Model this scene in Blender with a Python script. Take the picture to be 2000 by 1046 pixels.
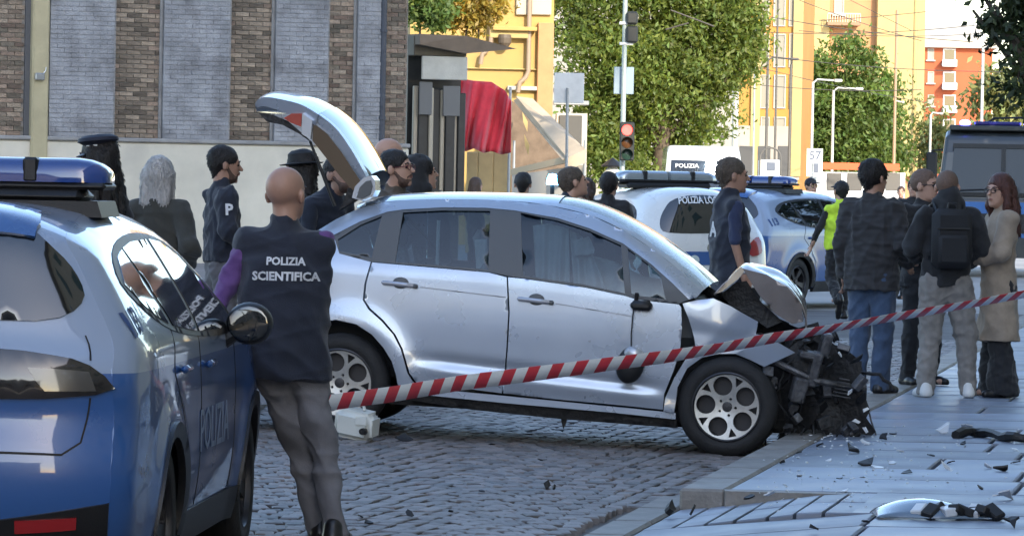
import bpy, bmesh, math, random
import numpy as np
from mathutils import Vector, Matrix, geometry
from mathutils.bvhtree import BVHTree
for _o in list(bpy.data.objects): bpy.data.objects.remove(_o)
random.seed(7); NR = np.random.RandomState(7)
R = math.radians; PI = math.pi
SC = bpy.context.scene
COL = SC.collection
# ------------------------------------------------------------------ camera
FPX = 9000.0; CAMZ = 1.72; PITCH = math.atan((523-338)/FPX); ROLL = R(1.1)
_f = Vector((0, math.cos(PITCH), -math.sin(PITCH)))
_r0 = Vector((1, 0, 0)); _u0 = _r0.cross(_f)
_r = _r0*math.cos(ROLL) + _u0*math.sin(ROLL); _u = _u0*math.cos(ROLL) - _r0*math.sin(ROLL)
CAMP = Vector((0, 0, CAMZ))
cam_d = bpy.data.cameras.new('camera'); cam = bpy.data.objects.new('camera', cam_d); COL.objects.link(cam)
M = Matrix((( _r.x, _u.x, -_f.x, 0), (_r.y, _u.y, -_f.y, 0), (_r.z, _u.z, -_f.z, CAMZ), (0, 0, 0, 1)))
cam.matrix_world = M
cam_d.sensor_width = 36; cam_d.lens = 36*FPX/2000; cam_d.clip_start = 0.5; cam_d.clip_end = 5000
SC.camera = cam
# ------------------------------------------------------------------ light
SUN_AZ = math.atan2(0.40, -0.92)          # direction towards the sun: x .40, y -.92
SUN_EL = R(27)
w = bpy.data.worlds.new('World'); SC.world = w; w.use_nodes = True
nt = w.node_tree; nt.nodes.clear()
sky = nt.nodes.new('ShaderNodeTexSky'); sky.sky_type = 'NISHITA'; sky.sun_disc = False
sky.sun_elevation = SUN_EL; sky.sun_rotation = math.atan2(0.40, -0.92)
sky.air_density = 1.0; sky.dust_density = 1.0; sky.ozone_density = 1.0; sky.altitude = 100
bg = nt.nodes.new('ShaderNodeBackground'); bg.inputs[1].default_value = 0.15
wo = nt.nodes.new('ShaderNodeOutputWorld')
nt.links.new(sky.outputs[0], bg.inputs[0]); nt.links.new(bg.outputs[0], wo.inputs[0])
sd = bpy.data.lights.new('sun', 'SUN'); sd.energy = 2.15; sd.angle = R(0.53); sd.color = (1.0, 0.88, 0.70)
sun = bpy.data.objects.new('sun', sd); COL.objects.link(sun)
_sv = Vector((0.40*math.cos(SUN_EL), -0.92*math.cos(SUN_EL), math.sin(SUN_EL))).normalized()
sun.rotation_euler = _sv.to_track_quat('Z', 'Y').to_euler(); sun.location = (20, -40, 40)
SC.view_settings.view_transform = 'Standard'; SC.view_settings.look = 'None'
SC.view_settings.exposure = 1.74; SC.view_settings.gamma = 1.0
SC.view_settings.use_curve_mapping = False
SC.render.engine = 'CYCLES'
SC.cycles.max_bounces = 6; SC.cycles.glossy_bounces = 3; SC.cycles.transparent_max_bounces = 8
SC.cycles.transmission_bounces = 4; SC.cycles.diffuse_bounces = 3
try: SC.cycles.use_denoising = True
except Exception: pass

# ------------------------------------------------------------------ helpers
def at(px, py, D):
    d = _r*((px-1000)/FPX) - _u*((py-523)/FPX) + _f
    return CAMP + d*(D/d.y)
def hy(px): return 338 + (px-1000)*math.tan(ROLL)
def tag(o, label=None, cat=None, group=None, kind=None):
    if label: o['label'] = label
    if cat: o['category'] = cat
    if group: o['group'] = group
    if kind: o['kind'] = kind
    return o
def empty(name, loc=(0, 0, 0), rz=0, label=None, cat=None, group=None):
    o = bpy.data.objects.new(name, None); COL.objects.link(o)
    o.location = loc; o.rotation_euler = (0, 0, rz); o.empty_display_size = .1
    return tag(o, label, cat, group)
def copy_tree(o, parent=None):
    c = o.copy(); COL.objects.link(c); c.parent = parent
    for ch in list(o.children): copy_tree(ch, c)
    return c
def link(name, me, mat=None, parent=None, smooth=False):
    o = bpy.data.objects.new(name, me); COL.objects.link(o)
    if mat is not None:
        for m in (mat if isinstance(mat, (list, tuple)) else [mat]): me.materials.append(m)
    if smooth: me.shade_smooth()
    if parent is not None: o.parent = parent
    return o
def mesh_np(name, V, F):
    me = bpy.data.meshes.new(name)
    me.from_pydata(V if isinstance(V, list) else V.tolist(), [], F if isinstance(F, list) else F.tolist())
    me.update(); return me
class MB:
    def __init__(s): s.v = []; s.f = []; s.mi = []; s.m = 0
    def add(s, V, F):
        b = len(s.v); s.v += [tuple(p) for p in V]
        for f in F: s.f.append(tuple(i+b for i in f)); s.mi.append(s.m)
        return s
    def box(s, x0, x1, y0, y1, z0, z1, mtx=None):
        V = [Vector(p) for p in ((x0,y0,z0),(x1,y0,z0),(x1,y1,z0),(x0,y1,z0),(x0,y0,z1),(x1,y0,z1),(x1,y1,z1),(x0,y1,z1))]
        if mtx is not None: V = [mtx @ p for p in V]
        return s.add(V, [(0,3,2,1),(4,5,6,7),(0,1,5,4),(1,2,6,5),(2,3,7,6),(3,0,4,7)])
    def bbox(s, x0, x1, y0, y1, z0, z1, b=.01, mtx=None):      # box with chamfered edges
        bm = bmesh.new(); bmesh.ops.create_cube(bm, size=1)
        for v in bm.verts: v.co = Vector(((x0+x1)/2+v.co.x*(x1-x0), (y0+y1)/2+v.co.y*(y1-y0), (z0+z1)/2+v.co.z*(z1-z0)))
        bmesh.ops.bevel(bm, geom=bm.edges[:], offset=b, segments=1, affect='EDGES')
        bm.verts.index_update()
        V = [v.co if mtx is None else mtx @ v.co for v in bm.verts]
        s.add(V, [[v.index for v in f.verts] for f in bm.faces]); bm.free(); return s
    def tube(s, pts, r, n=8, cap=True):
        pts = [Vector(p) for p in pts]; rs = r if isinstance(r, (list, tuple)) else [r]*len(pts)
        V = []; F = []; prev = None
        for i, p in enumerate(pts):
            t = (pts[min(i+1, len(pts)-1)] - pts[max(i-1, 0)])
            t = t.normalized() if t.length > 1e-9 else Vector((0, 0, 1))
            if prev is None: a = t.orthogonal().normalized()
            else:
                a = prev - t*prev.dot(t); a = a.normalized() if a.length > 1e-6 else t.orthogonal().normalized()
            prev = a; b = t.cross(a)
            for k in range(n):
                an = 2*PI*k/n; V.append(p + (a*math.cos(an) + b*math.sin(an))*rs[i])
        for i in range(len(pts)-1):
            for k in range(n): F.append((i*n+k, i*n+(k+1) % n, (i+1)*n+(k+1) % n, (i+1)*n+k))
        if cap: F.append(tuple(range(n-1, -1, -1))); F.append(tuple((len(pts)-1)*n+k for k in range(n)))
        return s.add(V, F)
    def lathe(s, prof, n=24, mtx=None, close=False):           # profile (r, z) about z
        V = []; F = []
        for r_, z_ in prof:
            for k in range(n):
                a = 2*PI*k/n; p = Vector((r_*math.cos(a), r_*math.sin(a), z_)); V.append(p if mtx is None else mtx @ p)
        m_ = len(prof)
        for i in range(m_ if close else m_-1):
            for k in range(n):
                j = (i+1) % m_; F.append((i*n+k, i*n+(k+1) % n, j*n+(k+1) % n, j*n+k))
        return s.add(V, F)
    def prism(s, poly, d0, d1, fn):                             # poly in 2D, fn(u,v,d)->3D
        n = len(poly); V = [fn(u, v, d0) for u, v in poly] + [fn(u, v, d1) for u, v in poly]
        F = [tuple(range(n-1, -1, -1)), tuple(range(n, 2*n))] + [(i, (i+1) % n, n+(i+1) % n, n+i) for i in range(n)]
        return s.add(V, F)
    def ell(s, c, r, n=12, m=8, mtx=None):
        V = []; F = []
        for i in range(m+1):
            th = PI*i/m
            for k in range(n):
                a = 2*PI*k/n; p = Vector((c[0]+r[0]*math.sin(th)*math.cos(a), c[1]+r[1]*math.sin(th)*math.sin(a), c[2]+r[2]*math.cos(th)))
                V.append(p if mtx is None else mtx @ p)
        for i in range(m):
            for k in range(n): F.append((i*n+k, (i+1)*n+k, (i+1)*n+(k+1) % n, i*n+(k+1) % n))
        return s.add(V, F)
    def build(s, name, mat, parent=None, smooth=False, clean=False):
        me = bpy.data.meshes.new(name); me.from_pydata(s.v, [], s.f)
        me.polygons.foreach_set('material_index', s.mi); me.update()
        if clean:
            bm = bmesh.new(); bm.from_mesh(me); bmesh.ops.remove_doubles(bm, verts=bm.verts, dist=1e-5)
            bmesh.ops.recalc_face_normals(bm, faces=bm.faces); bm.to_mesh(me); bm.free()
        o = link(name, me, mat, parent)
        if smooth:
            me.shade_smooth()
            try: me.set_sharp_from_angle(angle=R(40))
            except Exception: pass
        return o
def Tm(loc=(0,0,0), rx=0, ry=0, rz=0): return Matrix.Translation(loc) @ Matrix.Rotation(rz,4,'Z') @ Matrix.Rotation(ry,4,'Y') @ Matrix.Rotation(rx,4,'X')

# ------------------------------------------------------------------ materials
MT = {}
def mat(name, col, rough=.6, metal=0, coat=0, var=0, vs=4., bump=0, bs=30., emit=None, es=0, orand=0, spec=.5, stretch=None, rvar=0, attr=None, det=4, dirt=None, sheen=0):
    if name in MT: return MT[name]
    m = bpy.data.materials.new(name); m.use_nodes = True; MT[name] = m
    n = m.node_tree.nodes; L = m.node_tree.links; b = n['Principled BSDF']
    b.inputs['Base Color'].default_value = (*col, 1); b.inputs['Roughness'].default_value = rough
    b.inputs['Metallic'].default_value = metal; b.inputs['Coat Weight'].default_value = coat
    b.inputs['Coat Roughness'].default_value = .04; b.inputs['Specular IOR Level'].default_value = spec
    if sheen: b.inputs['Sheen Weight'].default_value = sheen; b.inputs['Sheen Roughness'].default_value = .5
    if emit: b.inputs['Emission Color'].default_value = (*emit, 1); b.inputs['Emission Strength'].default_value = es
    if var or bump or orand or rvar or attr or dirt:
        tc = n.new('ShaderNodeTexCoord'); mp = n.new('ShaderNodeMapping'); L.new(tc.outputs['Object'], mp.inputs[0])
        if stretch: mp.inputs['Scale'].default_value = stretch
        last = None
        rgb = n.new('ShaderNodeRGB'); rgb.outputs[0].default_value = (*col, 1); last = rgb.outputs[0]
        if attr:
            a = n.new('ShaderNodeAttribute'); a.attribute_name = attr; last = a.outputs['Color']
        def mul(last, fac, lo, hi):
            mr = n.new('ShaderNodeMapRange'); mr.inputs[3].default_value = lo; mr.inputs[4].default_value = hi
            L.new(fac, mr.inputs[0]); mx = n.new('ShaderNodeMix'); mx.data_type = 'RGBA'; mx.blend_type = 'MULTIPLY'
            mx.inputs['Factor'].default_value = 1; L.new(last, mx.inputs[6]); L.new(mr.outputs[0], mx.inputs[7]); return mx.outputs[2]
        if var or rvar:
            tx = n.new('ShaderNodeTexNoise'); tx.inputs['Scale'].default_value = vs; tx.inputs['Detail'].default_value = det
            tx.inputs['Roughness'].default_value = .62; L.new(mp.outputs[0], tx.inputs[0])
            cr = n.new('ShaderNodeMapRange'); cr.inputs[1].default_value = .3; cr.inputs[2].default_value = .7; L.new(tx.outputs[0], cr.inputs[0])
            if var: last = mul(last, cr.outputs[0], 1-var, 1+var)
            if rvar:
                mr = n.new('ShaderNodeMapRange'); mr.inputs[3].default_value = rough-rvar; mr.inputs[4].default_value = rough+rvar
                L.new(cr.outputs[0], mr.inputs[0]); L.new(mr.outputs[0], b.inputs['Roughness'])
        if orand:
            oi = n.new('ShaderNodeObjectInfo'); last = mul(last, oi.outputs['Random'], 1-orand, 1+orand)
        if dirt:                                                # dirt = (colour, scale, amount)
            t2 = n.new('ShaderNodeTexNoise'); t2.inputs['Scale'].default_value = dirt[1]; t2.inputs['Detail'].default_value = 8; L.new(mp.outputs[0], t2.inputs[0])
            c2 = n.new('ShaderNodeMapRange'); c2.inputs[1].default_value = .52; c2.inputs[2].default_value = .72; c2.inputs[4].default_value = dirt[2]; L.new(t2.outputs[0], c2.inputs[0])
            mx = n.new('ShaderNodeMix'); mx.data_type = 'RGBA'; L.new(c2.outputs[0], mx.inputs['Factor']); L.new(last, mx.inputs[6]); mx.inputs[7].default_value = (*dirt[0], 1); last = mx.outputs[2]
        L.new(last, b.inputs['Base Color'])
        if bump:
            t3 = n.new('ShaderNodeTexNoise'); t3.inputs['Scale'].default_value = bs; t3.inputs['Detail'].default_value = 5; L.new(mp.outputs[0], t3.inputs[0])
            bp = n.new('ShaderNodeBump'); bp.inputs['Strength'].default_value = bump; bp.inputs['Distance'].default_value = .02
            L.new(t3.outputs[0], bp.inputs['Height']); L.new(bp.outputs[0], b.inputs['Normal'])
    return m
def glass_mat(name, tint=(.5,.6,.65), trans=.75, rough=.02):
    m = bpy.data.materials.new(name); m.use_nodes = True; MT[name] = m
    n = m.node_tree.nodes; L = m.node_tree.links; n.clear()
    o = n.new('ShaderNodeOutputMaterial'); mx = n.new('ShaderNodeMixShader'); t = n.new('ShaderNodeBsdfTransparent'); g = n.new('ShaderNodeBsdfGlossy')
    t.inputs[0].default_value = (*[c*trans for c in tint], 1); g.inputs[0].default_value = (1, 1, 1, 1); g.inputs['Roughness'].default_value = rough
    fr = n.new('ShaderNodeFresnel'); fr.inputs[0].default_value = 1.7
    L.new(fr.outputs[0], mx.inputs[0]); L.new(t.outputs[0], mx.inputs[1]); L.new(g.outputs[0], mx.inputs[2]); L.new(mx.outputs[0], o.inputs[0]); return m
BLACKPL = mat('black_plastic', (.012,.012,.013), .42, bump=.1, bs=120)
RUBBER = mat('tyre_rubber', (.016,.016,.017), .75, var=.25, vs=9, bump=.2, bs=60)
DARKGL = mat('dark_glass', (.006,.008,.010), .03, coat=1.0, spec=.8)
STEEL = mat('steel', (.45,.46,.47), .35, metal=.9, var=.12)
GALV = mat('galvanised', (.34,.36,.37), .5, metal=.5, var=.15, vs=3)
WHITEP = mat('white_plastic', (.72,.73,.72), .45, var=.06)

def tri2d(poly, holes=(), step=.05, extra=()):
    """constrained triangulation of a polygon with holes and a grid of inner points; returns V (n,2), F, boundary loops"""
    loops = []; P = []; E = []
    def dens(pl):
        out = []
        for i in range(len(pl)):
            a = np.array(pl[i]); b = np.array(pl[(i+1) % len(pl)]); k = max(1, int(round(np.linalg.norm(b-a)/step)))
            for j in range(k): out.append(a+(b-a)*j/k)
        return out
    rings = [np.array(dens(pl)) for pl in [poly]+list(holes)]
    for rg in rings:
        b = len(P); P += [tuple(p) for p in rg]; n = len(rg)
        E += [(b+i, b+(i+1) % n) for i in range(n)]; loops.append(list(range(b, b+n)))
    A = np.array(poly); lo = A.min(0); hi = A.max(0)
    gx = np.arange(lo[0]+step*.5, hi[0], step); gy = np.arange(lo[1]+step*.5, hi[1], step*.9)
    if len(gx) and len(gy):
        G = np.array([(x+(step*.5 if j % 2 else 0), y) for j, y in enumerate(gy) for x in gx])
        ins = inpoly(G, rings[0])
        for h in rings[1:]: ins &= ~inpoly(G, h)
        G = G[ins]
        if len(G):
            allb = np.array(P); d = np.sqrt(((G[:,None,:]-allb[None])**2).sum(2)).min(1); G = G[d > step*.45]
            P += [tuple(p) for p in G]
    P += [tuple(p) for p in extra]
    V, E2, F, ov, oe, of = geometry.delaunay_2d_cdt([Vector(p) for p in P], E, [], 0, 1e-6)
    V = np.array([tuple(v) for v in V]); F = np.array([list(f) for f in F])
    C = V[F].mean(1); ok = inpoly(C, rings[0])
    for h in rings[1:]: ok &= ~inpoly(C, h)
    F = F[ok]
    a = V[F[:,1]]-V[F[:,0]]; b = V[F[:,2]]-V[F[:,0]]; fl = (a[:,0]*b[:,1]-a[:,1]*b[:,0]) < 0
    F[fl] = F[fl][:, ::-1]
    return V, F, rings
def inpoly(P, poly):
    poly = np.asarray(poly); x = P[:,0]; y = P[:,1]; ins = np.zeros(len(P), bool); n = len(poly); j = n-1
    for i in range(n):
        xi, yi = poly[i]; xj, yj = poly[j]
        if yi != yj:
            c = ((yi > y) != (yj > y)) & (x < (xj-xi)*(y-yi)/(yj-yi)+xi); ins ^= c
        j = i
    return ins
def panel(name, poly, mp, mat_, parent=None, holes=(), step=.05, depth=.02, off=0., flip=False, smooth=True, closed=False):
    """sheet cut from a 2D polygon and laid on a surface: mp(u, v, off) -> (n,3); its rim is turned in by depth"""
    V, F, rings = tri2d(poly, holes, step)
    P = mp(V[:,0], V[:,1], off); n = len(P); verts = P.tolist()
    faces = [tuple(f[::-1]) if flip else tuple(f) for f in F.tolist()]; nf = len(faces)
    if closed:
        Q = mp(V[:,0], V[:,1], off-depth); verts += Q.tolist(); faces += [tuple(i+n for i in (f if flip else f[::-1])) for f in F.tolist()]
    for k, rg in enumerate(rings):
        b = len(verts); m = len(rg)
        verts += mp(rg[:,0], rg[:,1], off).tolist() + mp(rg[:,0], rg[:,1], off-depth).tolist()
        ar = sum(rg[i][0]*rg[(i+1) % m][1]-rg[(i+1) % m][0]*rg[i][1] for i in range(m)) > 0
        for i in range(m):
            q = (b+i, b+m+i, b+m+(i+1) % m, b+(i+1) % m)
            if ar == (k > 0): q = q[::-1]
            faces.append(q[::-1] if flip else q)
    me = bpy.data.meshes.new(name); me.from_pydata(verts, [], faces); me.update()
    o = link(name, me, mat_, parent)
    if smooth: me.shade_smooth()
    return o
def smooth_poly(pts, k=4, closed=False):
    """Catmull-Rom through pts"""
    P = [np.array(p, float) for p in pts]; n = len(P); out = []
    for i in range(n if closed else n-1):
        p0 = P[(i-1) % n] if closed or i > 0 else P[i]; p1 = P[i]; p2 = P[(i+1) % n]; p3 = P[(i+2) % n] if closed or i < n-2 else P[i+1]
        for j in range(k):
            t = j/k; out.append(tuple(.5*((2*p1)+(-p0+p2)*t+(2*p0-5*p1+4*p2-p3)*t*t+(-p0+3*p1-3*p2+p3)*t**3)))
    if not closed: out.append(tuple(P[-1]))
    return out
def text_mesh(s, size, extrude=.001, res=2, bold=0.0):
    cu = bpy.data.curves.new('t', 'FONT'); cu.body = s; cu.size = size; cu.extrude = extrude; cu.align_x = 'CENTER'; cu.align_y = 'CENTER'; cu.resolution_u = res; cu.offset = bold
    o = bpy.data.objects.new('t', cu); COL.objects.link(o)
    dg = bpy.context.evaluated_depsgraph_get(); me = bpy.data.meshes.new_from_object(o.evaluated_get(dg)); bpy.data.objects.remove(o); bpy.data.curves.remove(cu); return me
def text_on(name, s, size, origin, right, up, mat_, parent=None, onto=None, out=.004, bold=0., xs=1.0):
    """flat lettering; with onto = (object whose mesh is in the same space) every point is pressed onto it along -normal"""
    me = text_mesh(s, size, .0008, 2, bold); right = Vector(right).normalized(); up = Vector(up).normalized(); nrm = right.cross(up)
    if onto is not None:
        bm = bmesh.new(); bm.from_mesh(me)
        bmesh.ops.triangulate(bm, faces=bm.faces[:])
        for _ in range(2):
            es = [e for e in bm.edges if e.calc_length() > size*.22]
            if es: bmesh.ops.subdivide_edges(bm, edges=es, cuts=1)
        bm.to_mesh(me); bm.free()
        om = onto.data; bv = BVHTree.FromPolygons([v.co for v in om.vertices], [p.vertices for p in om.polygons])
    for v in me.vertices:
        p = Vector(origin)+right*(v.co.x*xs)+up*v.co.y; zz = v.co.z
        if onto is not None:
            h = bv.ray_cast(p+nrm*1.0, -nrm, 2.0)
            if h[0] is not None: p = h[0]
        v.co = p+nrm*(out+zz)
    return link(name, me, mat_, parent)
# ================================================================== SETTING
def zr(x):                                    # road height: camber falling to the gutter at the pavement
    if x >= 1.4: return -0.012
    if x <= -1.2: return 0.062
    return 0.062 + (x+1.2)/2.6*(-0.074)
KX0, KY0, KS = 0.88, 23.6, 0.165
def kx(y): return KX0 + (y-KY0)*KS            # kerb line
PAVZ = 0.12
STONE_BED = mat('road_bed', (.12,.112,.108), .8, var=.3, vs=1.2, bump=.3, bs=40)
def far_road():
    mb = MB(); xs = [-400,-60,-12,-6,-3,-1.2,-.3,.5,1.4,3,8,14,60,400]; ys = [-60,10,20,30,40,50,62]
    V = [(x, y, zr(x)-.035) for y in ys for x in xs]; n = len(xs)
    mb.add(V, [(j*n+i, j*n+i+1, (j+1)*n+i+1, (j+1)*n+i) for j in range(len(ys)-1) for i in range(n-1)])
    return mb.build('road', STONE_BED)
road = far_road(); tag(road, kind='structure')
mb = MB(); xs = [-400,-60,-12,-6,-1.2,1.4,3,8,14,60,400]; ys = [60,75,100,150,300,900,2500]; n = len(xs)
mb.add([(x, y, (zr(x)-.04 if y < 61 else zr(x)-.01 if y < 80 else .02)) for y in ys for x in xs], [(j*n+i, j*n+i+1, (j+1)*n+i+1, (j+1)*n+i) for j in range(len(ys)-1) for i in range(n-1)])
ground = mb.build('ground', mat('far_paving', (.30,.29,.275), .75, var=.2, vs=.35, bump=.2, bs=12)); tag(ground, kind='structure')

# cobbles -----------------------------------------------------------
COB = mat('porphyry_sett', (.165,.152,.148), .55, var=.3, vs=14, bump=.3, bs=55, orand=.3, rvar=.14, spec=.5)
COBS = mat('porphyry_setts', (.17,.160,.165), .55, var=.3, vs=14, bump=.3, bs=55, attr='Col', rvar=.14, spec=.5)
def sett(lx, ly, h=.05, s=0):
    rr = random.Random(s); b = .009
    def j(a): return a*(1+rr.uniform(-.10,.10))
    B = [(-j(lx)/2,-j(ly)/2),(j(lx)/2,-j(ly)/2),(j(lx)/2,j(ly)/2),(-j(lx)/2,j(ly)/2)]
    V = [(x,y,-h) for x,y in B]+[(x,y,-b*.6+rr.uniform(-.002,.002)) for x,y in B]+[(x*(1-b*2/lx),y*(1-b*2.2/ly),rr.uniform(-.003,.002)) for x,y in B]+[(0,0,.002)]
    F = [(0,1,5,4),(1,2,6,5),(2,3,7,6),(3,0,4,7),(4,5,9,8),(5,6,10,9),(6,7,11,10),(7,4,8,11),(8,9,12),(9,10,12),(10,11,12),(11,8,12)]
    return V, F
LX, LY = .088, .155
cob = []
y = 19.4; row = 0
while y < 50:
    x = -0.115*y-.4 + (row % 2)*LX*.5
    while x < kx(y)-.02 if y > 23.6 else x < kx(y)-.25+.0:
        ph = ((x+.3) % 1.5)/.75-1
        yy = y+.32*(1-ph*ph)
        cob.append((x+random.uniform(-.012,.012), yy+random.uniform(-.02,.02), math.atan(-.32*2*ph/.75*.55)+random.uniform(-.09,.09)))
        x += LX*1.05
    y += LY*1.05; row += 1
def px_of(p):
    d = Vector(p)-CAMP; return 1000+FPX*d.dot(_r)/d.dot(_f), 523-FPX*d.dot(_u)/d.dot(_f)
vis = []
for c in cob:
    u, v = px_of((c[0], c[1], zr(c[0]))); vis.append(u > 520 and u < 2000 and v < 1046 and not (520 < u < 690 and v < 1050 and u < 560+(v-760)*.42))
order = sorted([i for i in range(len(cob)) if vis[i]], key=lambda i: cob[i][1])[:300]; ind = set(order)
vmesh = [mesh_np('cobble', [tuple(p) for p in sett(LX, LY, s=k)[0]], [list(f) for f in sett(LX, LY, s=k)[1]]) for k in range(6)]
for m_ in vmesh: m_.materials.append(COB)
for i in order:
    x, y, a = cob[i]; o = bpy.data.objects.new('cobble', vmesh[i % 6]); COL.objects.link(o); o.parent = road
    o.location = (x, y, zr(x)+random.uniform(-.004,.004)); o.rotation_euler = (random.uniform(-.02,.02), random.uniform(-.03,.03), a)
mb = MB(); cols = []
for i, (x, y, a) in enumerate(cob):
    if i in ind: continue
    V, F = sett(LX, LY, s=i % 23); m_ = Tm((x, y, zr(x)+random.uniform(-.004,.004)), random.uniform(-.02,.02), random.uniform(-.03,.03), a)
    mb.add([m_ @ Vector(p) for p in V], F); k = random.uniform(.62,1.38); t = random.uniform(-.012,.012)
    cols += [(.165*k+t, .152*k, .149*k-t*.5, 1)]*len(V)
cs = mb.build('cobble_surface', COBS, road); tag(cs, kind='stuff')
ca = cs.data.color_attributes.new('Col', 'FLOAT_COLOR', 'POINT'); ca.data.foreach_set('color', np.array(cols).ravel())

# pavement ----------------------------------------------------------
SLAB = mat('granite_slab', (.21,.245,.31), .44, var=.26, vs=2.2, bump=.16, bs=22, orand=.22, rvar=.14, spec=.42, dirt=((.11,.105,.10), 1.1, .7), det=8)
KERB = mat('kerb_granite', (.20,.185,.165), .55, var=.28, vs=5, bump=.35, bs=40, orand=.15)
JOINT = mat('joint_sand', (.045,.04,.036), .9, var=.3, vs=6)
mb = MB(); xr = 16
mb.add([(kx(23.6)+.05,23.6,PAVZ-.03),(xr,23.6,PAVZ-.03),(xr,62,PAVZ-.03),(kx(62)+.05,62,PAVZ-.03)], [(0,1,2,3)])
mb.add([(kx(18)+.02,18,-.03),(kx(18)+.9,18,PAVZ-.03),(xr,18,PAVZ-.03),(xr,23.6,PAVZ-.03),(kx(23.6)+.9,23.6,PAVZ-.03),(kx(23.6)+.02,23.6,-.03)], [(0,1,4,5),(1,2,3,4)])
pave = mb.build('pavement', JOINT); tag(pave, kind='structure')
def slab(poly, z0, zf=None, name='paving_slab', m=SLAB, h=.05, ch=.008):
    c = np.mean(poly, 0); P = np.array(poly); n = len(P); d = P-c; L = np.linalg.norm(d, axis=1)[:,None]
    zf = zf or (lambda x, y: z0); Q = c+d*(1-ch*1.6/L)
    tilt = (random.uniform(-.003,.003), random.uniform(-.003,.003)); dz = random.uniform(-.002,.002)
    def Z(p, a): return zf(p[0], p[1])+a+dz+tilt[0]*(p[0]-c[0])+tilt[1]*(p[1]-c[1])
    V = [(p[0]-c[0], p[1]-c[1], Z(p, -h)) for p in P]+[(p[0]-c[0], p[1]-c[1], Z(p, -ch)) for p in P]+[(p[0]-c[0], p[1]-c[1], Z(p, 0)) for p in Q]
    F = [tuple(range(2*n, 3*n))]+[(i,(i+1)%n,n+(i+1)%n,n+i) for i in range(n)]+[(n+i,n+(i+1)%n,2*n+(i+1)%n,2*n+i) for i in range(n)]
    o = link(name, mesh_np(name, V, F), m, pave); o.location = (c[0], c[1], 0); return o
KW = .24
y = 23.62
rows = []
while y < 58:
    h = random.choice([.62,.75,.9,1.05]) * (1 if y < 40 else 1.6); rows.append((y, y+h)); y += h
for (y0, y1) in rows:
    s0 = -.012+random.uniform(-.006,.006); x = kx(y0)+KW; first = True; xe = .111*y1+1.6
    while x < xe:
        wd = random.uniform(.75,1.5); g = .024
        x1 = x+wd; sk = KS*(y1-y0)
        slab([(x+g/2, y0+g/2), (x1-g/2, y0+g/2), (x1-g/2+sk, y1-g/2), (x+g/2+sk, y1-g/2)], PAVZ)
        x = x1
y = 23.6
while y < 58:                                  # kerb stones, a real step down to the road
    L_ = random.uniform(.85,1.2)
    mb2 = MB(); mb2.bbox(0, KW-.006, .004, L_-.004, -.12, PAVZ+.004, .014)
    o = mb2.build('kerb_stone', KERB, pave); o.location = (kx(y), y, 0); o.rotation_euler = (0, 0, -math.atan(KS)); y += L_*math.cos(math.atan(KS))
mb2 = MB(); mb2.add([(kx(23.6)+KW-.01,23.50,-.08),(kx(23.6)+1.05,23.50,-.08),(kx(23.6)+1.05,23.50,PAVZ-.006),(kx(23.6)+KW-.01,23.50,PAVZ+.001),(kx(23.6)+KW-.01,23.64,-.08),(kx(23.6)+1.05,23.64,-.08),(kx(23.6)+1.05,23.64,PAVZ-.006),(kx(23.6)+KW-.01,23.64,PAVZ+.001)], [(0,1,2,3),(7,6,5,4),(3,2,6,7),(0,3,7,4),(1,5,6,2)]); mb2.build('kerb_stone', KERB, pave)
def zramp(x, y): return .015 + max(0, min(1, (x-kx(y)-.05)/.75))*(PAVZ-.018)
y = 19.0
while y < 23.5:                                # dropped kerb
    mb2 = MB(); mb2.bbox(0, .2, .004, .9, -.12, .03, .014); o = mb2.build('kerb_stone', KERB, pave); o.location = (kx(y)-.2, y, 0); o.rotation_euler = (0, 0, -math.atan(KS)); y += .9
x = 0; k = 0
while x < 1.0:                                 # narrow setts of the ramp
    wd = random.uniform(.13,.17)
    for (a, b) in ((22.15,22.9),(22.9,23.58)):
        g = .009; q = [(kx(a)+x+g, a+g), (kx(a)+x+wd-g, a+g), (kx(b)+x+wd-g, b-g), (kx(b)+x+g, b-g)]
        slab(q, 0, zramp, 'paving_sett', SLAB, .05, .006)
    x += wd
for (a, b) in ((18.6,19.6),(19.6,20.5),(20.5,21.35),(21.35,22.15)):
    x = .0
    while kx(a)+x < .111*b+1.2:
        wd = random.uniform(.7,1.2); g = .012
        slab([(kx(a)+x+g/2, a+g/2), (kx(a)+x+wd-g/2, a+g/2), (kx(b)+x+wd-g/2, b-g/2), (kx(b)+x+g/2, b-g/2)], 0, zramp); x += wd
for (a, b) in ((22.15,22.9),(22.9,23.6)):
    x = 1.0
    while kx(a)+x < .111*b+1.2:
        wd = random.uniform(.7,1.2); g = .012
        slab([(kx(a)+x+g/2, a+g/2), (kx(a)+x+wd-g/2, a+g/2), (kx(b)+x+wd-g/2, b-g/2), (kx(b)+x+g/2, b-g/2)], PAVZ); x += wd

# ------------------------------------------------------------------ brick building on the left
PLAST = mat('cream_render', (.58,.53,.43), .85, var=.10, vs=1.4, bump=.15, bs=30, dirt=((.30,.28,.25), .9, .5))
MORT = mat('mortar', (.27,.25,.225), .9, var=.2, vs=20)
BRK = mat('brown_brick', (.205,.158,.115), .85, var=.3, vs=16, bump=.5, bs=60, orand=.55)
BRKS = mat('brown_bricks', (.17,.135,.105), .85, var=.3, vs=16, bump=.5, bs=60, attr='Col')
PGREY = mat('grey_paint_brick', (.27,.27,.28), .8, var=.28, vs=3, bump=.6, bs=30, dirt=((.12,.115,.12), 1.6, .8))
STONE = mat('grey_stone', (.26,.25,.24), .8, var=.2, vs=4, bump=.3, bs=25)
P0 = at(-160, 300, 76.6); P1 = at(792, 300, 79.8); P0.z = P1.z = 0
bl_rz = math.atan2(P1.y-P0.y, P1.x-P0.x); bl_len = (P1-P0).length
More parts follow.
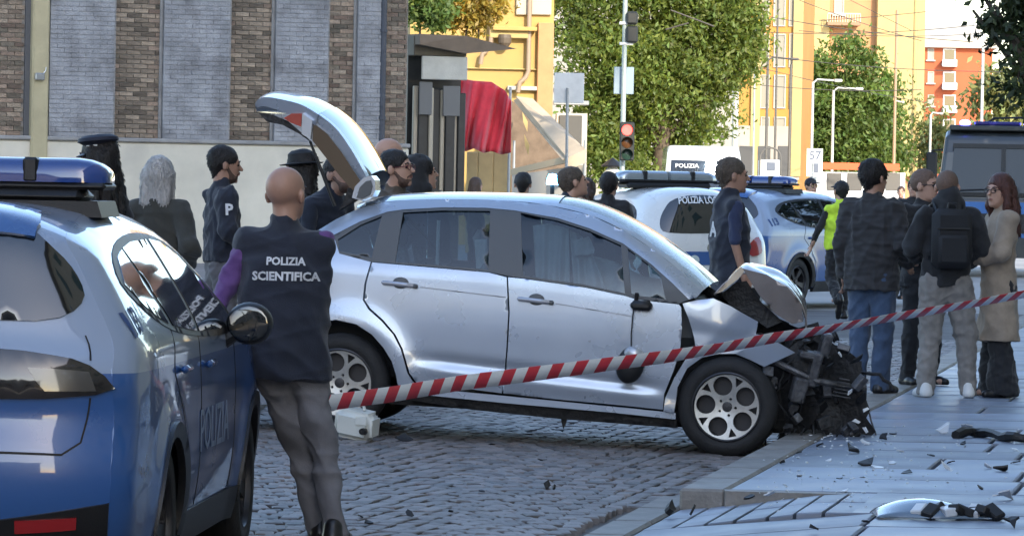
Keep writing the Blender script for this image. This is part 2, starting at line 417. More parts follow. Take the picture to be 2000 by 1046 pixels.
brick_b = empty('brick_building', P0, bl_rz, 'brown brick building with grey painted pilasters above a cream plinth', 'building')
def upx(px):                                   # where a picture column meets the wall, as distance along it
    d = at(px, 300, 1)-CAMP; n_ = Vector((-math.sin(bl_rz), math.cos(bl_rz), 0)); t = (P0-Vector((0,0,CAMZ))).dot(n_)/d.dot(n_)
    return ((CAMP+d*t)-P0).dot(Vector((math.cos(bl_rz), math.sin(bl_rz), 0)))
PLZ = 2.12
mb = MB(); mb.box(-8, bl_len, .0, 8, 0, 13); mb.build('wall', MORT, brick_b)
mb = MB(); mb.bbox(-8, bl_len+.02, -.13, .02, -.05, PLZ, .03); mb.build('plinth', PLAST, brick_b)
mb = MB(); mb.bbox(-8, bl_len+.03, -.17, .0, PLZ, PLZ+.07, .015); mb.build('plinth_ledge', STONE, brick_b)
greys = [(90,215),(312,440),(530,632),(690,735)]
strips = [(-160,42),(216,310),(441,528),(633,689),(746,790)]
BH, BL = .066, .25
allb = []
for si, (a, b) in enumerate(strips):
    u0, u1 = upx(a), upx(b); z = PLZ+.075; r_ = 0
    while z < 5.3:
        u = u0 - (BL*.5 if r_ % 2 else 0)
        while u < u1-.02:
            e0, e1 = max(u, u0), min(u+BL-.012, u1)
            if e1-e0 > .04: allb.append((si, e0, e1, z, 'b'))
            u += BL
        z += BH+.012; r_ += 1
for si, (a, b) in enumerate(greys):
    u0, u1 = upx(a), upx(b); z = PLZ+.075; r_ = 0
    while z < 5.3:
        u = u0 - (BL*.5 if r_ % 2 else 0)
        while u < u1-.02:
            e0, e1 = max(u, u0), min(u+BL-.005, u1)
            if e1-e0 > .04: allb.append((si, e0, e1, z, 'g'))
            u += BL
        z += BH+.012; r_ += 1
full = [q for q in allb if q[4] == 'b' and q[0] in (1,2) and abs(q[2]-q[1]-(BL-.012)) < .002 and q[3] < 4.75]
full = sorted(full, key=lambda q: -q[3])[:300]; fs = set(id(q) for q in full)
bmesh_v = []
for k in range(4):
    m_ = MB(); m_.bbox(-(BL-.012)/2, (BL-.012)/2, -.028, .02, 0, BH, .006); o = m_.build('brick', BRK); bmesh_v.append(o.data); bpy.data.objects.remove(o)
for i, q in enumerate(full):
    o = bpy.data.objects.new('brick', bmesh_v[i % 4]); COL.objects.link(o); o.parent = brick_b
    o.location = ((q[1]+q[2])/2, random.uniform(-.006,.006), q[3]+random.uniform(-.002,.002)); o.rotation_euler = (0, random.uniform(-.008,.008), random.uniform(-.012,.012))
mbb = MB(); cols = []; mbg = MB()
for q in allb:
    if id(q) in fs: continue
    if q[4] == 'b':
        d = -.026+random.uniform(-.008,.006); mbb.box(q[1], q[2], d, .01, q[3], q[3]+BH); k = random.uniform(.5,1.5); t = random.uniform(-.02,.03)
        cols += [(.205*k+t*.6, .158*k, .117*k, 1)]*8
    else:
        d = -.135+random.uniform(-.006,.004); mbg.box(q[1], q[2], d, -.10, q[3], q[3]+BH+.002)
o = mbb.build('brickwork', BRKS, brick_b); tag(o, kind='stuff')
ca = o.data.color_attributes.new('Col', 'FLOAT_COLOR', 'POINT'); ca.data.foreach_set('color', np.array(cols).ravel())
o = mbg.build('painted_brickwork', PGREY, brick_b); tag(o, kind='stuff')
for a, b in greys:
    mb = MB(); mb.box(upx(a)+.004, upx(b)-.004, -.124, .01, PLZ+.07, 12.9); mb.build('pilaster', PGREY, brick_b)
    mb = MB(); mb.bbox(upx(a)-.05, upx(a)+.001, -.07, .01, PLZ+.07, 12.9, .01); mb.bbox(upx(b)-.001, upx(b)+.05, -.07, .01, PLZ+.07, 12.9, .01); mb.build('pilaster_edge', STONE, brick_b)
mb = MB(); mb.bbox(upx(54), upx(87), -.20, .01, 0, 12.9, .03); mb.build('corner_post', mat('ochre_render', (.42,.36,.22), .8, var=.12, vs=2, bump=.2), brick_b)
mb = MB(); mb.box(upx(44), upx(54), -.06, .01, 0, 12.9); mb.build('door_jamb', mat('jamb_dark', (.10,.10,.105), .7), brick_b)
mb = MB(); u = upx(66); mb.bbox(u-.07, u+.09, -.28, -.19, 3.12, 3.24, .015); mb.tube([(u+.05,-.24,3.2),(u+.11,-.25,3.28),(u+.12,-.25,3.34)], .012, 6); mb.build('wall_lamp', STEEL, brick_b)
mb = MB(); u = upx(740); mb.tube([(u,-.12,.0),(u,-.12,12.8)], .055, 12); mb.build('drainpipe', mat('pipe_dark', (.045,.05,.065), .5, var=.2), brick_b, smooth=True)
for z in (2.6, 4.1, 5.6):
    mb = MB(); mb.tube([(u,-.12,z),(u,-.12,z+.05)], .068, 12); mb.build('pipe_clamp', MT['pipe_dark'], brick_b)
mb = MB(); mb.bbox(-8.2, bl_len+.3, -.4, 8.3, 12.9, 13.4, .05); mb.build('cornice', STONE, brick_b)

# unseen buildings: a tall one added right to shade the crossing, two for reflections
SHADE = mat('unseen_ochre_wall', (.44,.37,.27), .85, var=.1, vs=.5)
def block(name, x0, x1, y0, y1, h, label, m, floors=7, face='x0'):
    e = empty(name, ((x0+x1)/2, (y0+y1)/2, 0), 0, label, 'building')
    mb = MB(); mb.box(x0-e.location.x, x1-e.location.x, y0-e.location.y, y1-e.location.y, -.05, h); mb.build('wall', m, e)
    mb = MB(); mb.box(x0-e.location.x-.6, x1-e.location.x+.6, y0-e.location.y-.6, y1-e.location.y+.6, h, h+.5); mb.build('cornice', STONE, e)
    fh = (h-1.5)/floors; n = int((y1-y0)/4.2)
    for i in range(floors):
        for k in range(n):
            y = y0+(k+.5)*(y1-y0)/n; z = 1.6+i*fh
            mb = MB(); mb.box(x0-e.location.x-.05, x0-e.location.x+.02, y-.75-e.location.y, y+.75-e.location.y, z, z+2.1)
            wnd = mb.build('window', MT['unseen_shutter_green'] if (i+k) % 3 else DARKGL, e)
    return e
mat('unseen_shutter_green', (.05,.09,.06), .6)
block('unseen_ochre_palazzo', 9.4, 22, -30, 53, 30, 'tall ochre palazzo with green shutters, unseen on the right, added to shade the crossing', SHADE)
block('unseen_grey_palazzo', -34, -11, -60, 22, 10, 'unseen shaded grey palazzo on the left side behind the camera, added for reflections', mat('unseen_stone_wall', (.40,.37,.34), .85, var=.1, vs=.5), 4)
e = block('unseen_closing_palazzo', -11, 9, -75, -52, 11, 'unseen low grey palazzo closing the street behind the camera, added for reflections', mat('unseen_grey_wall_stone', (.40,.38,.36), .85, var=.12, vs=.5), 3)
for i in range(2):
    for k in range(5):
        mb = MB(); mb.box(-8+k*4-.7, -8+k*4+.7, 11.48, 11.55, 2+i*3.8, 4.2+i*3.8); mb.build('window', DARKGL if (i+k) % 2 else MT['unseen_shutter_green'], e)
# ================================================================== CARS
RIM = mat('rim_alloy', (.52,.52,.50), .38, metal=.75, var=.12, vs=20)
RIMD = mat('rim_dark', (.05,.05,.055), .4, metal=.6)
REDL = mat('red_lens', (.33,.012,.015), .12, coat=1)
CLEARL = mat('clear_lens', (.55,.57,.58), .1, coat=1)
CHROME = mat('chrome', (.62,.62,.64), .14, metal=1)
UNDER = mat('underbody', (.012,.012,.012), .85)
SEAM = mat('seam_dark', (.008,.008,.009), .7)
AX_OUT = Matrix.Rotation(PI/2, 4, 'X')                 # wheel axis z -> -y (right-hand side of a car)
def wheel(parent, loc, rad, width, rim_r, style='holes', side=-1, rim_mat=RIM, steer=0, name='wheel'):
    w_ = empty(name, loc); w_.parent = parent; w_.rotation_euler = (0, 0, steer)
    T_ = AX_OUT if side < 0 else Matrix.Rotation(-PI/2, 4, 'X')
    hw = width/2; mb = MB()
    mb.lathe([(rim_r*.97,-hw*.9),(rim_r+.012,-hw),(rad-.05,-hw-.004),(rad-.012,-hw*.82),(rad,-hw*.5),(rad,hw*.5),(rad-.012,hw*.82),(rad-.05,hw+.004),(rim_r+.012,hw),(rim_r*.97,hw*.9)], 48, T_)
    for zz in (-hw*.3, 0, hw*.3):
        pass
    t = mb.build('tyre', RUBBER, w_, smooth=True)
    mb = MB(); mb.lathe([(rim_r*.99,hw*.95),(rim_r*.95,hw*1.0),(rim_r*.92,hw*.86),(rim_r*.88,hw*.2),(rim_r*.86,-hw*.8)], 48, T_)
    mb.lathe([(rim_r*.86,-hw*.3),(.001,-hw*.3)], 32, T_)
    barrel = mb.build('rim_barrel', [RIMD], w_, smooth=True)
    circ = lambda cx, cy, r_, n=20, ph=0: [(cx+r_*math.cos(2*PI*k/n+ph), cy+r_*math.sin(2*PI*k/n+ph)) for k in range(n)]
    holes = []; q = rim_r
    if style == 'holes':
        for k in range(5):
            a = PI/2+2*PI*k/5+.25; holes.append(circ(q*.60*math.cos(a), q*.60*math.sin(a), q*.27))
            b = a+PI/5; c_ = lambda r_, d: (q*r_*math.cos(b+d), q*r_*math.sin(b+d))
            holes.append([c_(.60,0), c_(.86,.14), c_(.86,-.14)][::-1]); holes.append(circ(q*.24*math.cos(b), q*.24*math.sin(b), q*.042, 8))
    else:
        for k in range(5):
            a = PI/2+2*PI*k/5; c_ = lambda r_, d: (q*r_*math.cos(a+d), q*r_*math.sin(a+d))
            holes.append([c_(.30,-.32), c_(.84,-.42), c_(.88,0), c_(.84,.42), c_(.30,.32)])
    def mp(u, v, off):
        r_ = np.sqrt(u*u+v*v); h = hw*.80-.03*(1-(r_/q))+off
        P = np.stack([u, v, h], 1); A = np.array(T_.to_3x3()); return P @ A.T
    sp = panel('rim_face', circ(0, 0, q*.965, 48), mp, rim_mat, w_, holes, step=.022, depth=.03)
    mb = MB(); mb.lathe([(.001,hw*.80-.008),(q*.12,hw*.80-.010),(q*.15,hw*.80-.03)], 20, T_); mb.build('hub_cap', RIMD, w_, smooth=True)
    return w_

class Shape:
    """car body: outline in side view + half-width function"""
    def __init__(s, outline, wmax, belt, ztuck, slope, plan_r, plan_f, L0, L1, crown, flare=()):
        s.O = np.array(smooth_poly(outline, 4)); d = np.linalg.norm(np.diff(s.O, axis=0), axis=1); s.t = np.concatenate([[0], np.cumsum(d)])
        s.wmax, s.belt, s.ztuck, s.slope, s.pr, s.pf, s.L0, s.L1, s.flare = wmax, belt, ztuck, slope, plan_r, plan_f, L0, L1, flare
        g = np.gradient(s.O, axis=0); g /= np.linalg.norm(g, axis=1)[:,None]; s.N = np.stack([g[:,1], -g[:,0]], 1)
        # smooth normals
        for _ in range(3): s.N[1:-1] = (s.N[:-2]+2*s.N[1:-1]+s.N[2:])/4
        s.N /= np.linalg.norm(s.N, axis=1)[:,None]
        s.crown = crown
    def T(s, x, z):                                    # arc length of the outline point nearest to (x, z)
        return float(s.t[np.argmin((s.O[:,0]-x)**2+(s.O[:,1]-z)**2)])
    def dist(s, x, z):
        A = s.O[:-1]; B = s.O[1:]; P = np.stack([x, z], 1); D = np.full(len(P), 9.)
        for a, b in zip(A, B):
            ab = b-a; t = np.clip(((P-a) @ ab)/(ab @ ab+1e-12), 0, 1); D = np.minimum(D, np.linalg.norm(P-a-t[:,None]*ab, axis=1))
        return D
    def W(s, x, z, roll=True):
        x = np.asarray(x, float); z = np.asarray(z, float); w_ = np.full(x.shape, s.wmax)
        w_ -= .07*np.clip((s.ztuck-z)/.45, 0, 2)**2
        k = np.clip(z-s.ztuck-.12, 0, 9); w_ -= .16*k*k
        g = np.clip(z-s.belt, 0, 9); w_ -= s.slope*(np.sqrt(g*g+.003)-np.sqrt(.003))
        w_ -= s.pr[0]*np.clip((s.pr[1]-x)/(s.pr[1]-s.L0), 0, 2)**2.2
        w_ -= s.pf[0]*np.clip((x-s.pf[1])/(s.L1-s.pf[1]), 0, 2)**2.2
        for (fx, fz, fr, fa) in s.flare:
            r_ = np.sqrt((x-fx)**2+(z-fz)**2); w_ += fa*np.exp(-((r_-fr)/.09)**2)
        if roll:
            d = s.dist(x.ravel(), z.ravel()).reshape(x.shape); w_ -= .065*np.clip(1-d/.10, 0, 1)**2
        return w_
    def side(s, sg):
        return lambda u, v, off: np.stack([u, sg*(s.W(u, v)+off), v], 1)
    def wrap(s, t, v, off):                             # v in [-1, 1] across
        x = np.interp(t, s.t, s.O[:,0]); z = np.interp(t, s.t, s.O[:,1]); nx = np.interp(t, s.t, s.N[:,0]); nz = np.interp(t, s.t, s.N[:,1])
        hw = np.interp(t, s.t, s._hw()); c = np.interp(t, s.t, s.crown_t())*(1-np.abs(np.clip(v, -1, 1))**3)+off
        return np.stack([x+nx*c, v*hw, z+nz*c], 1)
    def _hw(s):
        if not hasattr(s, 'hwc'): s.hwc = s.W(s.O[:,0], s.O[:,1])
        return s.hwc
    def crown_t(s):
        if not hasattr(s, 'cc'):
            ks = sorted(s.crown); s.cc = np.interp(s.t/s.t[-1], [k[0] for k in ks], [k[1] for k in ks])
        return s.cc
    def wp(s, poly, k=.8):                              # wrap polygon helper: v is given in [-1,1]
        return [(t, v*k) for t, v in poly], (lambda u, v, off: s.wrap(u, v/k, off))
def strip_poly(pts, wd):
    pts = [np.array(p, float) for p in pts]; L_ = []; R_ = []
    for i, p in enumerate(pts):
        d = pts[min(i+1, len(pts)-1)]-pts[max(i-1, 0)]; d /= np.linalg.norm(d); n_ = np.array([-d[1], d[0]])*wd/2
        L_.append(tuple(p+n_)); R_.append(tuple(p-n_))
    return L_+R_[::-1]
def inset_poly(poly, d):
    P = [np.array(p, float) for p in poly]; n = len(P); a = sum(P[i][0]*P[(i+1) % n][1]-P[(i+1) % n][0]*P[i][1] for i in range(n)); sg = 1 if a > 0 else -1; out = []
    for i in range(n):
        e0 = P[i]-P[i-1]; e1 = P[(i+1) % n]-P[i]; e0 /= np.linalg.norm(e0)+1e-9; e1 /= np.linalg.norm(e1)+1e-9
        m_ = np.array([-e0[1], e0[0]])+np.array([-e1[1], e1[0]]); m_ /= max(np.linalg.norm(m_), .5); out.append(tuple(P[i]+sg*m_*d))
    return out
def arch_pts(cx, cz, r, z0, n=18):                      # arch cut seen from the right end to the left end
    a0 = math.asin(max(-1, min(1, (z0-cz)/r))); return [(cx+r*math.cos(a0+(PI-2*a0)*k/n), cz+r*math.sin(a0+(PI-2*a0)*k/n)) for k in range(n+1)]

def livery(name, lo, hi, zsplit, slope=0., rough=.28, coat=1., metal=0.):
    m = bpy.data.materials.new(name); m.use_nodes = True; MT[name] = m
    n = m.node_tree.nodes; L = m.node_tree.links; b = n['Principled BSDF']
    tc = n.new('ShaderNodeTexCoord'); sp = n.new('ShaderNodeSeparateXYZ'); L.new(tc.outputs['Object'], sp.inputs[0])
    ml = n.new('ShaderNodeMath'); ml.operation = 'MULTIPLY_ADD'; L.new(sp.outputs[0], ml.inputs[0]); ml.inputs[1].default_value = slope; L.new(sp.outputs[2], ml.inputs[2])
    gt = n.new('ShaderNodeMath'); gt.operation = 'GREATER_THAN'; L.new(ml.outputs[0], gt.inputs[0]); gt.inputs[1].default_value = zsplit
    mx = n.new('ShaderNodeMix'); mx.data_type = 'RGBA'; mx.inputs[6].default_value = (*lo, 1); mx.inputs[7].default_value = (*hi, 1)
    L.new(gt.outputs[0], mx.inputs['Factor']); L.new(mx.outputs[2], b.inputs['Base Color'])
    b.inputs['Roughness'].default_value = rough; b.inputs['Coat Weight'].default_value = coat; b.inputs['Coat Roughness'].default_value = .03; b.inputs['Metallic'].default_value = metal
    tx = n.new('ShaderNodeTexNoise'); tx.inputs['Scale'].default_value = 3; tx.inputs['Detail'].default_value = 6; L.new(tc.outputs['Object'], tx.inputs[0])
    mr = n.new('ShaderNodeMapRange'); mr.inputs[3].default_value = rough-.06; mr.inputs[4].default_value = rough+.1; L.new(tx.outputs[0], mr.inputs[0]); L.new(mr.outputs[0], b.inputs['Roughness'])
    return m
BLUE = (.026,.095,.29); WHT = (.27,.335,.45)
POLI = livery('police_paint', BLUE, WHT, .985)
POLD = mat('police_blue', BLUE, .28, coat=1, rvar=.08)
LOCW = mat('municipal_white', (.74,.73,.70), .3, coat=1, rvar=.08)
DOME = mat('blue_dome', (.015,.05,.22), .08, coat=1)
SILV_LAMP = mat('lamp_silver', (.4,.45,.5), .2, metal=.7)

def lightbar(parent, x, z, hw=.55, dome=DOME, lift=.13):
    e = empty('light_bar', (x, 0, z)); e.parent = parent
    mb = MB(); mb.bbox(-.17, .17, -hw*.86, hw*.86, 0, lift-.03, .03); mb.build('mount', BLACKPL, e)
    mb = MB(); mb.bbox(-.15, .15, -hw, hw, lift-.03, lift, .012); mb.build('base', BLACKPL, e)
    for sg in (-1, 1):
        mb = MB(); prof = [(-.15,0),(-.150,.04),(-.143,.065),(-.125,.085),(-.09,.097),(0,.101),(.09,.097),(.125,.085),(.143,.065),(.150,.04),(.15,0)]; ds = [.02,.3*hw,.6*hw,.80*hw,.88*hw,.94*hw,.98*hw,hw]; V = []
        for d in ds:
            q = max(0, d-.78*hw)/(.22*hw); f = math.sqrt(max(0, 1-q*q*.92)); V += [(u*(.45+.55*f), sg*d, lift+v*(.25+.75*f)) for u, v in prof]
        n_ = len(prof); F = [(i*n_+k, i*n_+k+1, (i+1)*n_+k+1, (i+1)*n_+k) for i in range(len(ds)-1) for k in range(n_-1)]+[tuple(range(n_)), tuple((len(ds)-1)*n_+k for k in range(n_))]
        mb.add(V, F); mb.build('dome', dome, e, smooth=True, clean=True)
        mb = MB(); mb.bbox(-.156, .156, sg*.30-.03, sg*.30+.03, lift-.002, lift+.1, .01); mb.build('divider', BLACKPL, e)
    return e

def mk_car(root, S, spec):
    body = spec['body']; sill = spec['sill']; ra = spec['arch']; wb = spec['wb']; rad = spec['rad']; zc = rad
    O = S.O; x1, x0 = O[0][0], O[-1][0]
    side = [tuple(p) for p in O[::2]]                    # front bottom -> roof -> rear bottom
    if tuple(O[-1]) not in side: side.append(tuple(O[-1]))
    bot = [(-ra-.02, sill+.03)]+arch_pts(0, zc, ra, sill+.03)[::-1][1:]
    low = []
    for cx in (0, wb): low += [p for p in arch_pts(cx, zc, ra, sill)[::-1]]
    poly = side+low
    for sg in (-1, 1):
        panel('body_side', poly, S.side(sg), body, root, step=.045, depth=.02, flip=sg > 0)
        # sill and arch trim
        trim = MT['black_plastic']
        for cx in (0, wb):
            A = arch_pts(cx, zc, ra+.012, sill+.01); B = arch_pts(cx, zc, ra-.05, sill+.01)
            panel('arch_trim', A+B[::-1], S.side(sg), trim, root, step=.04, depth=.03, off=.012, flip=sg > 0)
        q = [(ra+.01, sill-.06), (wb-ra-.01, sill-.06), (wb-ra-.0, sill+.09), (ra+.0, sill+.09)]
        panel('sill', q, S.side(sg), trim, root, step=.08, depth=.04, off=.008, flip=sg > 0)
        d = spec['dlo']; panel('window_surround', d, S.side(sg), MT['black_plastic'], root, step=.05, depth=.02, off=.004, flip=sg > 0)
        for gname, gp in spec['glass']:
            panel(gname, gp, S.side(sg), DARKGL, root, step=.05, depth=.006, off=.008, flip=sg > 0)
        for sm in spec['seams']:
            panel('door_gap', strip_poly(sm, .009), S.side(sg), SEAM, root, step=.06, depth=.004, off=.002, flip=sg > 0)
        for (hx, hz) in spec['handles']:
            y_ = float(S.W(np.array([hx]), np.array([hz]))[0]); mb = MB()
            mb.bbox(hx-.10, hx+.10, sg*(y_+.018)-.014, sg*(y_+.018)+.014, hz-.016, hz+.016, .012); mb.build('door_handle', spec.get('handle_mat', body), root, smooth=True)
        mx_, mz_ = spec['mirror']; y_ = float(S.W(np.array([mx_]), np.array([mz_]))[0])
        mr = empty('wing_mirror', (mx_, sg*(y_-.02), mz_)); mr.parent = root
        mb = MB(); mb.tube([(0,0,-.02),(.0,sg*.06,.02)], [.035,.03], 8); mb.build('mirror_arm', BLACKPL, mr, smooth=True)
        mb = MB(); mb.ell((.01, sg*.118, .065), (.085,.102,.095), 20, 12)
        mbv = [(x if x > -.045 else -.045, y, z) for x, y, z in mb.v]; mb.v = mbv; mb.build('mirror_cap', spec.get('mirror_mat', BLACKPL), mr, smooth=True)
        mb = MB(); mb.ell((-.047, sg*.118, .065), (.004,.088,.078), 20, 8); mb.build('mirror_glass', DARKGL, mr, smooth=True)
        for cx in (0, wb):
            wheel(root, (cx, sg*(S.wmax-.13), zc), rad, .22, rad*.66, spec.get('wstyle', 'spokes'), sg, spec.get('rim', RIM))
    # the skin that wraps from bumper over the roof to bumper
    for nm, (ta, tb), m_, va in spec['wraps']:
        n_ = 26; pl, mp = S.wp([(ta, -va), (tb, -va), (tb, va), (ta, va)])
        panel(nm, pl, mp, m_ or body, root, step=.05, depth=.0, off=0)
    for nm, pl0, m_, off, dp in spec['decals']:
        pl, mp = S.wp(pl0); panel(nm, pl, mp, m_, root, step=.045, depth=dp, off=off)
    mb = MB(); mb.bbox(x0+.12, x1-.12, -S.wmax+.26, S.wmax-.26, sill-.04, sill+.55, .05); mb.bbox(-ra*.99, ra*.99, -S.wmax+.12, S.wmax-.12, zc+ra*.3, zc+ra*.98, .01); mb.bbox(wb-ra*.99, wb+ra*.99, -S.wmax+.12, S.wmax-.12, zc+ra*.3, zc+ra*.98, .01)
    mb.build('underbody', UNDER, root)

# ---- the blue and white police SUV ----------------------------------
def suv_shape():
    out = [(3.50,.22),(3.62,.36),(3.64,.60),(3.56,.80),(3.38,.93),(2.95,1.02),(2.35,1.10),(1.95,1.33),(1.55,1.51),(1.1,1.575),(.5,1.59),(0,1.575),(-.38,1.535),(-.60,1.50),(-.66,1.44),(-.74,1.24),(-.80,1.08),(-.86,1.00),(-.87,.92),(-.86,.80),(-.90,.62),(-.88,.45),(-.80,.30),(-.66,.24)]
    return Shape(out, .905, 1.05, .62, .42, (.035, -.3), (.22, 2.5), -.88, 3.64, [(0,.16),(.12,.12),(.2,.06),(.34,.08),(.45,.06),(.62,.05),(.7,.05),(.74,.09),(.82,.10),(.9,.11),(1,.10)], ((0,.35,.42,.022),(2.636,.35,.42,.02)))
def make_suv(label, group=None):
    S = suv_shape(); root = empty('police_car', (0,0,0), 0, label, 'police car', group)
    T = S.T; t_end = S.t[-1]
    dlo = smooth_poly([(-.43,1.32),(-.20,1.435),(.35,1.495),(1.0,1.495),(1.48,1.425),(1.85,1.25),(2.18,1.075),(1.6,1.05),(.8,1.075),(.2,1.12),(-.20,1.20)], 3, True)
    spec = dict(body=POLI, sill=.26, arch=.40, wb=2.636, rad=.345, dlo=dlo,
        glass=[('quarter_window', [(-.38,1.315),(-.16,1.415),(.06,1.445),(.18,1.145),(-.05,1.185),(-.20,1.23)]), ('rear_window', [(.11,1.45),(.40,1.47),(.86,1.475),(.86,1.095),(.75,1.10),(.27,1.135)]), ('front_window', [(.94,1.475),(1.2,1.46),(1.46,1.40),(1.80,1.24),(2.02,1.12),(1.6,1.08),(.94,1.09)])],
        seams=[[(.90,1.10),(.90,.70),(.87,.36)], [(2.02,1.07),(2.05,.80),(1.98,.36)], [(.20,1.12),(.12,.95),(.30,.80),(.42,.60),(.44,.36)]],
        handles=[(.36,.955),(1.12,.945)], mirror=(1.80,1.03), handle_mat=POLD, mirror_mat=BLACKPL, rim=RIMD,
        wraps=[('front_bumper', (0, T(3.56,.80)), None, 1), ('bonnet', (T(3.56,.80), T(2.35,1.10)), None, 1), ('windscreen_surround', (T(2.35,1.10), T(1.5,1.52)), POLI, 1), ('roof', (T(1.5,1.52), T(-.60,1.50)), None, 1), ('tailgate', (T(-.60,1.50), T(-.86,.70)), None, 1), ('rear_bumper', (T(-.86,.70), t_end), None, 1)],
        decals=[('windscreen', [(T(2.3,1.12),-.9),(T(1.58,1.50),-.92),(T(1.58,1.50),.92),(T(2.3,1.12),.9)], DARKGL, .004, .005),
                ('rear_glass', smooth_poly([(T(-.62,1.48),-.72),(T(-.66,1.44),-.90),(T(-.70,1.35),-.965),(T(-.745,1.22),-.92),(T(-.77,1.15),-.66),(T(-.775,1.14),.0),(T(-.77,1.15),.66),(T(-.745,1.22),.92),(T(-.70,1.35),.965),(T(-.66,1.44),.90),(T(-.62,1.48),.72),(T(-.61,1.49),0)], 3, True), DARKGL, .006, .008),
                ('roof_spoiler', [(T(-.36,1.54),-.8),(T(-.60,1.50),-.84),(T(-.64,1.46),-.8),(T(-.64,1.46),.8),(T(-.60,1.50),.84),(T(-.36,1.54),.8)], POLD, .02, .02),
                ('tail_light_bar', smooth_poly([(T(-.855,1.01),-.6),(T(-.855,1.005),-.9),(T(-.87,.95),-1.0),(T(-.87,.91),-.98),(T(-.868,.895),-.7),(T(-.868,.895),.7),(T(-.87,.91),.98),(T(-.87,.95),1.0),(T(-.855,1.005),.9),(T(-.855,1.01),.6)], 2, True), mat('smoked_lens', (.010,.007,.007), .1, coat=1), .012, .02),
                ('lower_bumper', [(T(-.885,.47),-.5),(T(-.885,.48),-1),(t_end,-1),(t_end,1),(T(-.885,.48),1),(T(-.885,.47),.5)], BLACKPL, .012, .015),
                ('reflector', [(T(-.88,.46),-.86),(T(-.88,.46),-.58),(T(-.87,.415),-.58),(T(-.87,.415),-.86)], REDL, .02, .01),
                ('reflector', [(T(-.88,.46),.86),(T(-.88,.46),.58),(T(-.87,.415),.58),(T(-.87,.415),.86)], REDL, .02, .01),
                ('number_plate', [(T(-.866,.80),-.32),(T(-.866,.80),.32),(T(-.885,.69),.32),(T(-.885,.69),-.32)], WHITEP, .006, .006)])
    tg = [(T(-.868,.893),-.90),(T(-.885,.72),-.86),(T(-.89,.665),-.78),(T(-.892,.65),-.6),(T(-.892,.65),.6),(T(-.89,.665),.78),(T(-.885,.72),.86),(T(-.868,.893),.90)]
    spec['decals'].append(('tailgate_gap', strip_poly(tg, .008), SEAM, .003, .003))
    for sg in (-1, 1): spec['decals'].append(('tailgate_gap', strip_poly([(T(-.775,1.13),sg*.88),(T(-.855,1.012),sg*.90)], .008), SEAM, .003, .003))
    # glowing segments of the tail light, dark smoke around
    for sg in (-1, 1):
        spec['decals'].append(('lamp_segment', [(T(-.862,.99),sg*.62),(T(-.862,.985),sg*.90),(T(-.87,.925),sg*.93),(T(-.87,.925),sg*.70)], mat('smoked_segment', (.06,.055,.05), .2, coat=1), .015, .006))
    mk_car(root, S, spec)
    lightbar(root, .35, 1.625, .60, lift=.085)
    mb = MB(); mb.prism([(-.60,1.58),(.60,1.58),(.58,1.645),(-.58,1.645)], .12, .60, lambda u, v, d: (d, u, v-.01)); mb.build('bar_fairing', BLACKPL, root)
    # lettering on both flanks
    WL = mat('door_letter', (.16,.21,.32), .5); mat('white_letter', (.78,.79,.80), .5); BLT = mat('blue_letter', (.03,.07,.2), .5)
    sides = [c for c in root.children if c.name.startswith('body_side')]
    text_on('door_lettering', 'POLIZIA', .26, (1.32, -.95, .66), (1,0,0), (0,0,1), WL, root, sides[0], .004)
    text_on('door_lettering', 'POLIZIA', .26, (1.32, .95, .66), (-1,0,0), (0,0,1), WL, root, sides[1], .004)
    text_on('number_lettering', '113', .13, (-.60, -.95, 1.17), (1,0,.12), (-.12,0,1), BLT, root, sides[0], .006, bold=.004, xs=1.25)
    text_on('number_lettering', '113', .13, (-.60, .95, 1.17), (-1,0,.12), (.12,0,1), BLT, root, sides[1], .004, bold=.004)
    return root
suv = make_suv('nearest blue and white police SUV parked beside the officer in the forensic vest')
# local x forward; rear axle at origin. right rear wheel under picture column 320
def place_car(o, px_rear, D_rear, half, yaw_to_x, z=0., side=-1):
    """put the car so that its near rear wheel stands at column px_rear, distance D_rear; yaw_to_x = heading angle from +X"""
    c, s_ = math.cos(yaw_to_x), math.sin(yaw_to_x); X = (px_rear-1000)/FPX*D_rear
    off = Vector((-s_*side*half, c*side*half, 0)); o.location = Vector((X, D_rear, z))-off; o.rotation_euler = (0, 0, yaw_to_x)
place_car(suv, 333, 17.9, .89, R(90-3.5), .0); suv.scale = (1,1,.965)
# ================================================================== THE CRASHED SILVER HATCHBACK
SILV = mat('silver_paint', (.43,.485,.57), .28, metal=.5, coat=1.0, rvar=.07, vs=2, dirt=((.38,.40,.43), 3.5, .14))
SILVD = mat('silver_inner', (.20,.205,.22), .55, metal=.3, var=.2)
GREYT = mat('grey_trim', (.10,.105,.11), .5)
CARGL = glass_mat('car_glass', (.66,.85,.95), .50)
CRACK = mat('cracked_glass', (.16,.20,.22), .18, coat=.6, var=.5, vs=26, bump=.6, bs=80)
AIRB = mat('airbag_white', (.68,.69,.68), .8, var=.08, vs=6, bump=.3, bs=18)
SEATM = mat('seat_cloth', (.26,.28,.30), .9, var=.2, vs=30)
ENG = mat('engine_black', (.014,.014,.015), .55, var=.5, vs=9, bump=.6, bs=30)
ENGG = mat('engine_grey', (.12,.12,.125), .45, metal=.5, var=.45, vs=12, bump=.5, bs=40)
Wr = at(663, 747, 28.98); Wf = at(1421, 794, 28.72)
EX = (Wf-Wr).normalized(); EY = Vector((0,0,1)).cross(EX).normalized(); EZ = EX.cross(EY)
HWH = .80; WB = (Wf-Wr).length
hatch = empty('silver_hatchback', (0,0,0), 0, 'crashed silver hatchback with crushed front end and raised tailgate', 'car')
hatch.matrix_world = Matrix(((EX.x,EY.x,EZ.x,0),(EX.y,EY.y,EZ.y,0),(EX.z,EY.z,EZ.z,0),(0,0,0,1)))
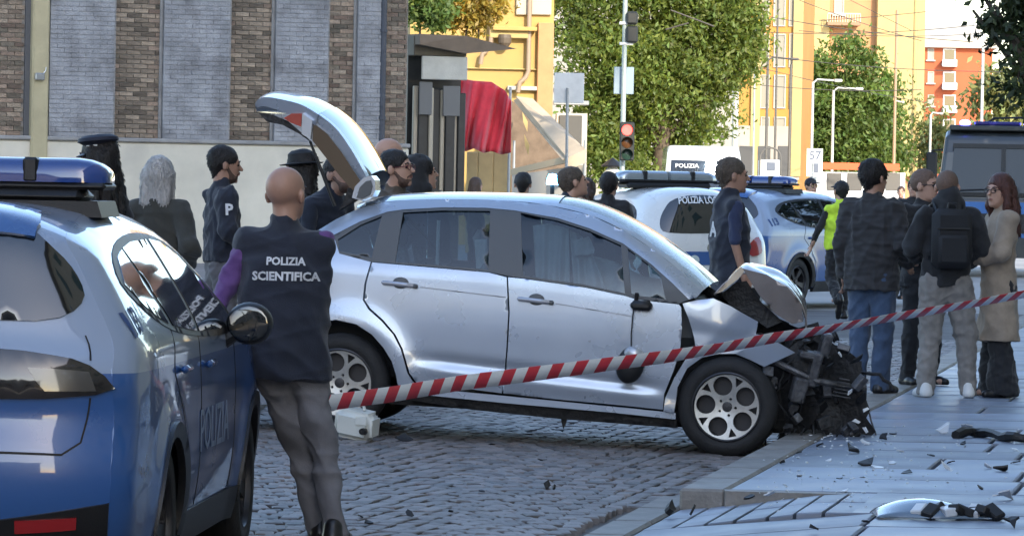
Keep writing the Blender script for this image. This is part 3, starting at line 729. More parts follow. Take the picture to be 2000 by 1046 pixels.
hatch.location = Wr+EY*HWH
_O = Wr+EY*HWH
def Lp(px, py, y=-.80):                        # picture point -> (x, z) on the car's long plane at lateral y
    d = at(px, py, 1)-CAMP; t = (_O+EY*y-CAMP).dot(EY)/d.dot(EY); p = CAMP+d*t-_O; return (p.dot(EX), p.dot(EZ))
def LP(pts, y=-.80): return [Lp(a, b, y) for a, b in pts]
top_px = [(470,790),(452,735),(456,660),(478,590),(520,520),(566,482),(620,447),(648,429),(690,408),(735,396),(783,391),(858,389),(981,392),(1060,400),(1149,421),(1215,451),(1280,492),(1330,530),(1372,568)]
# outline runs rear -> front here; Shape wants front -> rear
SO = LP(top_px[::-1], -.72)
SS = Shape(SO, .845, .70, .22, .34, (.10, .0), (.05, 2.2), -.70, 2.7, [(0,.07),(.25,.08),(.33,.05),(.5,.045),(.66,.05),(.72,.10),(1,.12)], ((0,0,.40,.022),))
near = SS.side(-1); far = SS.side(1)
DLO = LP([(649,459),(700,432),(749,414),(783,409),(858,405),(944,406),(1000,411),(1086,426),(1149,446),(1215,475),(1272,515),(1315,552),(1348,584),(1327,592),(1247,583),(1224,576),(1143,559),(1023,542),(998,539),(955,530),(772,514),(726,510),(663,495)], -.76)
G = [('quarter_glass', LP([(664,490),(660,467),(702,439),(742,422),(728,503)], -.74)), ('rear_door_glass', LP([(783,415),(860,411),(953,412),(956,526),(864,518),(774,511)], -.74)),
     ('front_door_glass', LP([(1013,416),(1086,431),(1149,451),(1212,479),(1223,572),(1143,555),(1024,538)], -.74)), ('front_quarter_glass', LP([(1225,485),(1268,517),(1292,540),(1302,583),(1250,577),(1235,572)], -.74))]
quarter = LP([(620,447),(648,429),(690,408),(735,396),(757,394),(752,404),(749,414),(700,432),(649,459),(663,495),(725,511),(724,516),(714,553),(711,585),(722,603),(748,626),(771,652),(786,681),(799,728),(811,747),(811,752),(780,752),(776,728),(768,703),(752,677),(730,652),(700,632),(660,623),(620,630),(590,646),(565,675),(550,711),(545,760),(545,790),(470,790),(452,735),(456,660),(478,590),(520,520),(566,482)], -.78)
rail = LP([(757,394),(783,391),(858,389),(981,392),(1060,400),(1149,421),(1215,451),(1280,492),(1330,530),(1372,568),(1362,580),(1348,584),(1315,552),(1272,515),(1215,475),(1149,446),(1086,426),(1000,411),(944,406),(858,405),(783,409),(749,414),(752,404)], -.74)
rdoor = LP([(727,512),(772,516),(955,532),(990,541),(994,608),(991,670),(987,722),(981,767),(900,756),(815,746),(802,727),(789,680),(774,651),(751,624),(725,601),(714,585),(717,553),(726,516)])
fdoor = LP([(993,541),(1023,544),(1143,561),(1224,578),(1247,585),(1327,594),(1331,600),(1333,640),(1329,684),(1316,724),(1298,768),(1295,799),(1200,789),(1080,778),(984,767),(990,722),(994,670),(997,608)])
def near_crease(u, v, off):                     # door skin with a lens-shaped hollow above the sill
    P = near(u, v, off); lo = v-(.165-.058*u); win = np.clip((u-.42)/.25, 0, 1)*np.clip((2.1-u)/.2, 0, 1)
    P[:,1] += win*(.016*np.exp(-((lo-.05)/.035)**2)-.010*np.exp(-((lo+.02)/.04)**2)); return P
panel('quarter_panel', quarter, near, SILV, hatch, step=.035, depth=.02)
panel('roof_rail', rail, near, SILV, hatch, step=.025, depth=.015)
rd = panel('rear_door', rdoor, near_crease, SILV, hatch, step=.024, depth=.025)
fd = panel('front_door', fdoor, near_crease, SILV, hatch, step=.024, depth=.025)
panel('window_frame', DLO, near, GREYT, hatch, holes=[g[1] for g in G], step=.03, depth=.03, off=-.004)
for nm, g in G: panel(nm, inset_poly(g, -.004), near, CARGL, hatch, step=.06, depth=.0, off=-.016)
panel('sill', LP([(809,755),(985,772),(1296,803),(1320,806),(1320,818),(1200,805),(985,786),(806,768)]), lambda u, v, off: np.stack([u, -(SS.W(u, np.full_like(v, .05))-.012+off)-(.0*v), v], 1), SILV, hatch, step=.04, depth=.03, off=-.006, smooth=False)
panel('lower_sill', LP([(804,766),(985,786),(1200,806),(1322,819),(1322,835),(1092,817),(921,799),(802,780)], -.74), near, ENG, hatch, step=.06, depth=.10, off=-.05)
mb = MB(); a = Lp(1098,820); mb.prism([(a[0]-.03,a[1]+.05),(a[0]+.03,a[1]+.05),(a[0]+.012,a[1]-.03),(a[0],a[1]-.06),(a[0]-.012,a[1]-.02)], -.70, -.66, lambda u,v,d: (u,d,v)); mb.build('jacking_bracket', ENG, hatch)
# far side, the same skin with its window openings
farpoly = [tuple(p) for p in SS.O[::2]]+LP([(470,790),(545,790)])
farside = LP([(620,447),(690,408),(735,396),(783,391),(858,389),(981,392),(1060,400),(1149,421),(1215,451),(1280,492),(1330,530),(1362,580),(1335,600),(1330,690),(1300,800),(985,772),(811,752),(780,752),(768,703),(730,652),(660,623),(590,646),(550,711),(545,790),(470,790),(452,735),(456,660),(478,590),(520,520),(566,482)], -.78)
panel('far_side', farside, far, SILV, hatch, holes=[g[1] for g in G], step=.06, depth=.03, flip=True)
for nm, g in G: panel(nm, g, far, CARGL, hatch, step=.1, depth=.0, off=-.012, flip=True)
# handles
for (hx0, hx1, hyy) in ((745,819,549), (1010,1084,581)):
    a = Lp(hx0, hyy); b = Lp(hx1, hyy+10); cx, cz = (a[0]+b[0])/2, (a[1]+b[1])/2; yw = -float(SS.W(np.array([cx]), np.array([cz]))[0])
    mb = MB(); mb.ell((cx+.005, yw+.012, cz+.002), (.062,.022,.044), 20, 10); mb.build('handle_recess', GREYT, hatch, smooth=True)
    m_ = Tm((cx, yw-.020, cz), 0, R(3), 0); mb = MB(); mb.bbox(-.115, .115, -.013, .010, -.015, .013, .011, m_); mb.build('door_handle', mat('handle_silver', (.55,.56,.6), .25, metal=.5, coat=1), hatch, smooth=True)
    mb = MB(); mb.bbox(.085, .118, -.015, .010, -.016, .012, .008, m_); mb.build('lock_cover', GREYT, hatch)
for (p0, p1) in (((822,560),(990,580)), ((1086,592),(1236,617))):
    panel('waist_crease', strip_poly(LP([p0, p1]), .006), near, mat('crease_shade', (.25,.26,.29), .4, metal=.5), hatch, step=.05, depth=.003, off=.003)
# roof and windscreen
T = SS.T; tt = lambda px, py: T(*Lp(px, py, -.72))
pl, mp = SS.wp([(tt(1085,404),-1),(tt(692,408),-1),(tt(692,408),1),(tt(1085,404),1)]); panel('roof', pl, mp, SILV, hatch, step=.05, depth=.0)
pl, mp = SS.wp([(tt(1370,566),-.90),(tt(1085,404),-.90),(tt(1085,404),.90),(tt(1370,566),.90)]); panel('windscreen', pl, mp, CRACK, hatch, step=.06, depth=.0, off=-.008)
for sg in (-1, 1):
    pl, mp = SS.wp([(tt(1372,568),sg*.88),(tt(1085,404),sg*.88),(tt(1085,404),sg),(tt(1372,568),sg)]); panel('pillar', pl, mp, SILV, hatch, step=.04, depth=.0)
pl, mp = SS.wp([(tt(520,520),-1),(tt(470,790),-1),(tt(470,790),1),(tt(520,520),1)]); panel('rear_bumper', pl, mp, SILV, hatch, step=.07, depth=.0)
# interior
mb = MB(); mb.box(-.55, WB-.15, -.68, .68, -.12, -.06); mb.build('floor_pan', UNDER, hatch)
mb = MB(); mb.bbox(-.6, .1, -.5, .5, -.14, .30, .03); mb.build('fuel_tank', UNDER, hatch); mb = MB(); mb.bbox(WB-.55, WB+.35, -.56, .56, -.16, .36, .03); mb.build('underbody', UNDER, hatch)
for nm, cx in (('rear_bench', .42),):
    mb = MB(); m_ = Tm((cx,0,.28), 0, R(-14)); mb.bbox(-.08,.08,-.60,.60,-.1,.42,.04,m_); mb.bbox(0,.5,-.60,.60,-.2,-.05,.04,Tm((cx,0,.28))); mb.build(nm, SEATM, hatch)
    for y in (-.38, .38):
        mb = MB(); mb.bbox(-.04,.04,y-.13,y+.13,.46,.62,.04,m_); mb.build('headrest', SEATM, hatch)
for y in (-.37, .37):
    s_ = empty('front_seat', (1.22, y, .20)); s_.parent = hatch; m_ = Tm((-.22,0,.06), 0, R(-16))
    mb = MB(); mb.bbox(-.2,.32,-.24,.24,-.14,.06,.05); mb.build('seat_cushion', SEATM, s_, smooth=True)
    mb = MB(); mb.bbox(-.07,.07,-.23,.23,-.02,.56,.06,m_); mb.build('seat_back', SEATM, s_, smooth=True)
    mb = MB(); mb.bbox(-.05,.05,-.13,.13,.60,.78,.045,m_); mb.build('headrest', SEATM, s_, smooth=True)
mb = MB(); mb.bbox(1.90, 2.25, -.66, .66, .35, .66, .06); mb.build('dashboard', GREYT, hatch)
def airbag(nm, c, r, seed, s=1):
    rr = random.Random(seed); mb = MB(); mb.ell((0,0,0), r, 26, 18); V = []
    for v in mb.v:
        p = Vector(v); k = 1+.16*math.sin(p.x*21+seed)+.13*math.sin(p.z*26+2*seed+p.x*9)+.08*math.sin(p.y*30+seed*3); V.append((c[0]+p.x*k, c[1]+p.y*k, c[2]+p.z*(1+.5*(k-1))))
    mb.v = V; return mb.build(nm, AIRB, hatch, smooth=True)
def air_sheet(nm, pts_top, pts_bot, y, amp, seed, fl=26):
    n, k = 30, 10; V = []
    for j in range(k+1):
        for i in range(n+1):
            t, q = i/n, j/k; a0 = [np.interp(t, np.linspace(0,1,len(pts_top)), [p[c] for p in pts_top]) for c in (0,1)]; b0 = [np.interp(t, np.linspace(0,1,len(pts_bot)), [p[c] for p in pts_bot]) for c in (0,1)]
            x, z = Lp(a0[0]+(b0[0]-a0[0])*q, a0[1]+(b0[1]-a0[1])*q, y); V.append((x, y+amp*(math.sin(t*fl*.5+seed+q*1.2)+.5*math.sin(t*fl+2*seed+q*3))*(.4+q*.8), z))
    F = [(j*(n+1)+i, (j+1)*(n+1)+i, (j+1)*(n+1)+i+1, j*(n+1)+i+1) for j in range(k) for i in range(n)]
    o = link(nm, mesh_np(nm, V, F), AIRB, hatch, True); so = o.modifiers.new('s', 'SOLIDIFY'); so.thickness = .006
air_sheet('curtain_airbag', [(1040,440),(1075,436),(1110,446)], [(1046,548),(1080,556),(1112,560)], -.56, .022, 1)
air_sheet('curtain_airbag', [(1118,470),(1150,462),(1162,488)], [(1124,500),(1150,498),(1160,494)], -.55, .012, 4, 12)
air_sheet('curtain_airbag', [(1112,450),(1130,455),(1150,480)], [(1120,562),(1150,566),(1190,572)], -.50, .03, 2, 18)
air_sheet('dashboard_airbag', [(1160,500),(1200,510),(1260,540),(1290,545)], [(1165,572),(1210,578),(1260,584),(1300,588)], -.40, .04, 6, 20)
air_sheet('side_airbag', [(926,468),(952,466)], [(930,532),(955,534)], -.52, .015, 7, 10)
mb = MB(); a = Lp(856,430,-.6); b = Lp(853,516,-.6); mb.tube([(a[0],-.58,a[1]),(b[0],-.58,b[1])], .012, 6); mb.build('seat_belt', mat('belt_light', (.55,.58,.58), .7), hatch)
mb = MB(); a = Lp(790,425,-.6); b = Lp(830,462,-.6); c = Lp(856,492,-.6); mb.tube([(a[0],-.5,a[1]),(b[0],-.55,b[1]),(c[0],-.58,c[1])], .009, 6); mb.build('seat_belt', BLACKPL, hatch)
# wheels
wheel(hatch, (0,-.745,0), .312, .20, .222, 'holes', -1); wheel(hatch, (WB,-.745,0), .312, .20, .222, 'holes', -1, steer=R(-3))
wheel(hatch, (0,.745,0), .312, .20, .222, 'holes', 1); wheel(hatch, (WB,.745,-.0), .312, .20, .222, 'holes', 1)
mb = MB(); mb.box(-.42,.42,-.63,.63,.05,.44); mb.build('wheel_housing', UNDER, hatch)
# door mirror: bracket on the door, housing dangling on its cable
a = Lp(1247,590,-.9); mb = MB(); mb.bbox(a[0]-.05,a[0]+.085,-.92,-.80,a[1]-.05,a[1]+.01,.02); mb.tube([(a[0]-.02,-.86,a[1]+.0),(a[0]-.015,-.87,a[1]+.055)], .014, 6); mb.build('mirror_bracket', BLACKPL, hatch, smooth=True)
b = Lp(1231,712,-.9); mb = MB(); mb.tube([(a[0]-.03,-.88,a[1]-.03),(a[0]-.035,-.885,(a[1]+b[1])/2),(b[0],-.89,b[1]+.08)], .0045, 6); mb.build('mirror_cable', BLACKPL, hatch)
m_ = Tm((b[0],-.905,b[1]), 0, R(12), 0)
mb = MB(); mb.ell((0,0,0), (.088,.05,.118), 20, 14, m_); mb.v = [v if v[2] > b[1]-.14 else v for v in mb.v]; mb.build('mirror_housing', BLACKPL, hatch, smooth=True)
mb = MB(); mb.ell((.006,-.014,.070), (.066,.042,.050), 16, 10, m_); mb.build('mirror_cap', mat('cap_silver', (.46,.47,.49), .3, metal=.5, coat=1), hatch, smooth=True)
# ---- crushed front ------------------------------------------------
def crumple(amp, seed, base=near):
    rr = np.random.RandomState(seed); K = [(rr.uniform(-1,1), rr.uniform(-1,1), rr.uniform(4,11), rr.uniform(0,6)) for _ in range(7)]
    def f(u, v, off):
        P = base(u, v, off); h = 0
        for a_, b_, k_, p_ in K:
            l_ = math.hypot(a_, b_); ph = (a_*u+b_*v)/l_*k_+p_; h = h+np.abs(((ph/PI) % 2)-1)*2-1
        P[:,1] += amp*h/3; P[:,0] += amp*.2*h/3; return P
    return f
def crump_panel(nm, poly, amp, seed, m_, y=-.80, step=.03, base=near, **k):
    o = panel(nm, LP(poly, y), crumple(amp, seed, base), m_, hatch, step=step, closed=True, depth=.004, **k); o.data.set_sharp_from_angle(angle=R(28)); return o
crump_panel('front_wing', [(1337,592),(1362,586),(1395,582),(1430,598),(1478,628),(1474,650),(1470,672),(1462,684),(1440,690),(1404,690),(1372,697),(1344,718),(1325,755),(1319,805),(1299,802),(1302,775),(1320,735),(1341,701),(1362,688),(1358,660),(1348,620)], .085, 3, SILV, step=.024)
crump_panel('torn_wing', [(1478,652),(1500,655),(1552,689),(1520,704),(1494,716),(1468,702),(1440,690),(1470,676)], .05, 8, SILV, -.84)
flat = lambda y: (lambda u, v, off: np.stack([u, np.full_like(u, y)-off, v], 1))
for (y, sd_, amp, poly) in ((-.58, 11, .05, [(1500,712),(1530,694),(1560,668),(1575,700),(1600,690),(1612,720),(1590,760),(1606,800),(1580,836),(1540,862),(1516,840),(1528,780),(1520,740)]), (-.50, 17, .06, [(1612,712),(1640,690),(1664,706),(1688,704),(1686,740),(1692,770),(1702,800),(1694,815),(1712,842),(1700,852),(1672,842),(1640,850),(1600,852),(1590,810),(1622,770),(1604,740)]),
        (-.1, 12, .07, [(1540,660),(1580,648),(1600,668),(1650,676),(1680,704),(1688,760),(1680,830),(1600,848),(1530,850),(1525,720)]), (.45, 15, .07, [(1520,650),(1590,640),(1630,672),(1668,704),(1672,760),(1660,840),(1560,850),(1510,760)])):
    o = crump_panel('torn_bumper', poly, amp, sd_, ENG, y, .028, flat(y))
rr = random.Random(5)
ENGM = mat('engine_metal', (.13,.13,.135), .45, metal=.8, var=.4, vs=14, bump=.4, bs=60); HOSE = mat('hose_rubber', (.02,.02,.021), .6); WIREC = mat('wire_red', (.16,.03,.02), .5)
for i in range(120):
    px = rr.uniform(1482,1690); py = rr.uniform(652,856)
    if py < 700 and px > 1650: continue
    y = rr.uniform(-.78,-.35); c = Lp(px, py, y); m_ = Tm((c[0], y, c[1]), rr.uniform(-1.2,1.2), rr.uniform(-1.2,1.2), rr.uniform(-1.2,1.2)); mb = MB(); k = rr.random()
    if k < .30: sx, sy, sz = rr.uniform(.012,.05), rr.uniform(.012,.04), rr.uniform(.010,.045); mb.bbox(-sx,sx,-sy,sy,-sz,sz,.004,m_); nm = 'broken_bracket'
    elif k < .52:
        p0 = Vector((c[0],y,c[1])); pts = [p0]; d = Vector((rr.uniform(-1,1),rr.uniform(-.4,.2),rr.uniform(-1,.6))).normalized()
        for j in range(7): d = (d+Vector((rr.uniform(-.7,.7),rr.uniform(-.3,.3),rr.uniform(-.8,.5)))).normalized(); pts.append(pts[-1]+d*.045)
        mb.tube(pts, rr.choice([.003,.004,.006,.012]), 6); nm = 'torn_hose'
    elif k < .60: mb.lathe([(.001,-.02),(.034,-.02),(.038,-.014),(.030,-.008),(.030,.008),(.038,.014),(.034,.02),(.001,.02)], 18, m_); nm = 'pulley'
    else:
        n_ = rr.choice([4,5,6]); L_ = rr.uniform(.03,.085); q = [(L_*rr.uniform(.4,1.2)*math.cos(2*PI*j/n_), L_*rr.uniform(.3,.9)*math.sin(2*PI*j/n_)) for j in range(n_)]; bn = rr.uniform(-4,4)
        mb.prism(q, -.003, .003, lambda u,v,d: m_ @ Vector((u,v,d+bn*u*u))); nm = 'plastic_shard'
    r_ = rr.random(); mb.build(nm, ENGM if r_ < .14 else ENGG if r_ < .36 else WIREC if (nm == 'torn_hose' and r_ < .45) else ENG, hatch, smooth=nm in ('torn_hose','pulley'))
for (px, py, sx, sz, y) in ((1590,720,.030,.11,-.70),(1612,672,.03,.075,-.66),(1560,760,.045,.08,-.70),(1578,692,.06,.022,-.72)):
    c = Lp(px, py, y); mb = MB(); mb.bbox(-sx,sx,-.05,.05,-sz,sz,.012,Tm((c[0],y,c[1]),.2,.15,.3)); mb.build('engine_block', ENGG, hatch)
c = Lp(1645,745,-.62)
for k in range(6): mb = MB(); mb.bbox(-.06+.008*k,.06-.006*(k%3),-.008,.008,-.003,.003,.001,Tm((c[0],-.66,c[1]-.09+k*.022),.1,.12,.25)); mb.build('radiator_fin', ENGM, hatch)
mb = MB(); a_ = Lp(1500,700,-.7); b_ = Lp(1690,760,-.5); mb.tube([(a_[0],-.70,a_[1]),((a_[0]+b_[0])/2,-.72,a_[1]-.12),(b_[0],-.52,b_[1])], .022, 8); mb.build('bumper_beam', ENGM, hatch, smooth=True)
for (px, py, y) in ((1660,765,-.74),(1672,822,-.75),(1690,838,-.74),(1690,800,-.74),(1585,853,-.76),(1612,855,-.75),(1560,856,-.75),(1640,690,-.7)):
    c = Lp(px, py, y); mb = MB(); T_ = Tm((c[0],y,c[1]), rr.uniform(-.8,.8), rr.uniform(-1,1), rr.uniform(-1,1)); k_ = rr.uniform(.4,1.0); mb.prism([(-.028*k_,-.008),(.03*rr.uniform(.4,1),-.010),(.030*k_,.006),(-.01,.014*k_)], -.004, .004, lambda u,v,d: T_ @ Vector((u,d,v))); mb.build('lamp_fragment', mat('lamp_shard', (.75,.77,.78), .15), hatch)
# folded bonnet: an inverted V across the car
def bonnet():
    prof = LP([(1398,572),(1420,545),(1448,521),(1470,524),(1505,534),(1535,552),(1560,582),(1569,605),(1568,626)], -.45)
    prof = smooth_poly(prof, 4); n = len(prof); V = []; ny = 27; F = []
    for j in range(ny):
        v = j/(ny-1)*2-1; y = -.10+v*.62
        for i, (x, z) in enumerate(prof):
            t = i/(n-1); sag = -.05*abs(v)**2*(.4+t)+.022*(abs(math.sin(v*5+t*4))-.5)+.02*(abs(math.sin(t*9+v*2.2))-.5)
            wd = 1-.12*t; tw = -.06*v*t
            V.append((x+tw*.6-.05*t*(1-v*v)*0, -.05+v*.62*wd, z+sag+.04*t*(v+1)*.4))
    F = [(j*n+i, j*n+i+1, (j+1)*n+i+1, (j+1)*n+i) for j in range(ny-1) for i in range(n-1)]
    me = mesh_np('folded_bonnet', V, F); o = link('folded_bonnet', me, SILV, hatch, True)
    so = o.modifiers.new('s', 'SOLIDIFY'); so.thickness = .012; so.offset = -1; return o
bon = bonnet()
bf = LP([(1460,535),(1490,548),(1520,580),(1540,612),(1548,634),(1520,628),(1490,608),(1470,580)], -.60)
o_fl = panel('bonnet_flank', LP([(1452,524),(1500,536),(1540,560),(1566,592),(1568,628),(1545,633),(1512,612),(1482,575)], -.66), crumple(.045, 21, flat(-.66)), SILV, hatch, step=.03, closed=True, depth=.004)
o = panel('bonnet_underside', LP([(1398,573),(1445,521),(1456,526),(1440,545),(1408,570)], -.68), crumple(.015, 22, flat(-.68)), mat('warm_lit_primer', (.62,.50,.36), .5, var=.15), hatch, step=.03, closed=True, depth=.004)  # primer with the warm light on it put into its colour
crump_panel('bonnet_frame', [(1410,575),(1440,552),(1462,548),(1490,590),(1530,628),(1500,640),(1470,618),(1430,596)], .06, 31, ENG, -.5, .04, flat(-.5))
crump_panel('scuttle', [(1360,545),(1400,570),(1470,610),(1560,640),(1600,628),(1612,660),(1480,700),(1400,600)], .08, 33, ENG, -.2, .05, flat(-.2))
crump_panel('scuttle', [(1340,545),(1400,570),(1470,600),(1540,630),(1560,690),(1400,690),(1350,600)], .06, 35, ENG, .4, .06, flat(.4))
# ---- raised tailgate ----------------------------------------------
BONP = mat('bonnet_brown_reflection', (.29,.255,.24), .36, metal=.42, coat=1.0, dirt=((.30,.245,.20), 4, .6), var=.15, vs=5)  # brown reflection painted into the silver bonnet's colour and its dirt noise
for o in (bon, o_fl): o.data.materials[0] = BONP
TG = empty('tailgate', (0,0,0)); TG.parent = hatch
outer = LP([(503,214),(501,203),(508,194),(525,190),(560,196),(592,205),(625,224),(658,251),(686,290),(706,325),(716,346)], -.55)
inner = LP([(503,222),(506,219),(512,218),(526,222),(556,236),(582,249),(610,272),(640,312),(664,346),(686,372),(700,372)], -.55)
def tg_sheet(nm, i0, i1, hw, m_, thick=True, yoff=0, push=0., hw2=None):
    A = smooth_poly(outer, 4)[i0*4:i1*4+1]; B = smooth_poly(inner, 4)[i0*4:i1*4+1]; n = len(A); V = []; F = []; ny = 13
    for j in range(ny):
        v = j/(ny-1)*2-1; c = .05*(1-v*v)
        for k in range(n):
            (x, z), (xi, zi) = A[k], B[k]; nx, nz = x-xi, z-zi; l_ = math.hypot(nx, nz)+1e-6; w_ = hw+((hw2 or hw)-hw)*k/(n-1)
            V.append((x+nx/l_*(c+push), v*w_, z+nz/l_*(c+push)))
    F = [(j*n+i, (j+1)*n+i, (j+1)*n+i+1, j*n+i+1) for j in range(ny-1) for i in range(n-1)]; b = len(V)
    if thick:
        for v in (-1, 1):
            for k in range(n):
                w_ = hw+((hw2 or hw)-hw)*k/(n-1); V.append((A[k][0], v*w_, A[k][1])); V.append((B[k][0]*.6+A[k][0]*.4, v*w_*.97, B[k][1]*.6+A[k][1]*.4))
        for s_ in range(2):
            o_ = b+s_*2*n
            F += [(o_+2*k, o_+2*k+1, o_+2*k+3, o_+2*k+2) for k in range(n-1)]
        F += [(b+2*k+1, b+2*n+2*k+1, b+2*n+2*k+3, b+2*k+3) for k in range(n-1)]
    me = mesh_np(nm, V, F); o = link(nm, me, m_, TG, True); me.set_sharp_from_angle(angle=R(45)); return o
tg_sheet('tailgate_skin', 0, 6, .60, SILV, hw2=.62); tg_sheet('tailgate_frame', 6, 10, .60, SILV, hw2=.56)
tg_sheet('tailgate_glass', 6, 10, .56, DARKGL, False, push=.006, hw2=.52)
def edge_plate(nm, poly, y, m_, d=.02):
    mb = MB(); mb.prism(LP(poly, -.6), y-d, y+d, lambda u,v,dd: (u,dd,v)); return mb.build(nm, m_, TG)
edge_plate('tail_lamp', [(572,222),(592,222),(590,248),(570,240),(556,231)], -.615, REDL, .03)
edge_plate('lamp_panel', [(592,222),(612,236),(608,272),(591,262)], -.612, SILV, .03)
edge_plate('inner_trim', [(505,220),(530,224),(560,236),(590,262),(608,278),(586,262),(552,244),(522,238)], -.58, ENG, .03)
edge_plate('glass_edge', [(612,240),(640,262),(668,298),(690,332),(704,352),(690,372),(664,344),(640,312),(610,274)], -.60, mat('brown_reflection_glass', (.030,.018,.014), .06, coat=1), .006)  # brown of the mirrored buildings put into the glass colour
mb = MB(); c = Lp(650,238,-.2); mb.ell((c[0],-.2,c[1]), (.05,.05,.05), 12, 8); mb.build('wiper_motor', BLACKPL, TG, smooth=True)
edge_plate('roof_spoiler', [(688,386),(694,364),(712,346),(726,343),(733,352),(734,372),(728,384),(706,392)], -.5, SILV, .12)
edge_plate('spoiler_recess', [(698,386),(704,366),(716,354),(726,352),(729,364),(724,380),(708,388)], -.56, GREYT, .08)
mb = MB(); a = Lp(606,276,-.55); b = Lp(655,402,-.55); mb.tube([(a[0],-.56,a[1]),(b[0],-.56,b[1])], [.008,.014], 8); mb.build('gas_strut', BLACKPL, hatch)
edge_plate('hinge_trim', [(678,366),(690,368),(700,388),(660,410),(668,395)], -.5, ENG, .05)
# ================================================================== BACKGROUND VEHICLES
suv2 = copy_tree(suv); suv2['label'] = 'blue and white police SUV in the road behind the man in the yellow vest'
place_car(suv2, 1560, 62, .89, R(90-33), .0)
def hatch_shape():
    out = [(3.25,.20),(3.36,.36),(3.36,.60),(3.22,.80),(2.9,.92),(2.3,1.03),(1.75,1.30),(1.35,1.45),(.9,1.52),(.3,1.54),(-.2,1.51),(-.50,1.44),(-.60,1.34),(-.72,1.08),(-.76,.96),(-.78,.82),(-.80,.60),(-.76,.38),(-.64,.24)]
    return Shape(out, .875, .98, .55, .40, (.12, -.05), (.2, 2.3), -.78, 3.36, [(0,.16),(.12,.12),(.2,.06),(.34,.08),(.45,.06),(.66,.05),(.72,.09),(.82,.12),(.9,.12),(1,.10)], ((0,.31,.38,.02),(2.54,.31,.38,.018)))
def make_muni():
    S = hatch_shape(); T = S.T; te = S.t[-1]; root = empty('police_car', (0,0,0), 0, 'white municipal police hatchback with red tail lights seen from behind', 'police car')
    spec = dict(body=LOCW, sill=.24, arch=.36, wb=2.54, rad=.31, rim=RIM, mirror_mat=LOCW,
        dlo=smooth_poly([(-.42,1.22),(-.22,1.37),(.3,1.44),(.9,1.43),(1.3,1.36),(1.98,1.01),(1.4,.97),(.6,.985),(-.10,1.03),(-.36,1.09)], 3, True),
        glass=[('quarter_window', [(-.38,1.2),(-.2,1.34),(.05,1.39),(.1,1.03),(-.1,1.05),(-.33,1.10)]), ('rear_window', [(.12,1.39),(.8,1.405),(.78,1.0),(.17,1.02)]), ('front_window', [(.88,1.40),(1.26,1.34),(1.85,1.03),(1.4,.99),(.86,1.0)])],
        seams=[[(.83,1.0),(.84,.6),(.8,.34)], [(1.9,1.0),(1.92,.6),(1.86,.34)], [(.12,1.02),(.08,.8),(.3,.6),(.4,.34)]], handles=[(.26,.88),(1.05,.87)], mirror=(1.66,1.0), handle_mat=LOCW,
        wraps=[('front_bumper', (0, T(3.22,.80)), None, 1), ('bonnet', (T(3.22,.80), T(2.3,1.03)), None, 1), ('windscreen_surround', (T(2.3,1.03), T(1.35,1.45)), None, 1), ('roof', (T(1.35,1.45), T(-.50,1.44)), None, 1), ('tailgate', (T(-.50,1.44), T(-.79,.70)), None, 1), ('rear_bumper', (T(-.79,.70), te), None, 1)],
        decals=[('windscreen', [(T(2.25,1.06),-.9),(T(1.42,1.43),-.92),(T(1.42,1.43),.92),(T(2.25,1.06),.9)], DARKGL, .004, .005),
            ('rear_glass', smooth_poly([(T(-.55,1.40),-.66),(T(-.60,1.34),-.84),(T(-.66,1.21),-.90),(T(-.715,1.09),-.82),(T(-.735,1.04),-.5),(T(-.74,1.03),0),(T(-.735,1.04),.5),(T(-.715,1.09),.82),(T(-.66,1.21),.90),(T(-.60,1.34),.84),(T(-.55,1.40),.66),(T(-.53,1.42),0)], 3, True), DARKGL, .006, .008),
            ('blue_band', [(T(-.778,.85),-.72),(T(-.778,.85),.72),(T(-.79,.73),.66),(T(-.79,.73),-.66)], POLD, .005, .004),
            ('number_plate', [(T(-.80,.62),-.3),(T(-.80,.62),.3),(T(-.79,.52),.3),(T(-.79,.52),-.3)], WHITEP, .008, .006),
            ('lower_bumper', [(T(-.79,.48),-1),(te,-1),(te,1),(T(-.79,.48),1)], BLACKPL, .008, .01)])
    for sg in (-1, 1):
        spec['decals'].append(('tail_light', smooth_poly([(T(-.74,1.03),sg*.97),(T(-.765,.93),sg*1.0),(T(-.778,.86),sg*.98),(T(-.78,.84),sg*.78),(T(-.775,.88),sg*.66),(T(-.75,.99),sg*.80)], 2, True), REDL, .02, .03))
        spec['decals'].append(('emblem', [(T(-.785,.79)+.052*math.cos(2*PI*k/14), sg*.30+.085*math.sin(2*PI*k/14)) for k in range(14)], mat('emblem_pale', (.55,.62,.60), .5), .010, .004))
    spec['decals'].append(('maker_badge', [(T(-.775,.885)+.05*math.cos(2*PI*k/16), .075*math.sin(2*PI*k/16)) for k in range(16)], CHROME, .014, .01))
    spec['decals'].append(('wiper', strip_poly([(T(-.735,1.04),0),(T(-.69,1.15),-.45)], .022), BLACKPL, .022, .012))
    mk_car(root, S, spec)
    # lettering along the top of the rear window
    me = text_mesh('POLIZIA LOCALE', .095, .0008, 2, .002)
    V = np.array([tuple(v.co) for v in me.vertices]); t0 = T(-.585,1.36); Q = S.wrap(t0-V[:,1], (-V[:,0])/.62, V[:,2]+.016)
    for v, q in zip(me.vertices, Q): v.co = q
    link('window_lettering', me, MT['white_letter'], root)
    bar = lightbar(root, .45, 1.575, .62, SILV_LAMP, .10)
    return root
muni = make_muni(); place_car(muni, 1190, 52.5, .86, R(90+22), .0, side=1)

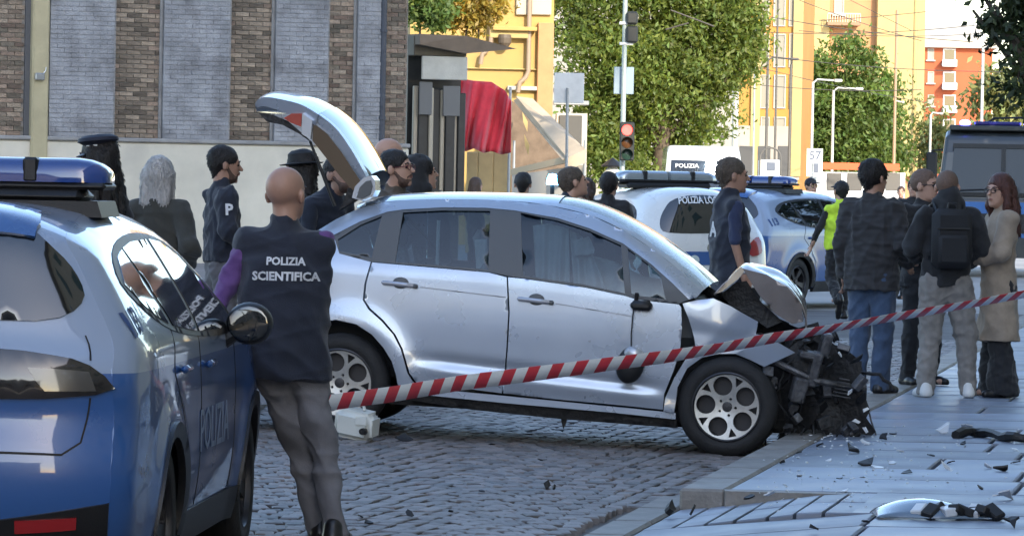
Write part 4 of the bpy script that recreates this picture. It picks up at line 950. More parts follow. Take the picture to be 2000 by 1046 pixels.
# police van facing the camera, headlight on
vw, vh = 2.0, 2.46
van = empty('police_van', at(1375, 500, 112), 0, 'white police van facing us with a dazzling headlight, under the tree', 'van'); van.location.z = .02
VW = mat('van_white', (.74,.74,.70), .35, coat=1)
def vsheet(nm, pts, m_, par=van, d=.03):            # front-facing plate: (x, z, y) corners
    mb = MB(); n = len(pts); V = [(x, y, z) for x, z, y in pts]+[(x, y+d, z) for x, z, y in pts]
    mb.add(V, [tuple(range(n)), tuple(range(2*n-1, n-1, -1))]+[(i, n+i, n+(i+1) % n, (i+1) % n) for i in range(n)]); return mb.build(nm, m_, par)
mb = MB()
prof = [(0,.35),(.0,.75),(.12,1.05),(.7,1.2),(1.2,2.12),(1.4,2.36),(1.8,2.46),(5.2,2.46),(5.3,.35)]
def fnv(u, v, d): return (d*(1-.12*max(0, v-1.2)/1.2), u, v)
mb.prism(prof, -1.0, 1.0, fnv); o = mb.build('body', VW, van, clean=True)
bv = o.modifiers.new('b', 'BEVEL'); bv.width = .08; bv.segments = 3; bv.limit_method = 'ANGLE'
vsheet('windscreen', [(-.86,1.24,.69),(.86,1.24,.69),(.80,2.10,1.155),(-.80,2.10,1.155)], DARKGL, d=.05)
vsheet('grille', [(-.6,.62,-.012),(.6,.62,-.012),(.66,.92,.03),(-.66,.92,.03)], BLACKPL)
vsheet('bumper', [(-1.01,.33,-.05),(1.01,.33,-.05),(1.0,.58,-.05),(-1.0,.58,-.05)], BLACKPL, d=.12)
vsheet('blue_band', [(-.9,1.06,.10),(.9,1.06,.10),(.88,1.20,.62),(-.88,1.20,.62)], POLD, d=.03)
HLON = mat('headlight_on', (.9,.9,.9), .2, emit=(1,.97,.9), es=60); HLOFF = CLEARL
vsheet('headlight', [(.64,.80,.0),(.95,.78,.03),(.93,1.0,.08),(.68,.94,.05)], HLON); vsheet('headlight', [(-.64,.80,.0),(-.95,.78,.03),(-.93,1.0,.08),(-.68,.94,.05)][::-1], CLEARL)
vsheet('roof_spotlight', [(.17+.14*math.cos(2*PI*k/12), 1.98+.14*math.sin(2*PI*k/12), .88) for k in range(12)], HLON, d=.1)
text_on('van_lettering', 'POLIZIA', .16, (-.42,1.02,1.93), (1,0,0), (0,.47,.88), MT['white_letter'], van, None, .06)
for sg in (-1, 1):
    mb = MB(); mb.bbox(sg*1.16-.10, sg*1.16+.10, .95, 1.05, 1.30, 1.62, .03); mb.build('wing_mirror', BLACKPL, van)
    mb = MB(); mb.tube([(sg*.82,.85,-.0+.35),(sg*1.0,.85,.35)], .34, 18); mb.build('wheel', RUBBER, van)
vsheet('number_plate', [(-.26,.42,-.06),(.26,.42,-.06),(.26,.53,-.06),(-.26,.53,-.06)], WHITEP)

# dark rescue truck with a blue light bar, at the right edge
TRK = mat('truck_paint', (.035,.040,.042), .35, coat=.6); TRB = mat('truck_blue', (.03,.13,.38), .35, coat=.8)
tp = at(1958, 400, 84); tp.z = .0
truck = empty('rescue_truck', tp, R(-7), 'dark truck with a wide windscreen and blue lights on its roof', 'truck')
mb = MB(); mb.prism([(0,.55),(-.02,1.35),(.02,1.42),(.16,2.25),(.28,2.55),(.55,2.66),(2.4,2.66),(2.45,.55)], -1.18, 1.18, lambda u,v,d: (d*(1-.08*max(0,v-1.5)),u,v)); o = mb.build('cab', TRK, truck, clean=True)
bv = o.modifiers.new('b', 'BEVEL'); bv.width = .09; bv.segments = 3; bv.limit_method = 'ANGLE'
vsheet('windscreen', [(-.96,1.52,-.0),(.96,1.52,.0),(.90,2.36,.13),(-.90,2.36,.13)], mat('screen_glass', (.02,.03,.04), .06, spec=.35), truck, d=.06)
for q in ([(-.99,1.46,-.03),(.99,1.46,-.03),(.99,1.53,-.03),(-.99,1.53,-.03)], [(-.93,2.34,.10),(.93,2.34,.10),(.92,2.42,.11),(-.92,2.42,.11)], [(-.04,1.52,-.03),(.04,1.52,-.03),(.04,2.36,.09),(-.04,2.36,.09)]): vsheet('screen_seal', q, BLACKPL, truck)
vsheet('front_panel', [(-1.16,.72,-.05),(1.16,.72,-.05),(1.14,1.36,-.04),(-1.14,1.36,-.04)], TRB, truck)
vsheet('grille', [(-.7,.8,-.07),(.7,.8,-.07),(.7,1.15,-.07),(-.7,1.15,-.07)], BLACKPL, truck)
vsheet('bumper', [(-1.2,.35,-.14),(1.2,.35,-.14),(1.2,.72,-.14),(-1.2,.72,-.14)], TRK, truck, d=.2)
mb = MB(); mb.bbox(-1.0,1.0,.35,.7,2.66,2.76,.02); mb.build('light_bar_base', TRK, truck)
BEAC = mat('blue_beacon_on', (.02,.03,.4), .2, emit=(.10,.10,1.0), es=9)
for x in (-.72, .45, .85):
    mb = MB(); mb.ell((x,.42,2.80), (.10,.09,.055), 14, 8); mb.build('beacon', BEAC, truck, smooth=True)
mb = MB(); mb.bbox(-.55,.3,.36,.62,2.76,2.83,.02); mb.build('bar_lens', mat('bar_blue', (.015,.015,.16), .15, coat=1), truck)
for sg in (-1, 1):
    mb = MB(); mb.bbox(sg*1.30-.10,sg*1.30+.10,-.02,.10,1.55,2.25,.03); mb.build('wing_mirror', BLACKPL, truck)
    mb = MB(); mb.tube([(sg*1.1,.05,2.3),(sg*1.3,.02,2.28),(sg*1.3,.02,1.5)], .02, 6); mb.build('mirror_arm', BLACKPL, truck)
    mb = MB(); mb.tube([(sg*.8,1.1,.48),(sg*1.12,1.1,.48)], .48, 20); mb.build('wheel', RUBBER, truck)
    vsheet('headlight', [(sg*.78,.82,-.08),(sg*1.08,.82,-.08),(sg*1.08,1.05,-.08),(sg*.78,1.05,-.08)] if sg > 0 else [(sg*1.08,.82,-.08),(sg*.78,.82,-.08),(sg*.78,1.05,-.08),(sg*1.08,1.05,-.08)], CLEARL, truck)
mb = MB(); mb.tube([(-.95,-.04,1.56),(-.2,-.03,1.60),(-.1,-.03,1.62)], .012, 5); mb.build('wiper', BLACKPL, truck)
mb = MB(); mb.box(-1.1,1.1,2.5,6.5,.7,2.6); mb.build('load_body', TRK, truck)
mb = MB(); mb.tube([(-.5,1.0,2.7),(-.2,1.0,2.9),(.3,1.0,2.92),(.7,1.0,2.72)], .02, 6); mb.build('aerial', BLACKPL, truck)

# ================================================================== FAR BUILDINGS
YEL = mat('yellow_render', (.44,.29,.095), .85, var=.10, vs=.8, bump=.1, bs=20, dirt=((.33,.23,.12), .6, .4))
PALEY = mat('pale_yellow', (.44,.33,.14), .85, var=.08, vs=.6)
ORA = mat('orange_render', (.46,.22,.05), .85, var=.08, vs=.4)
PINK = mat('pink_render', (.43,.23,.11), .85, var=.08, vs=.4)
REDB = mat('red_render', (.42,.10,.04), .85, var=.08, vs=.4)
CREAM = mat('pale_stone', (.44,.41,.35), .8, var=.08, vs=1)
SHUT = mat('pale_shutter', (.42,.38,.30), .7); SHUTG = mat('grey_shutter', (.30,.29,.26), .7); ROOFG = mat('slate_grey', (.34,.34,.34), .7)
class Bld:
    """flat-fronted building given by the picture columns of its front at distance D, turned by rz; local u along the front, v away, z up"""
    def __init__(s, name, label, pxl, pxr, D, rz, m_, ztop, depth=12, z0=-.05):
        a = at(pxl, 338, D); s.o = a.copy(); s.o.z = 0; s.e = empty(name, s.o, rz, label, 'building'); s.rz = rz
        s.U = s.u(pxr); mb = MB(); mb.box(0, s.U, 0, depth, z0, ztop); mb.build('wall', m_, s.e)
    def hit(s, px, py):
        d = at(px, py, 1)-CAMP; n_ = Vector((-math.sin(s.rz), math.cos(s.rz), 0)); t = (s.o-Vector((CAMP.x, CAMP.y, 0))).dot(n_)/d.dot(n_); p = CAMP+d*t
        return (p-s.o).dot(Vector((math.cos(s.rz), math.sin(s.rz), 0))), p.z
    def u(s, px): return s.hit(px, 338)[0]
    def rect(s, nm, x0, y0, x1, y1, m_, d0=-.06, d1=.05, parent=None, b=.015):
        u0, z1 = s.hit(x0, y0); u1, z0 = s.hit(x1, y1); mb = MB(); mb.bbox(u0, u1, d0, d1, z0, z1, b); return mb.build(nm, m_, parent or s.e)
    def window(s, x0, y0, x1, y1, frame=CREAM, pane=DARKGL, shut=None, sill=True):
        u0, z1 = s.hit(x0, y0); u1, z0 = s.hit(x1, y1); w_ = u1-u0; h = z1-z0
        mb = MB(); t = min(.12, w_*.1)
        for q in ((u0,u0+t,z0,z1),(u1-t,u1,z0,z1),(u0+t,u1-t,z1-t,z1),(u0+t,u1-t,z0,z0+t)): mb.box(q[0],q[1],-.07,.02,q[2],q[3])
        f = mb.build('window', frame, s.e)
        mb = MB(); mb.box(u0+t, u1-t, -.02, .02, z0+t, z1-t); mb.build('pane', pane, f)
        if shut:
            mb = MB(); mb.box(u0-w_*.42, u0-.02, -.10, -.04, z0, z1); mb.build('shutter', shut, f)
            mb = MB(); mb.box(u1+.02, u1+w_*.42, -.10, -.04, z0, z1); mb.build('shutter', shut, f)
        if sill: mb = MB(); mb.box(u0-.1, u1+.1, -.18, .0, z0-.1, z0-.01); mb.build('sill', CREAM, f)
# yellow house behind the stalls
yb = Bld('yellow_house', 'yellow rendered house with downpipes behind the market stalls', 796, 1076, 108, R(6), YEL, 9)
for (x0, x1, y0, y1) in ((1010,1035,-120,8),(1040,1076,-120,8)): yb.rect('shutter_pair', x0, y0, x1, y1+22, SHUT, -.10, .02)
yb.rect('corner_pier', 1050, 45, 1075, 345, mat('salmon_render', (.45,.24,.11), .85, var=.1), -.18, .02)
yb.rect('string_course', 960, 52, 1046, 62, YEL, -.35, .02); yb.rect('string_course', 955, 60, 1030, 76, PALEY, -.22, .02)
yb.rect('string_course', 905, 132, 1075, 138, PALEY, -.10, .02); yb.rect('string_course', 990, 168, 1075, 178, CREAM, -.16, .02)
for (x, yb0) in ((962,85),(1036,140)):
    u0, za = yb.hit(x, -150); _, zb = yb.hit(x, yb0); mb = MB(); mb.tube([(u0,-.16,za),(u0,-.16,zb),(u0-.06,-.18,zb-.14),(u0-.2,-.2,zb-.26),(u0-.24,-.2,zb-.5)], .055, 10); mb.build('downpipe', mat('pipe_brown', (.30,.22,.15), .6), yb.e, smooth=True)
u0, z = yb.hit(984, 68); mb = MB(); mb.lathe([(.01,.0),(.14,0),(.16,-.08),(.15,-.2),(.10,-.28),(.01,-.30)], 14, Tm((u0,-.25,z))); mb.build('wall_lantern', mat('lantern_dark', (.10,.075,.05), .6), yb.e)
for (x, y) in ((905,126),(1062,65)):
    u0, z = yb.hit(x, y); mb = MB(); mb.lathe([(.001,0),(.05,0),(.05,.03),(.001,.03)], 10, Tm((u0,-.02,z), R(90))); mb.build('wall_vent', MT['lantern_dark'], yb.e)
# shop front with canopy right of the brick building
sh = Bld('shop_front', 'dark shop front with folded shutters and a pale valance under a canopy', 793, 897, 88, R(20), mat('shop_dark', (.025,.027,.028), .5, var=.3), 4.15, 3)
sh.rect('valance', 808, 110, 896, 158, mat('pale_canvas', (.50,.50,.45), .8, var=.1, bump=.2), -.5, -.46)
sh.rect('fascia', 796, 70, 898, 112, mat('fascia_brown', (.13,.115,.085), .7, var=.2), -.4, -.02)
mb = MB(); a, za = sh.hit(796, 80); b, zb = sh.hit(985, 95)
c0 = sh.e
canopy_pts = [(-.3,-.5,3.95+.25),(1.4,-.3,4.1),(2.2,.8,3.98),(2.0,2.8,3.9),(-.3,2.8,4.25)]
def shp(px, py, dv=0): u_, z_ = sh.hit(px, py); return (u_, dv, z_)
mb = MB(); P = [shp(797,68,-.7), shp(888,72,-.7), shp(985,97,-.7), shp(890,106,-.6), shp(797,88,-.7)]; Q = [(p[0], p[1]+2.6, p[2]+.02) for p in P]
n = len(P); mb.add(P+Q, [tuple(range(n)), tuple(range(2*n-1,n-1,-1))]+[(i,n+i,n+(i+1)%n,(i+1)%n) for i in range(n)]); mb.build('canopy', mat('canopy_brown', (.20,.155,.115), .75, var=.2, vs=2), sh.e)
for i, (x0, x1, mm) in enumerate(((799,804,SHUT),(807,822,MT['shop_dark']),(826,830,SHUT),(834,848,MT['shop_dark']),(850,854,SHUT),(858,872,MT['shop_dark']),(876,880,SHUT),(884,894,MT['shop_dark']))):
    sh.rect('shutter_leaf', x0, 168+i*2, x1, 420, mm, -.30-.05*(i % 3), -.2)
for (x0, x1, y0, y1) in ((806,830,160,225),(852,884,168,228)): sh.rect('blind', x0, y0, x1, y1, mat('grey_blind', (.16,.165,.165), .8), -.42, -.38)
# tall apartment houses
ob = Bld('orange_house', 'tall orange house with pale shutters beyond the big tree', 1418, 1562, 190, R(-6), ORA, 26)
for y in (20,100,180,262):
    for (x0, x1) in ((1486,1502),(1512,1534),(1542,1556)): ob.window(x0, y-34 if y > 30 else y-50, x1, y+32, CREAM, mat('house_shutter', (.27,.25,.20), .7), None, False)
ob.rect('pilaster', 1476, -250, 1482, 345, PALEY, -.15, .02); ob.rect('pilaster', 1556, -250, 1563, 345, PALEY, -.18, .02)
ob.rect('ground_storey', 1432, 245, 1561, 352, mat('base_stone', (.34,.31,.27), .8, var=.12, vs=.8), -.12, .02)
for x0 in (1445,1480,1520): ob.rect('shop_window', x0, 285, x0+24, 350, mat('shop_pane', (.10,.10,.10), .15), -.16, -.1)
pb = Bld('peach_apartment_block', 'peach and yellow apartment block with a small balcony above the trees', 1562, 1798, 245, R(2), PINK, 34)
pb.rect('yellow_bay', 1562, -300, 1612, 345, PALEY, -.5, .02); pb.rect('yellow_bay', 1718, -300, 1798, 345, PALEY, -.7, .02)
for y in (-30, 60, 140):
    for (x0, x1) in ((1578,1592),(1752,1760),(1780,1788)): pb.window(x0, y-30, x1, y+26, CREAM, SHUTG, None, True)
for y in (100, 150, 200, 250): pb.window(1730, y, 1744, y+24, CREAM, SHUTG, None, True)
pb.window(1630,-30,1648,28, CREAM, SHUTG)
pb.rect('balcony_slab', 1612, 44, 1676, 52, mat('balcony_brown', (.30,.17,.10), .7), -1.2, .0)
u0, z0 = pb.hit(1612, 44); u1, z1 = pb.hit(1676, 30); mb = MB()
for k in range(14): x = u0+(u1-u0)*k/13; mb.box(x-.02,x+.02,-1.18,-1.14,z0,z1)
mb.box(u0,u1,-1.19,-1.13,z1,z1+.06); mb.build('balcony_railing', CREAM, pb.e)
rb = Bld('red_apartment_block', 'red apartment block with white balconies below a pale upper storey', 1798, 1934, 300, R(-3), REDB, 10.5)
u0, zt = rb.hit(1798, 92); u1, zc_ = rb.hit(1918, 78)
mb = MB(); mb.box(-.3, rb.U+.3, -.5, 12, 10.4, 11.0); mb.build('cornice', CREAM, rb.e)
mb = MB(); mb.box(-2, rb.U*.86, 3, 12, 11.0, 12.0); mb.build('upper_storey', ROOFG, rb.e)
for y in (95, 140, 185, 232):
    rb.window(1842, y, 1866, y+30, WHITEP, DARKGL); rb.rect('balcony', 1840, y+22, 1868, y+36, WHITEP, -1.0, .0)
    rb.window(1812, y, 1824, y+22, CREAM, SHUTG)
tb = Bld('pale_tower', 'pale tall block far behind the red apartment house', 1795, 1905, 420, 0, CREAM, 15.2)
for y in (52,66,80):
    for x0 in range(1806,1896,14): tb.window(x0, y, x0+8, y+8, CREAM, SHUTG, None, False)
# stall with a red drape, stall with a beige awning
st = empty('market_stall', at(950, 380, 97), R(8), 'market stall hung with a bright red drape on pale panels', 'stall'); st.location.z = 0
def stl(px, py, D=97): p = at(px, py, D); return (p.x-st.location.x, p.y-st.location.y, p.z)
RED = mat('red_cloth', (.52,.02,.035), .8, var=.12, vs=5, sheen=.3); 
def drape(nm, pts_top, pts_bot, par, org, m_, D, folds=9, amp=.17):
    n = 44; V = []; k = 14
    for j in range(k+1):
        for i in range(n+1):
            t = i/n; s_ = j/k
            px = np.interp(t, np.linspace(0,1,len(pts_top)), [p[0] for p in pts_top]); py = np.interp(t, np.linspace(0,1,len(pts_top)), [p[1] for p in pts_top])
            qx = np.interp(t, np.linspace(0,1,len(pts_bot)), [p[0] for p in pts_bot]); qy = np.interp(t, np.linspace(0,1,len(pts_bot)), [p[1] for p in pts_bot])
            p = at(px+(qx-px)*s_, py+(qy-py)*s_, D); w_ = amp*(.5+.9*s_)*(math.sin(t*11+1.6*math.sin(2.3*s_+t*3))+.7*math.sin(t*19.3+2.1*s_+1.0)+.35*math.sin(t*41+s_*5))
            V.append((p.x-org.x, p.y-org.y-.3*math.sin(s_*PI*.5)+w_, p.z-org.z))
    F = [(j*(n+1)+i, (j+1)*(n+1)+i, (j+1)*(n+1)+i+1, j*(n+1)+i+1) for j in range(k) for i in range(n)]
    o = link(nm, mesh_np(nm, V, F), m_, par, True); so = o.modifiers.new('s', 'SOLIDIFY'); so.thickness = .01; return o
st.rotation_euler = (0,0,0)
drape('red_drape', [(897,152),(925,158),(960,160),(985,176),(998,196)], [(893,288),(910,296),(925,290),(945,299),(960,295),(980,302),(997,298)], st, st.location, RED, 96.2)
mb = MB()
for (x0, x1) in ((912,932),(934,962),(964,996)):
    a = stl(x0, 296, 97.2); b = stl(x1, 400, 97.2); mb = MB(); mb.bbox(a[0], b[0], a[1]-.04, a[1]+.02, 0, a[2], .02); mb.build('stall_panel', mat('stall_cream', (.48,.36,.17), .7, var=.1), st)
for px in (898, 997):
    a = stl(px, 170, 97); mb = MB(); mb.tube([(a[0],a[1],0),(a[0],a[1],a[2])], .03, 8); mb.build('stall_post', GALV, st)
aw = empty('awning_stall', at(1070, 400, 103), 0, 'beige awning stretched over a stall next to the red drape', 'stall'); aw.location.z = 0
AWM = mat('beige_canvas', (.50,.40,.28), .8, var=.12, vs=2, bump=.15)
def awp(px, py, D): p = at(px, py, D); return (p.x-aw.location.x, p.y-aw.location.y, p.z)
def sheet(nm, pts, m_, par, th=.03):
    P = [Vector(p) for p in pts]; n_ = (P[1]-P[0]).cross(P[2]-P[0]).normalized()*th; n = len(P); mb = MB()
    mb.add(P+[p+n_ for p in P], [tuple(range(n)), tuple(range(2*n-1,n-1,-1))]+[(i,n+i,n+(i+1)%n,(i+1)%n) for i in range(n)]); return mb.build(nm, m_, par)
sheet('awning_roof', [awp(1008,188,106), awp(1040,192,106), awp(1144,292,101), awp(1108,308,101)], AWM, aw)
sheet('awning_side', [awp(1002,196,106.5), awp(1010,192,106.2), awp(1106,308,101.2), awp(1098,312,101.2)], AWM, aw)
sheet('awning_valance', [awp(1108,308,101), awp(1144,292,101), awp(1142,318,101), awp(1108,334,101)], AWM, aw)
sheet('awning_front_beam', [awp(998,330,103), awp(1104,305,101.4), awp(1104,318,101.4), awp(998,342,103)], mat('beam_tan', (.52,.40,.25), .7), aw, .1)
sheet('stall_back', [awp(998,196,107), awp(1095,250,107), awp(1130,400,107), awp(998,400,107)], mat('stall_brown', (.16,.115,.08), .85, var=.3), aw)
sheet('stall_counter', [awp(1000,342,102.5), awp(1140,322,101.5), awp(1140,420,101.5), awp(1000,420,102.5)], CREAM, aw)
for (x0, x1, y0, y1) in ((1020,1030,218,258),(1024,1032,262,304)): sheet('hanging_leaf', [awp(x0,y0,104), awp((x0+x1)/2+6,(y0+y1)/2,104), awp(x1,y1,104), awp((x0+x1)/2-3,(y0+y1)/2,104)], PALEY, aw)
for x, d in ((1004,106.5),(1142,101.2)):
    a = awp(x, 300, d); mb = MB(); mb.tube([(a[0],a[1],0),(a[0],a[1],a[2]+.3)], .03, 8); mb.build('awning_post', GALV, aw)
kb = Bld('grey_kiosk', 'pale low kiosk behind the awning, left of the tree', 1085, 1145, 112, 0, mat('kiosk_grey', (.48,.45,.40), .8), 3.2, 3)
kb.rect('kiosk_roof', 1080, 196, 1150, 206, GALV, -.3, .1); kb.rect('counter', 1088, 300, 1142, 312, GALV, -.4, .0); kb.rect('hatch', 1092, 225, 1136, 285, mat('shop_pane', (.1,.1,.1), .15), -.05, .02)
bus = Bld('red_white_kiosk', 'low white kiosk with an orange red fascia in the middle of the street', 1596, 1768, 170, 0, WHITEP, 2.0, 4)
bus.rect('fascia', 1604, 317, 1756, 334, mat('fascia_red', (.62,.10,.03), .6), -.2, .02)
for x0 in (1615,1655,1695,1730): bus.rect('kiosk_window', x0, 338, x0+28, 372, mat('shop_pane', (.1,.1,.1), .15), -.04, .01)
# ================================================================== PEOPLE
class Sdf:
    def __init__(s): s.p = []
    def cap(s, a, b, ra, rb, fl=1., k=.02, M=None): s.p.append(('c', np.array(a, float), np.array(b, float), ra, rb, fl, k)); return s
    def ell(s, c, r, Rm=None, k=.02, sub=False): s.p.append(('s' if sub else 'e', np.array(c, float), np.array(r, float), Rm, k)); return s
    def mesh(s, h, cuts=(), pad=.03):
        lo = []; hi = []
        for q in s.p:
            if q[0] == 'c': r_ = max(q[3], q[4]); lo.append(np.minimum(q[1], q[2])-r_); hi.append(np.maximum(q[1], q[2])+r_)
            elif q[0] == 'e': r_ = q[2].max(); lo.append(q[1]-r_); hi.append(q[1]+r_)
        lo = np.min(lo, 0)-pad; hi = np.max(hi, 0)+pad; n = np.ceil((hi-lo)/h).astype(int)+1
        D = np.full(n, .2, np.float32); ax = [lo[i]+h*np.arange(n[i]) for i in range(3)]
        def win(a, b):
            i0 = np.clip(np.floor((a-lo)/h).astype(int), 0, n-1); i1 = np.clip(np.ceil((b-lo)/h).astype(int)+1, 1, n); return i0, i1
        for q in s.p:
            k = q[-1]; m_ = k+2.5*h
            if q[0] == 'c':
                _, a, b, ra, rb, fl, k = q; r_ = max(ra, rb)+m_; i0, i1 = win(np.minimum(a, b)-r_, np.maximum(a, b)+r_)
            else:
                _, c, r, Rm, k = q; r_ = r.max()+m_; i0, i1 = win(c-r_, c+r_)
            X = ax[0][i0[0]:i1[0],None,None]; Y = ax[1][None,i0[1]:i1[1],None]; Z = ax[2][None,None,i0[2]:i1[2]]
            if q[0] == 'c':
                ab = b-a; t = np.clip(((X-a[0])*ab[0]+(Y-a[1])*ab[1]+(Z-a[2])*ab[2])/(ab @ ab+1e-9), 0, 1); rr_ = ra+(rb-ra)*t
                dx = X-a[0]-t*ab[0]; dy = (Y-a[1]-t*ab[1])/fl; dz = Z-a[2]-t*ab[2]; d = np.sqrt(dx*dx+dy*dy+dz*dz)-rr_
                if fl != 1: d = d*(fl*.5+.5)
            else:
                dx, dy, dz = X-c[0], Y-c[1], Z-c[2]
                if Rm is not None:
                    A = np.array(Rm); dx, dy, dz = A[0,0]*dx+A[1,0]*dy+A[2,0]*dz, A[0,1]*dx+A[1,1]*dy+A[2,1]*dz, A[0,2]*dx+A[1,2]*dy+A[2,2]*dz
                k0 = np.sqrt((dx/r[0])**2+(dy/r[1])**2+(dz/r[2])**2); k1 = np.sqrt((dx/r[0]**2)**2+(dy/r[1]**2)**2+(dz/r[2]**2)**2)+1e-9; d = k0*(k0-1)/k1
            S_ = D[i0[0]:i1[0], i0[1]:i1[1], i0[2]:i1[2]]
            if q[0] == 's': hh = np.clip(.5-.5*(d+S_)/k, 0, 1); S_[...] = S_*(1-hh)-d*hh+k*hh*(1-hh)
            else: hh = np.clip(.5+.5*(S_-d)/k, 0, 1); S_[...] = S_*(1-hh)+d*hh-k*hh*(1-hh)
        for (nx, ny, nz, off) in cuts:                    # keep n.p + off < 0 removed where > 0
            D = np.maximum(D, (nx*ax[0][:,None,None]+ny*ax[1][None,:,None]+nz*ax[2][None,None,:]+off).astype(np.float32))
        return nets(D, lo, h)
def nets(D, lo, h):
    s = D < 0; c = np.zeros(tuple(np.array(D.shape)-1), int)
    for i in (0,1):
        for j in (0,1):
            for k in (0,1): c += s[i:D.shape[0]-1+i, j:D.shape[1]-1+j, k:D.shape[2]-1+k]
    act = (c > 0) & (c < 8); idx = np.argwhere(act); vid = np.full(c.shape, -1, int); vid[act] = np.arange(len(idx))
    P = np.zeros((len(idx), 3)); N_ = np.zeros(len(idx)); I = idx
    cor = [(i,j,k) for i in (0,1) for j in (0,1) for k in (0,1)]
    for a in cor:
        for ax_ in range(3):
            if a[ax_]: continue
            b = list(a); b[ax_] = 1
            va = D[I[:,0]+a[0], I[:,1]+a[1], I[:,2]+a[2]]; vb = D[I[:,0]+b[0], I[:,1]+b[1], I[:,2]+b[2]]; m_ = (va < 0) != (vb < 0)
            t = np.where(m_, va/(va-vb+1e-12), 0); pt = np.tile(np.array(a, float), (len(I),1)); pt[:,ax_] += t
            P[m_] += pt[m_]; N_[m_] += 1
    V = lo+h*(idx+P/np.maximum(N_,1)[:,None]); F = []
    for ax_ in range(3):
        u, v = (ax_+1) % 3, (ax_+2) % 3; sl0 = [slice(None)]*3; sl1 = [slice(None)]*3; sl0[ax_] = slice(0,-1); sl1[ax_] = slice(1,None)
        e = s[tuple(sl0)] != s[tuple(sl1)]; E = np.argwhere(e); ok = (E[:,u] > 0) & (E[:,v] > 0) & (E[:,u] < D.shape[u]-1) & (E[:,v] < D.shape[v]-1); E = E[ok]
        def cell(du, dv): q = E.copy(); q[:,u] -= du; q[:,v] -= dv; return vid[q[:,0], q[:,1], q[:,2]]
        Q = np.stack([cell(1,1), cell(0,1), cell(0,0), cell(1,0)], 1); ins = s[E[:,0], E[:,1], E[:,2]]
        Q[~ins] = Q[~ins][:, ::-1]; F.append(Q)
    return V, np.concatenate(F)
def wrinkle(V, seed, amp, fr=(14,34), n=7, up=1.6):
    rr = np.random.RandomState(seed); h = np.zeros(len(V))
    for _ in range(n):
        d = rr.normal(size=3)*np.array([1,1,up]); d /= np.linalg.norm(d); d2 = rr.normal(size=3); k = rr.uniform(*fr)
        h += (1-2*np.abs(np.sin(V @ d*k/2+rr.uniform(0,6)+1.3*np.sin(V @ d2*k*.35+rr.uniform(0,6)))))*(26/k)
    return h*amp/n*2
def vnormals(V, F):
    n_ = np.cross(V[F[:,2]]-V[F[:,0]], V[F[:,3]]-V[F[:,1]]); N_ = np.zeros_like(V)
    for i in range(4): np.add.at(N_, F[:,i], n_)
    return N_/(np.linalg.norm(N_, axis=1)[:,None]+1e-12)
def sdf_obj(nm, sd_, h, m_, parent, cuts=(), wr=None, smooth_it=1):
    V, F = sd_.mesh(h, cuts)
    if wr:
        amp, seed, fr = wr; N_ = vnormals(V, F); V = V+N_*(wrinkle(V, seed, amp, fr)+amp*.22)[:,None]
    me = bpy.data.meshes.new(nm); me.vertices.add(len(V)); me.vertices.foreach_set('co', V.astype(np.float32).ravel())
    me.loops.add(len(F)*4); me.loops.foreach_set('vertex_index', F.ravel().astype(np.int32)); me.polygons.add(len(F))
    me.polygons.foreach_set('loop_start', np.arange(0, len(F)*4, 4, dtype=np.int32)); me.update(calc_edges=True)
    return link(nm, me, m_, parent, True)

SKIN = mat('skin', (.50,.29,.205), .5, var=.08, vs=18, bump=.08, bs=160)
SKIND = mat('skin_tanned', (.40,.225,.155), .5, var=.08, vs=18, bump=.08, bs=160)
def cloth(nm, col, rough=.85, **k): return mat(nm, col, rough, var=k.pop('var', .18), vs=k.pop('vs', 9), bump=.25, bs=k.pop('bs', 220), sheen=k.pop('sheen', .15), **k)
NAVY = cloth('navy_cloth', (.016,.020,.034)); BLACKC = cloth('black_cloth', (.016,.016,.018)); DBLUE = cloth('dark_blue_cloth', (.026,.036,.085))
GREYC = cloth('grey_trouser', (.105,.100,.108)); KHAKI = cloth('khaki_grey', (.23,.21,.19)); JEANS = cloth('blue_jeans', (.045,.075,.135), var=.3)
PURP = cloth('purple_shirt', (.12,.055,.19)); BEIGE = cloth('beige_coat', (.34,.265,.195)); OLIVE = cloth('olive_jacket', (.042,.041,.034)); BROWNJ = cloth('brown_jacket', (.075,.060,.045), var=.5, vs=6)
BLAZER = cloth('charcoal_blazer', (.030,.029,.031)); HIVIS = cloth('hi_vis', (.62,.85,.05), emit=None); TAPES = mat('reflective_tape', (.62,.66,.62), .35)
HAIRD = mat('dark_hair', (.012,.009,.008), .55, var=.3, vs=60, bump=.6, bs=140, stretch=(1,1,.2)); HAIRB = mat('brown_hair', (.055,.028,.016), .5, var=.35, vs=50, bump=.6, bs=120, stretch=(1,1,.2)); HAIRR = mat('auburn_hair', (.075,.022,.014), .45, var=.35, vs=50, bump=.6, bs=120, stretch=(1,1,.2))
HAIRW = mat('blonde_grey_hair', (.46,.44,.42), .5, var=.3, vs=45, bump=.7, bs=110, stretch=(1,1,.15)); HAIRS = mat('shaved_hair', (.14,.085,.06), .7, var=.2, vs=80); HAIRG = mat('grey_brown_hair', (.10,.075,.055), .6, var=.35, vs=60, bump=.6, bs=120)
SHOEB = mat('black_shoe', (.012,.011,.011), .35); SHOEW = mat('white_sneaker', (.68,.67,.64), .55, var=.08); PRINT = mat('white_print', (.66,.67,.69), .6); FRAMEB = mat('spectacle_frame', (.02,.012,.010), .3); REDF = mat('red_frame', (.10,.012,.012), .3); LENS = mat('dark_lens', (.02,.018,.018), .05, coat=1); EYE = mat('eye_dark', (.02,.015,.012), .25); LIP = mat('lip', (.30,.12,.10), .5)
STUB = mat('stubble', (.115,.065,.045), .7, var=.3, vs=60, bump=.4, bs=160)
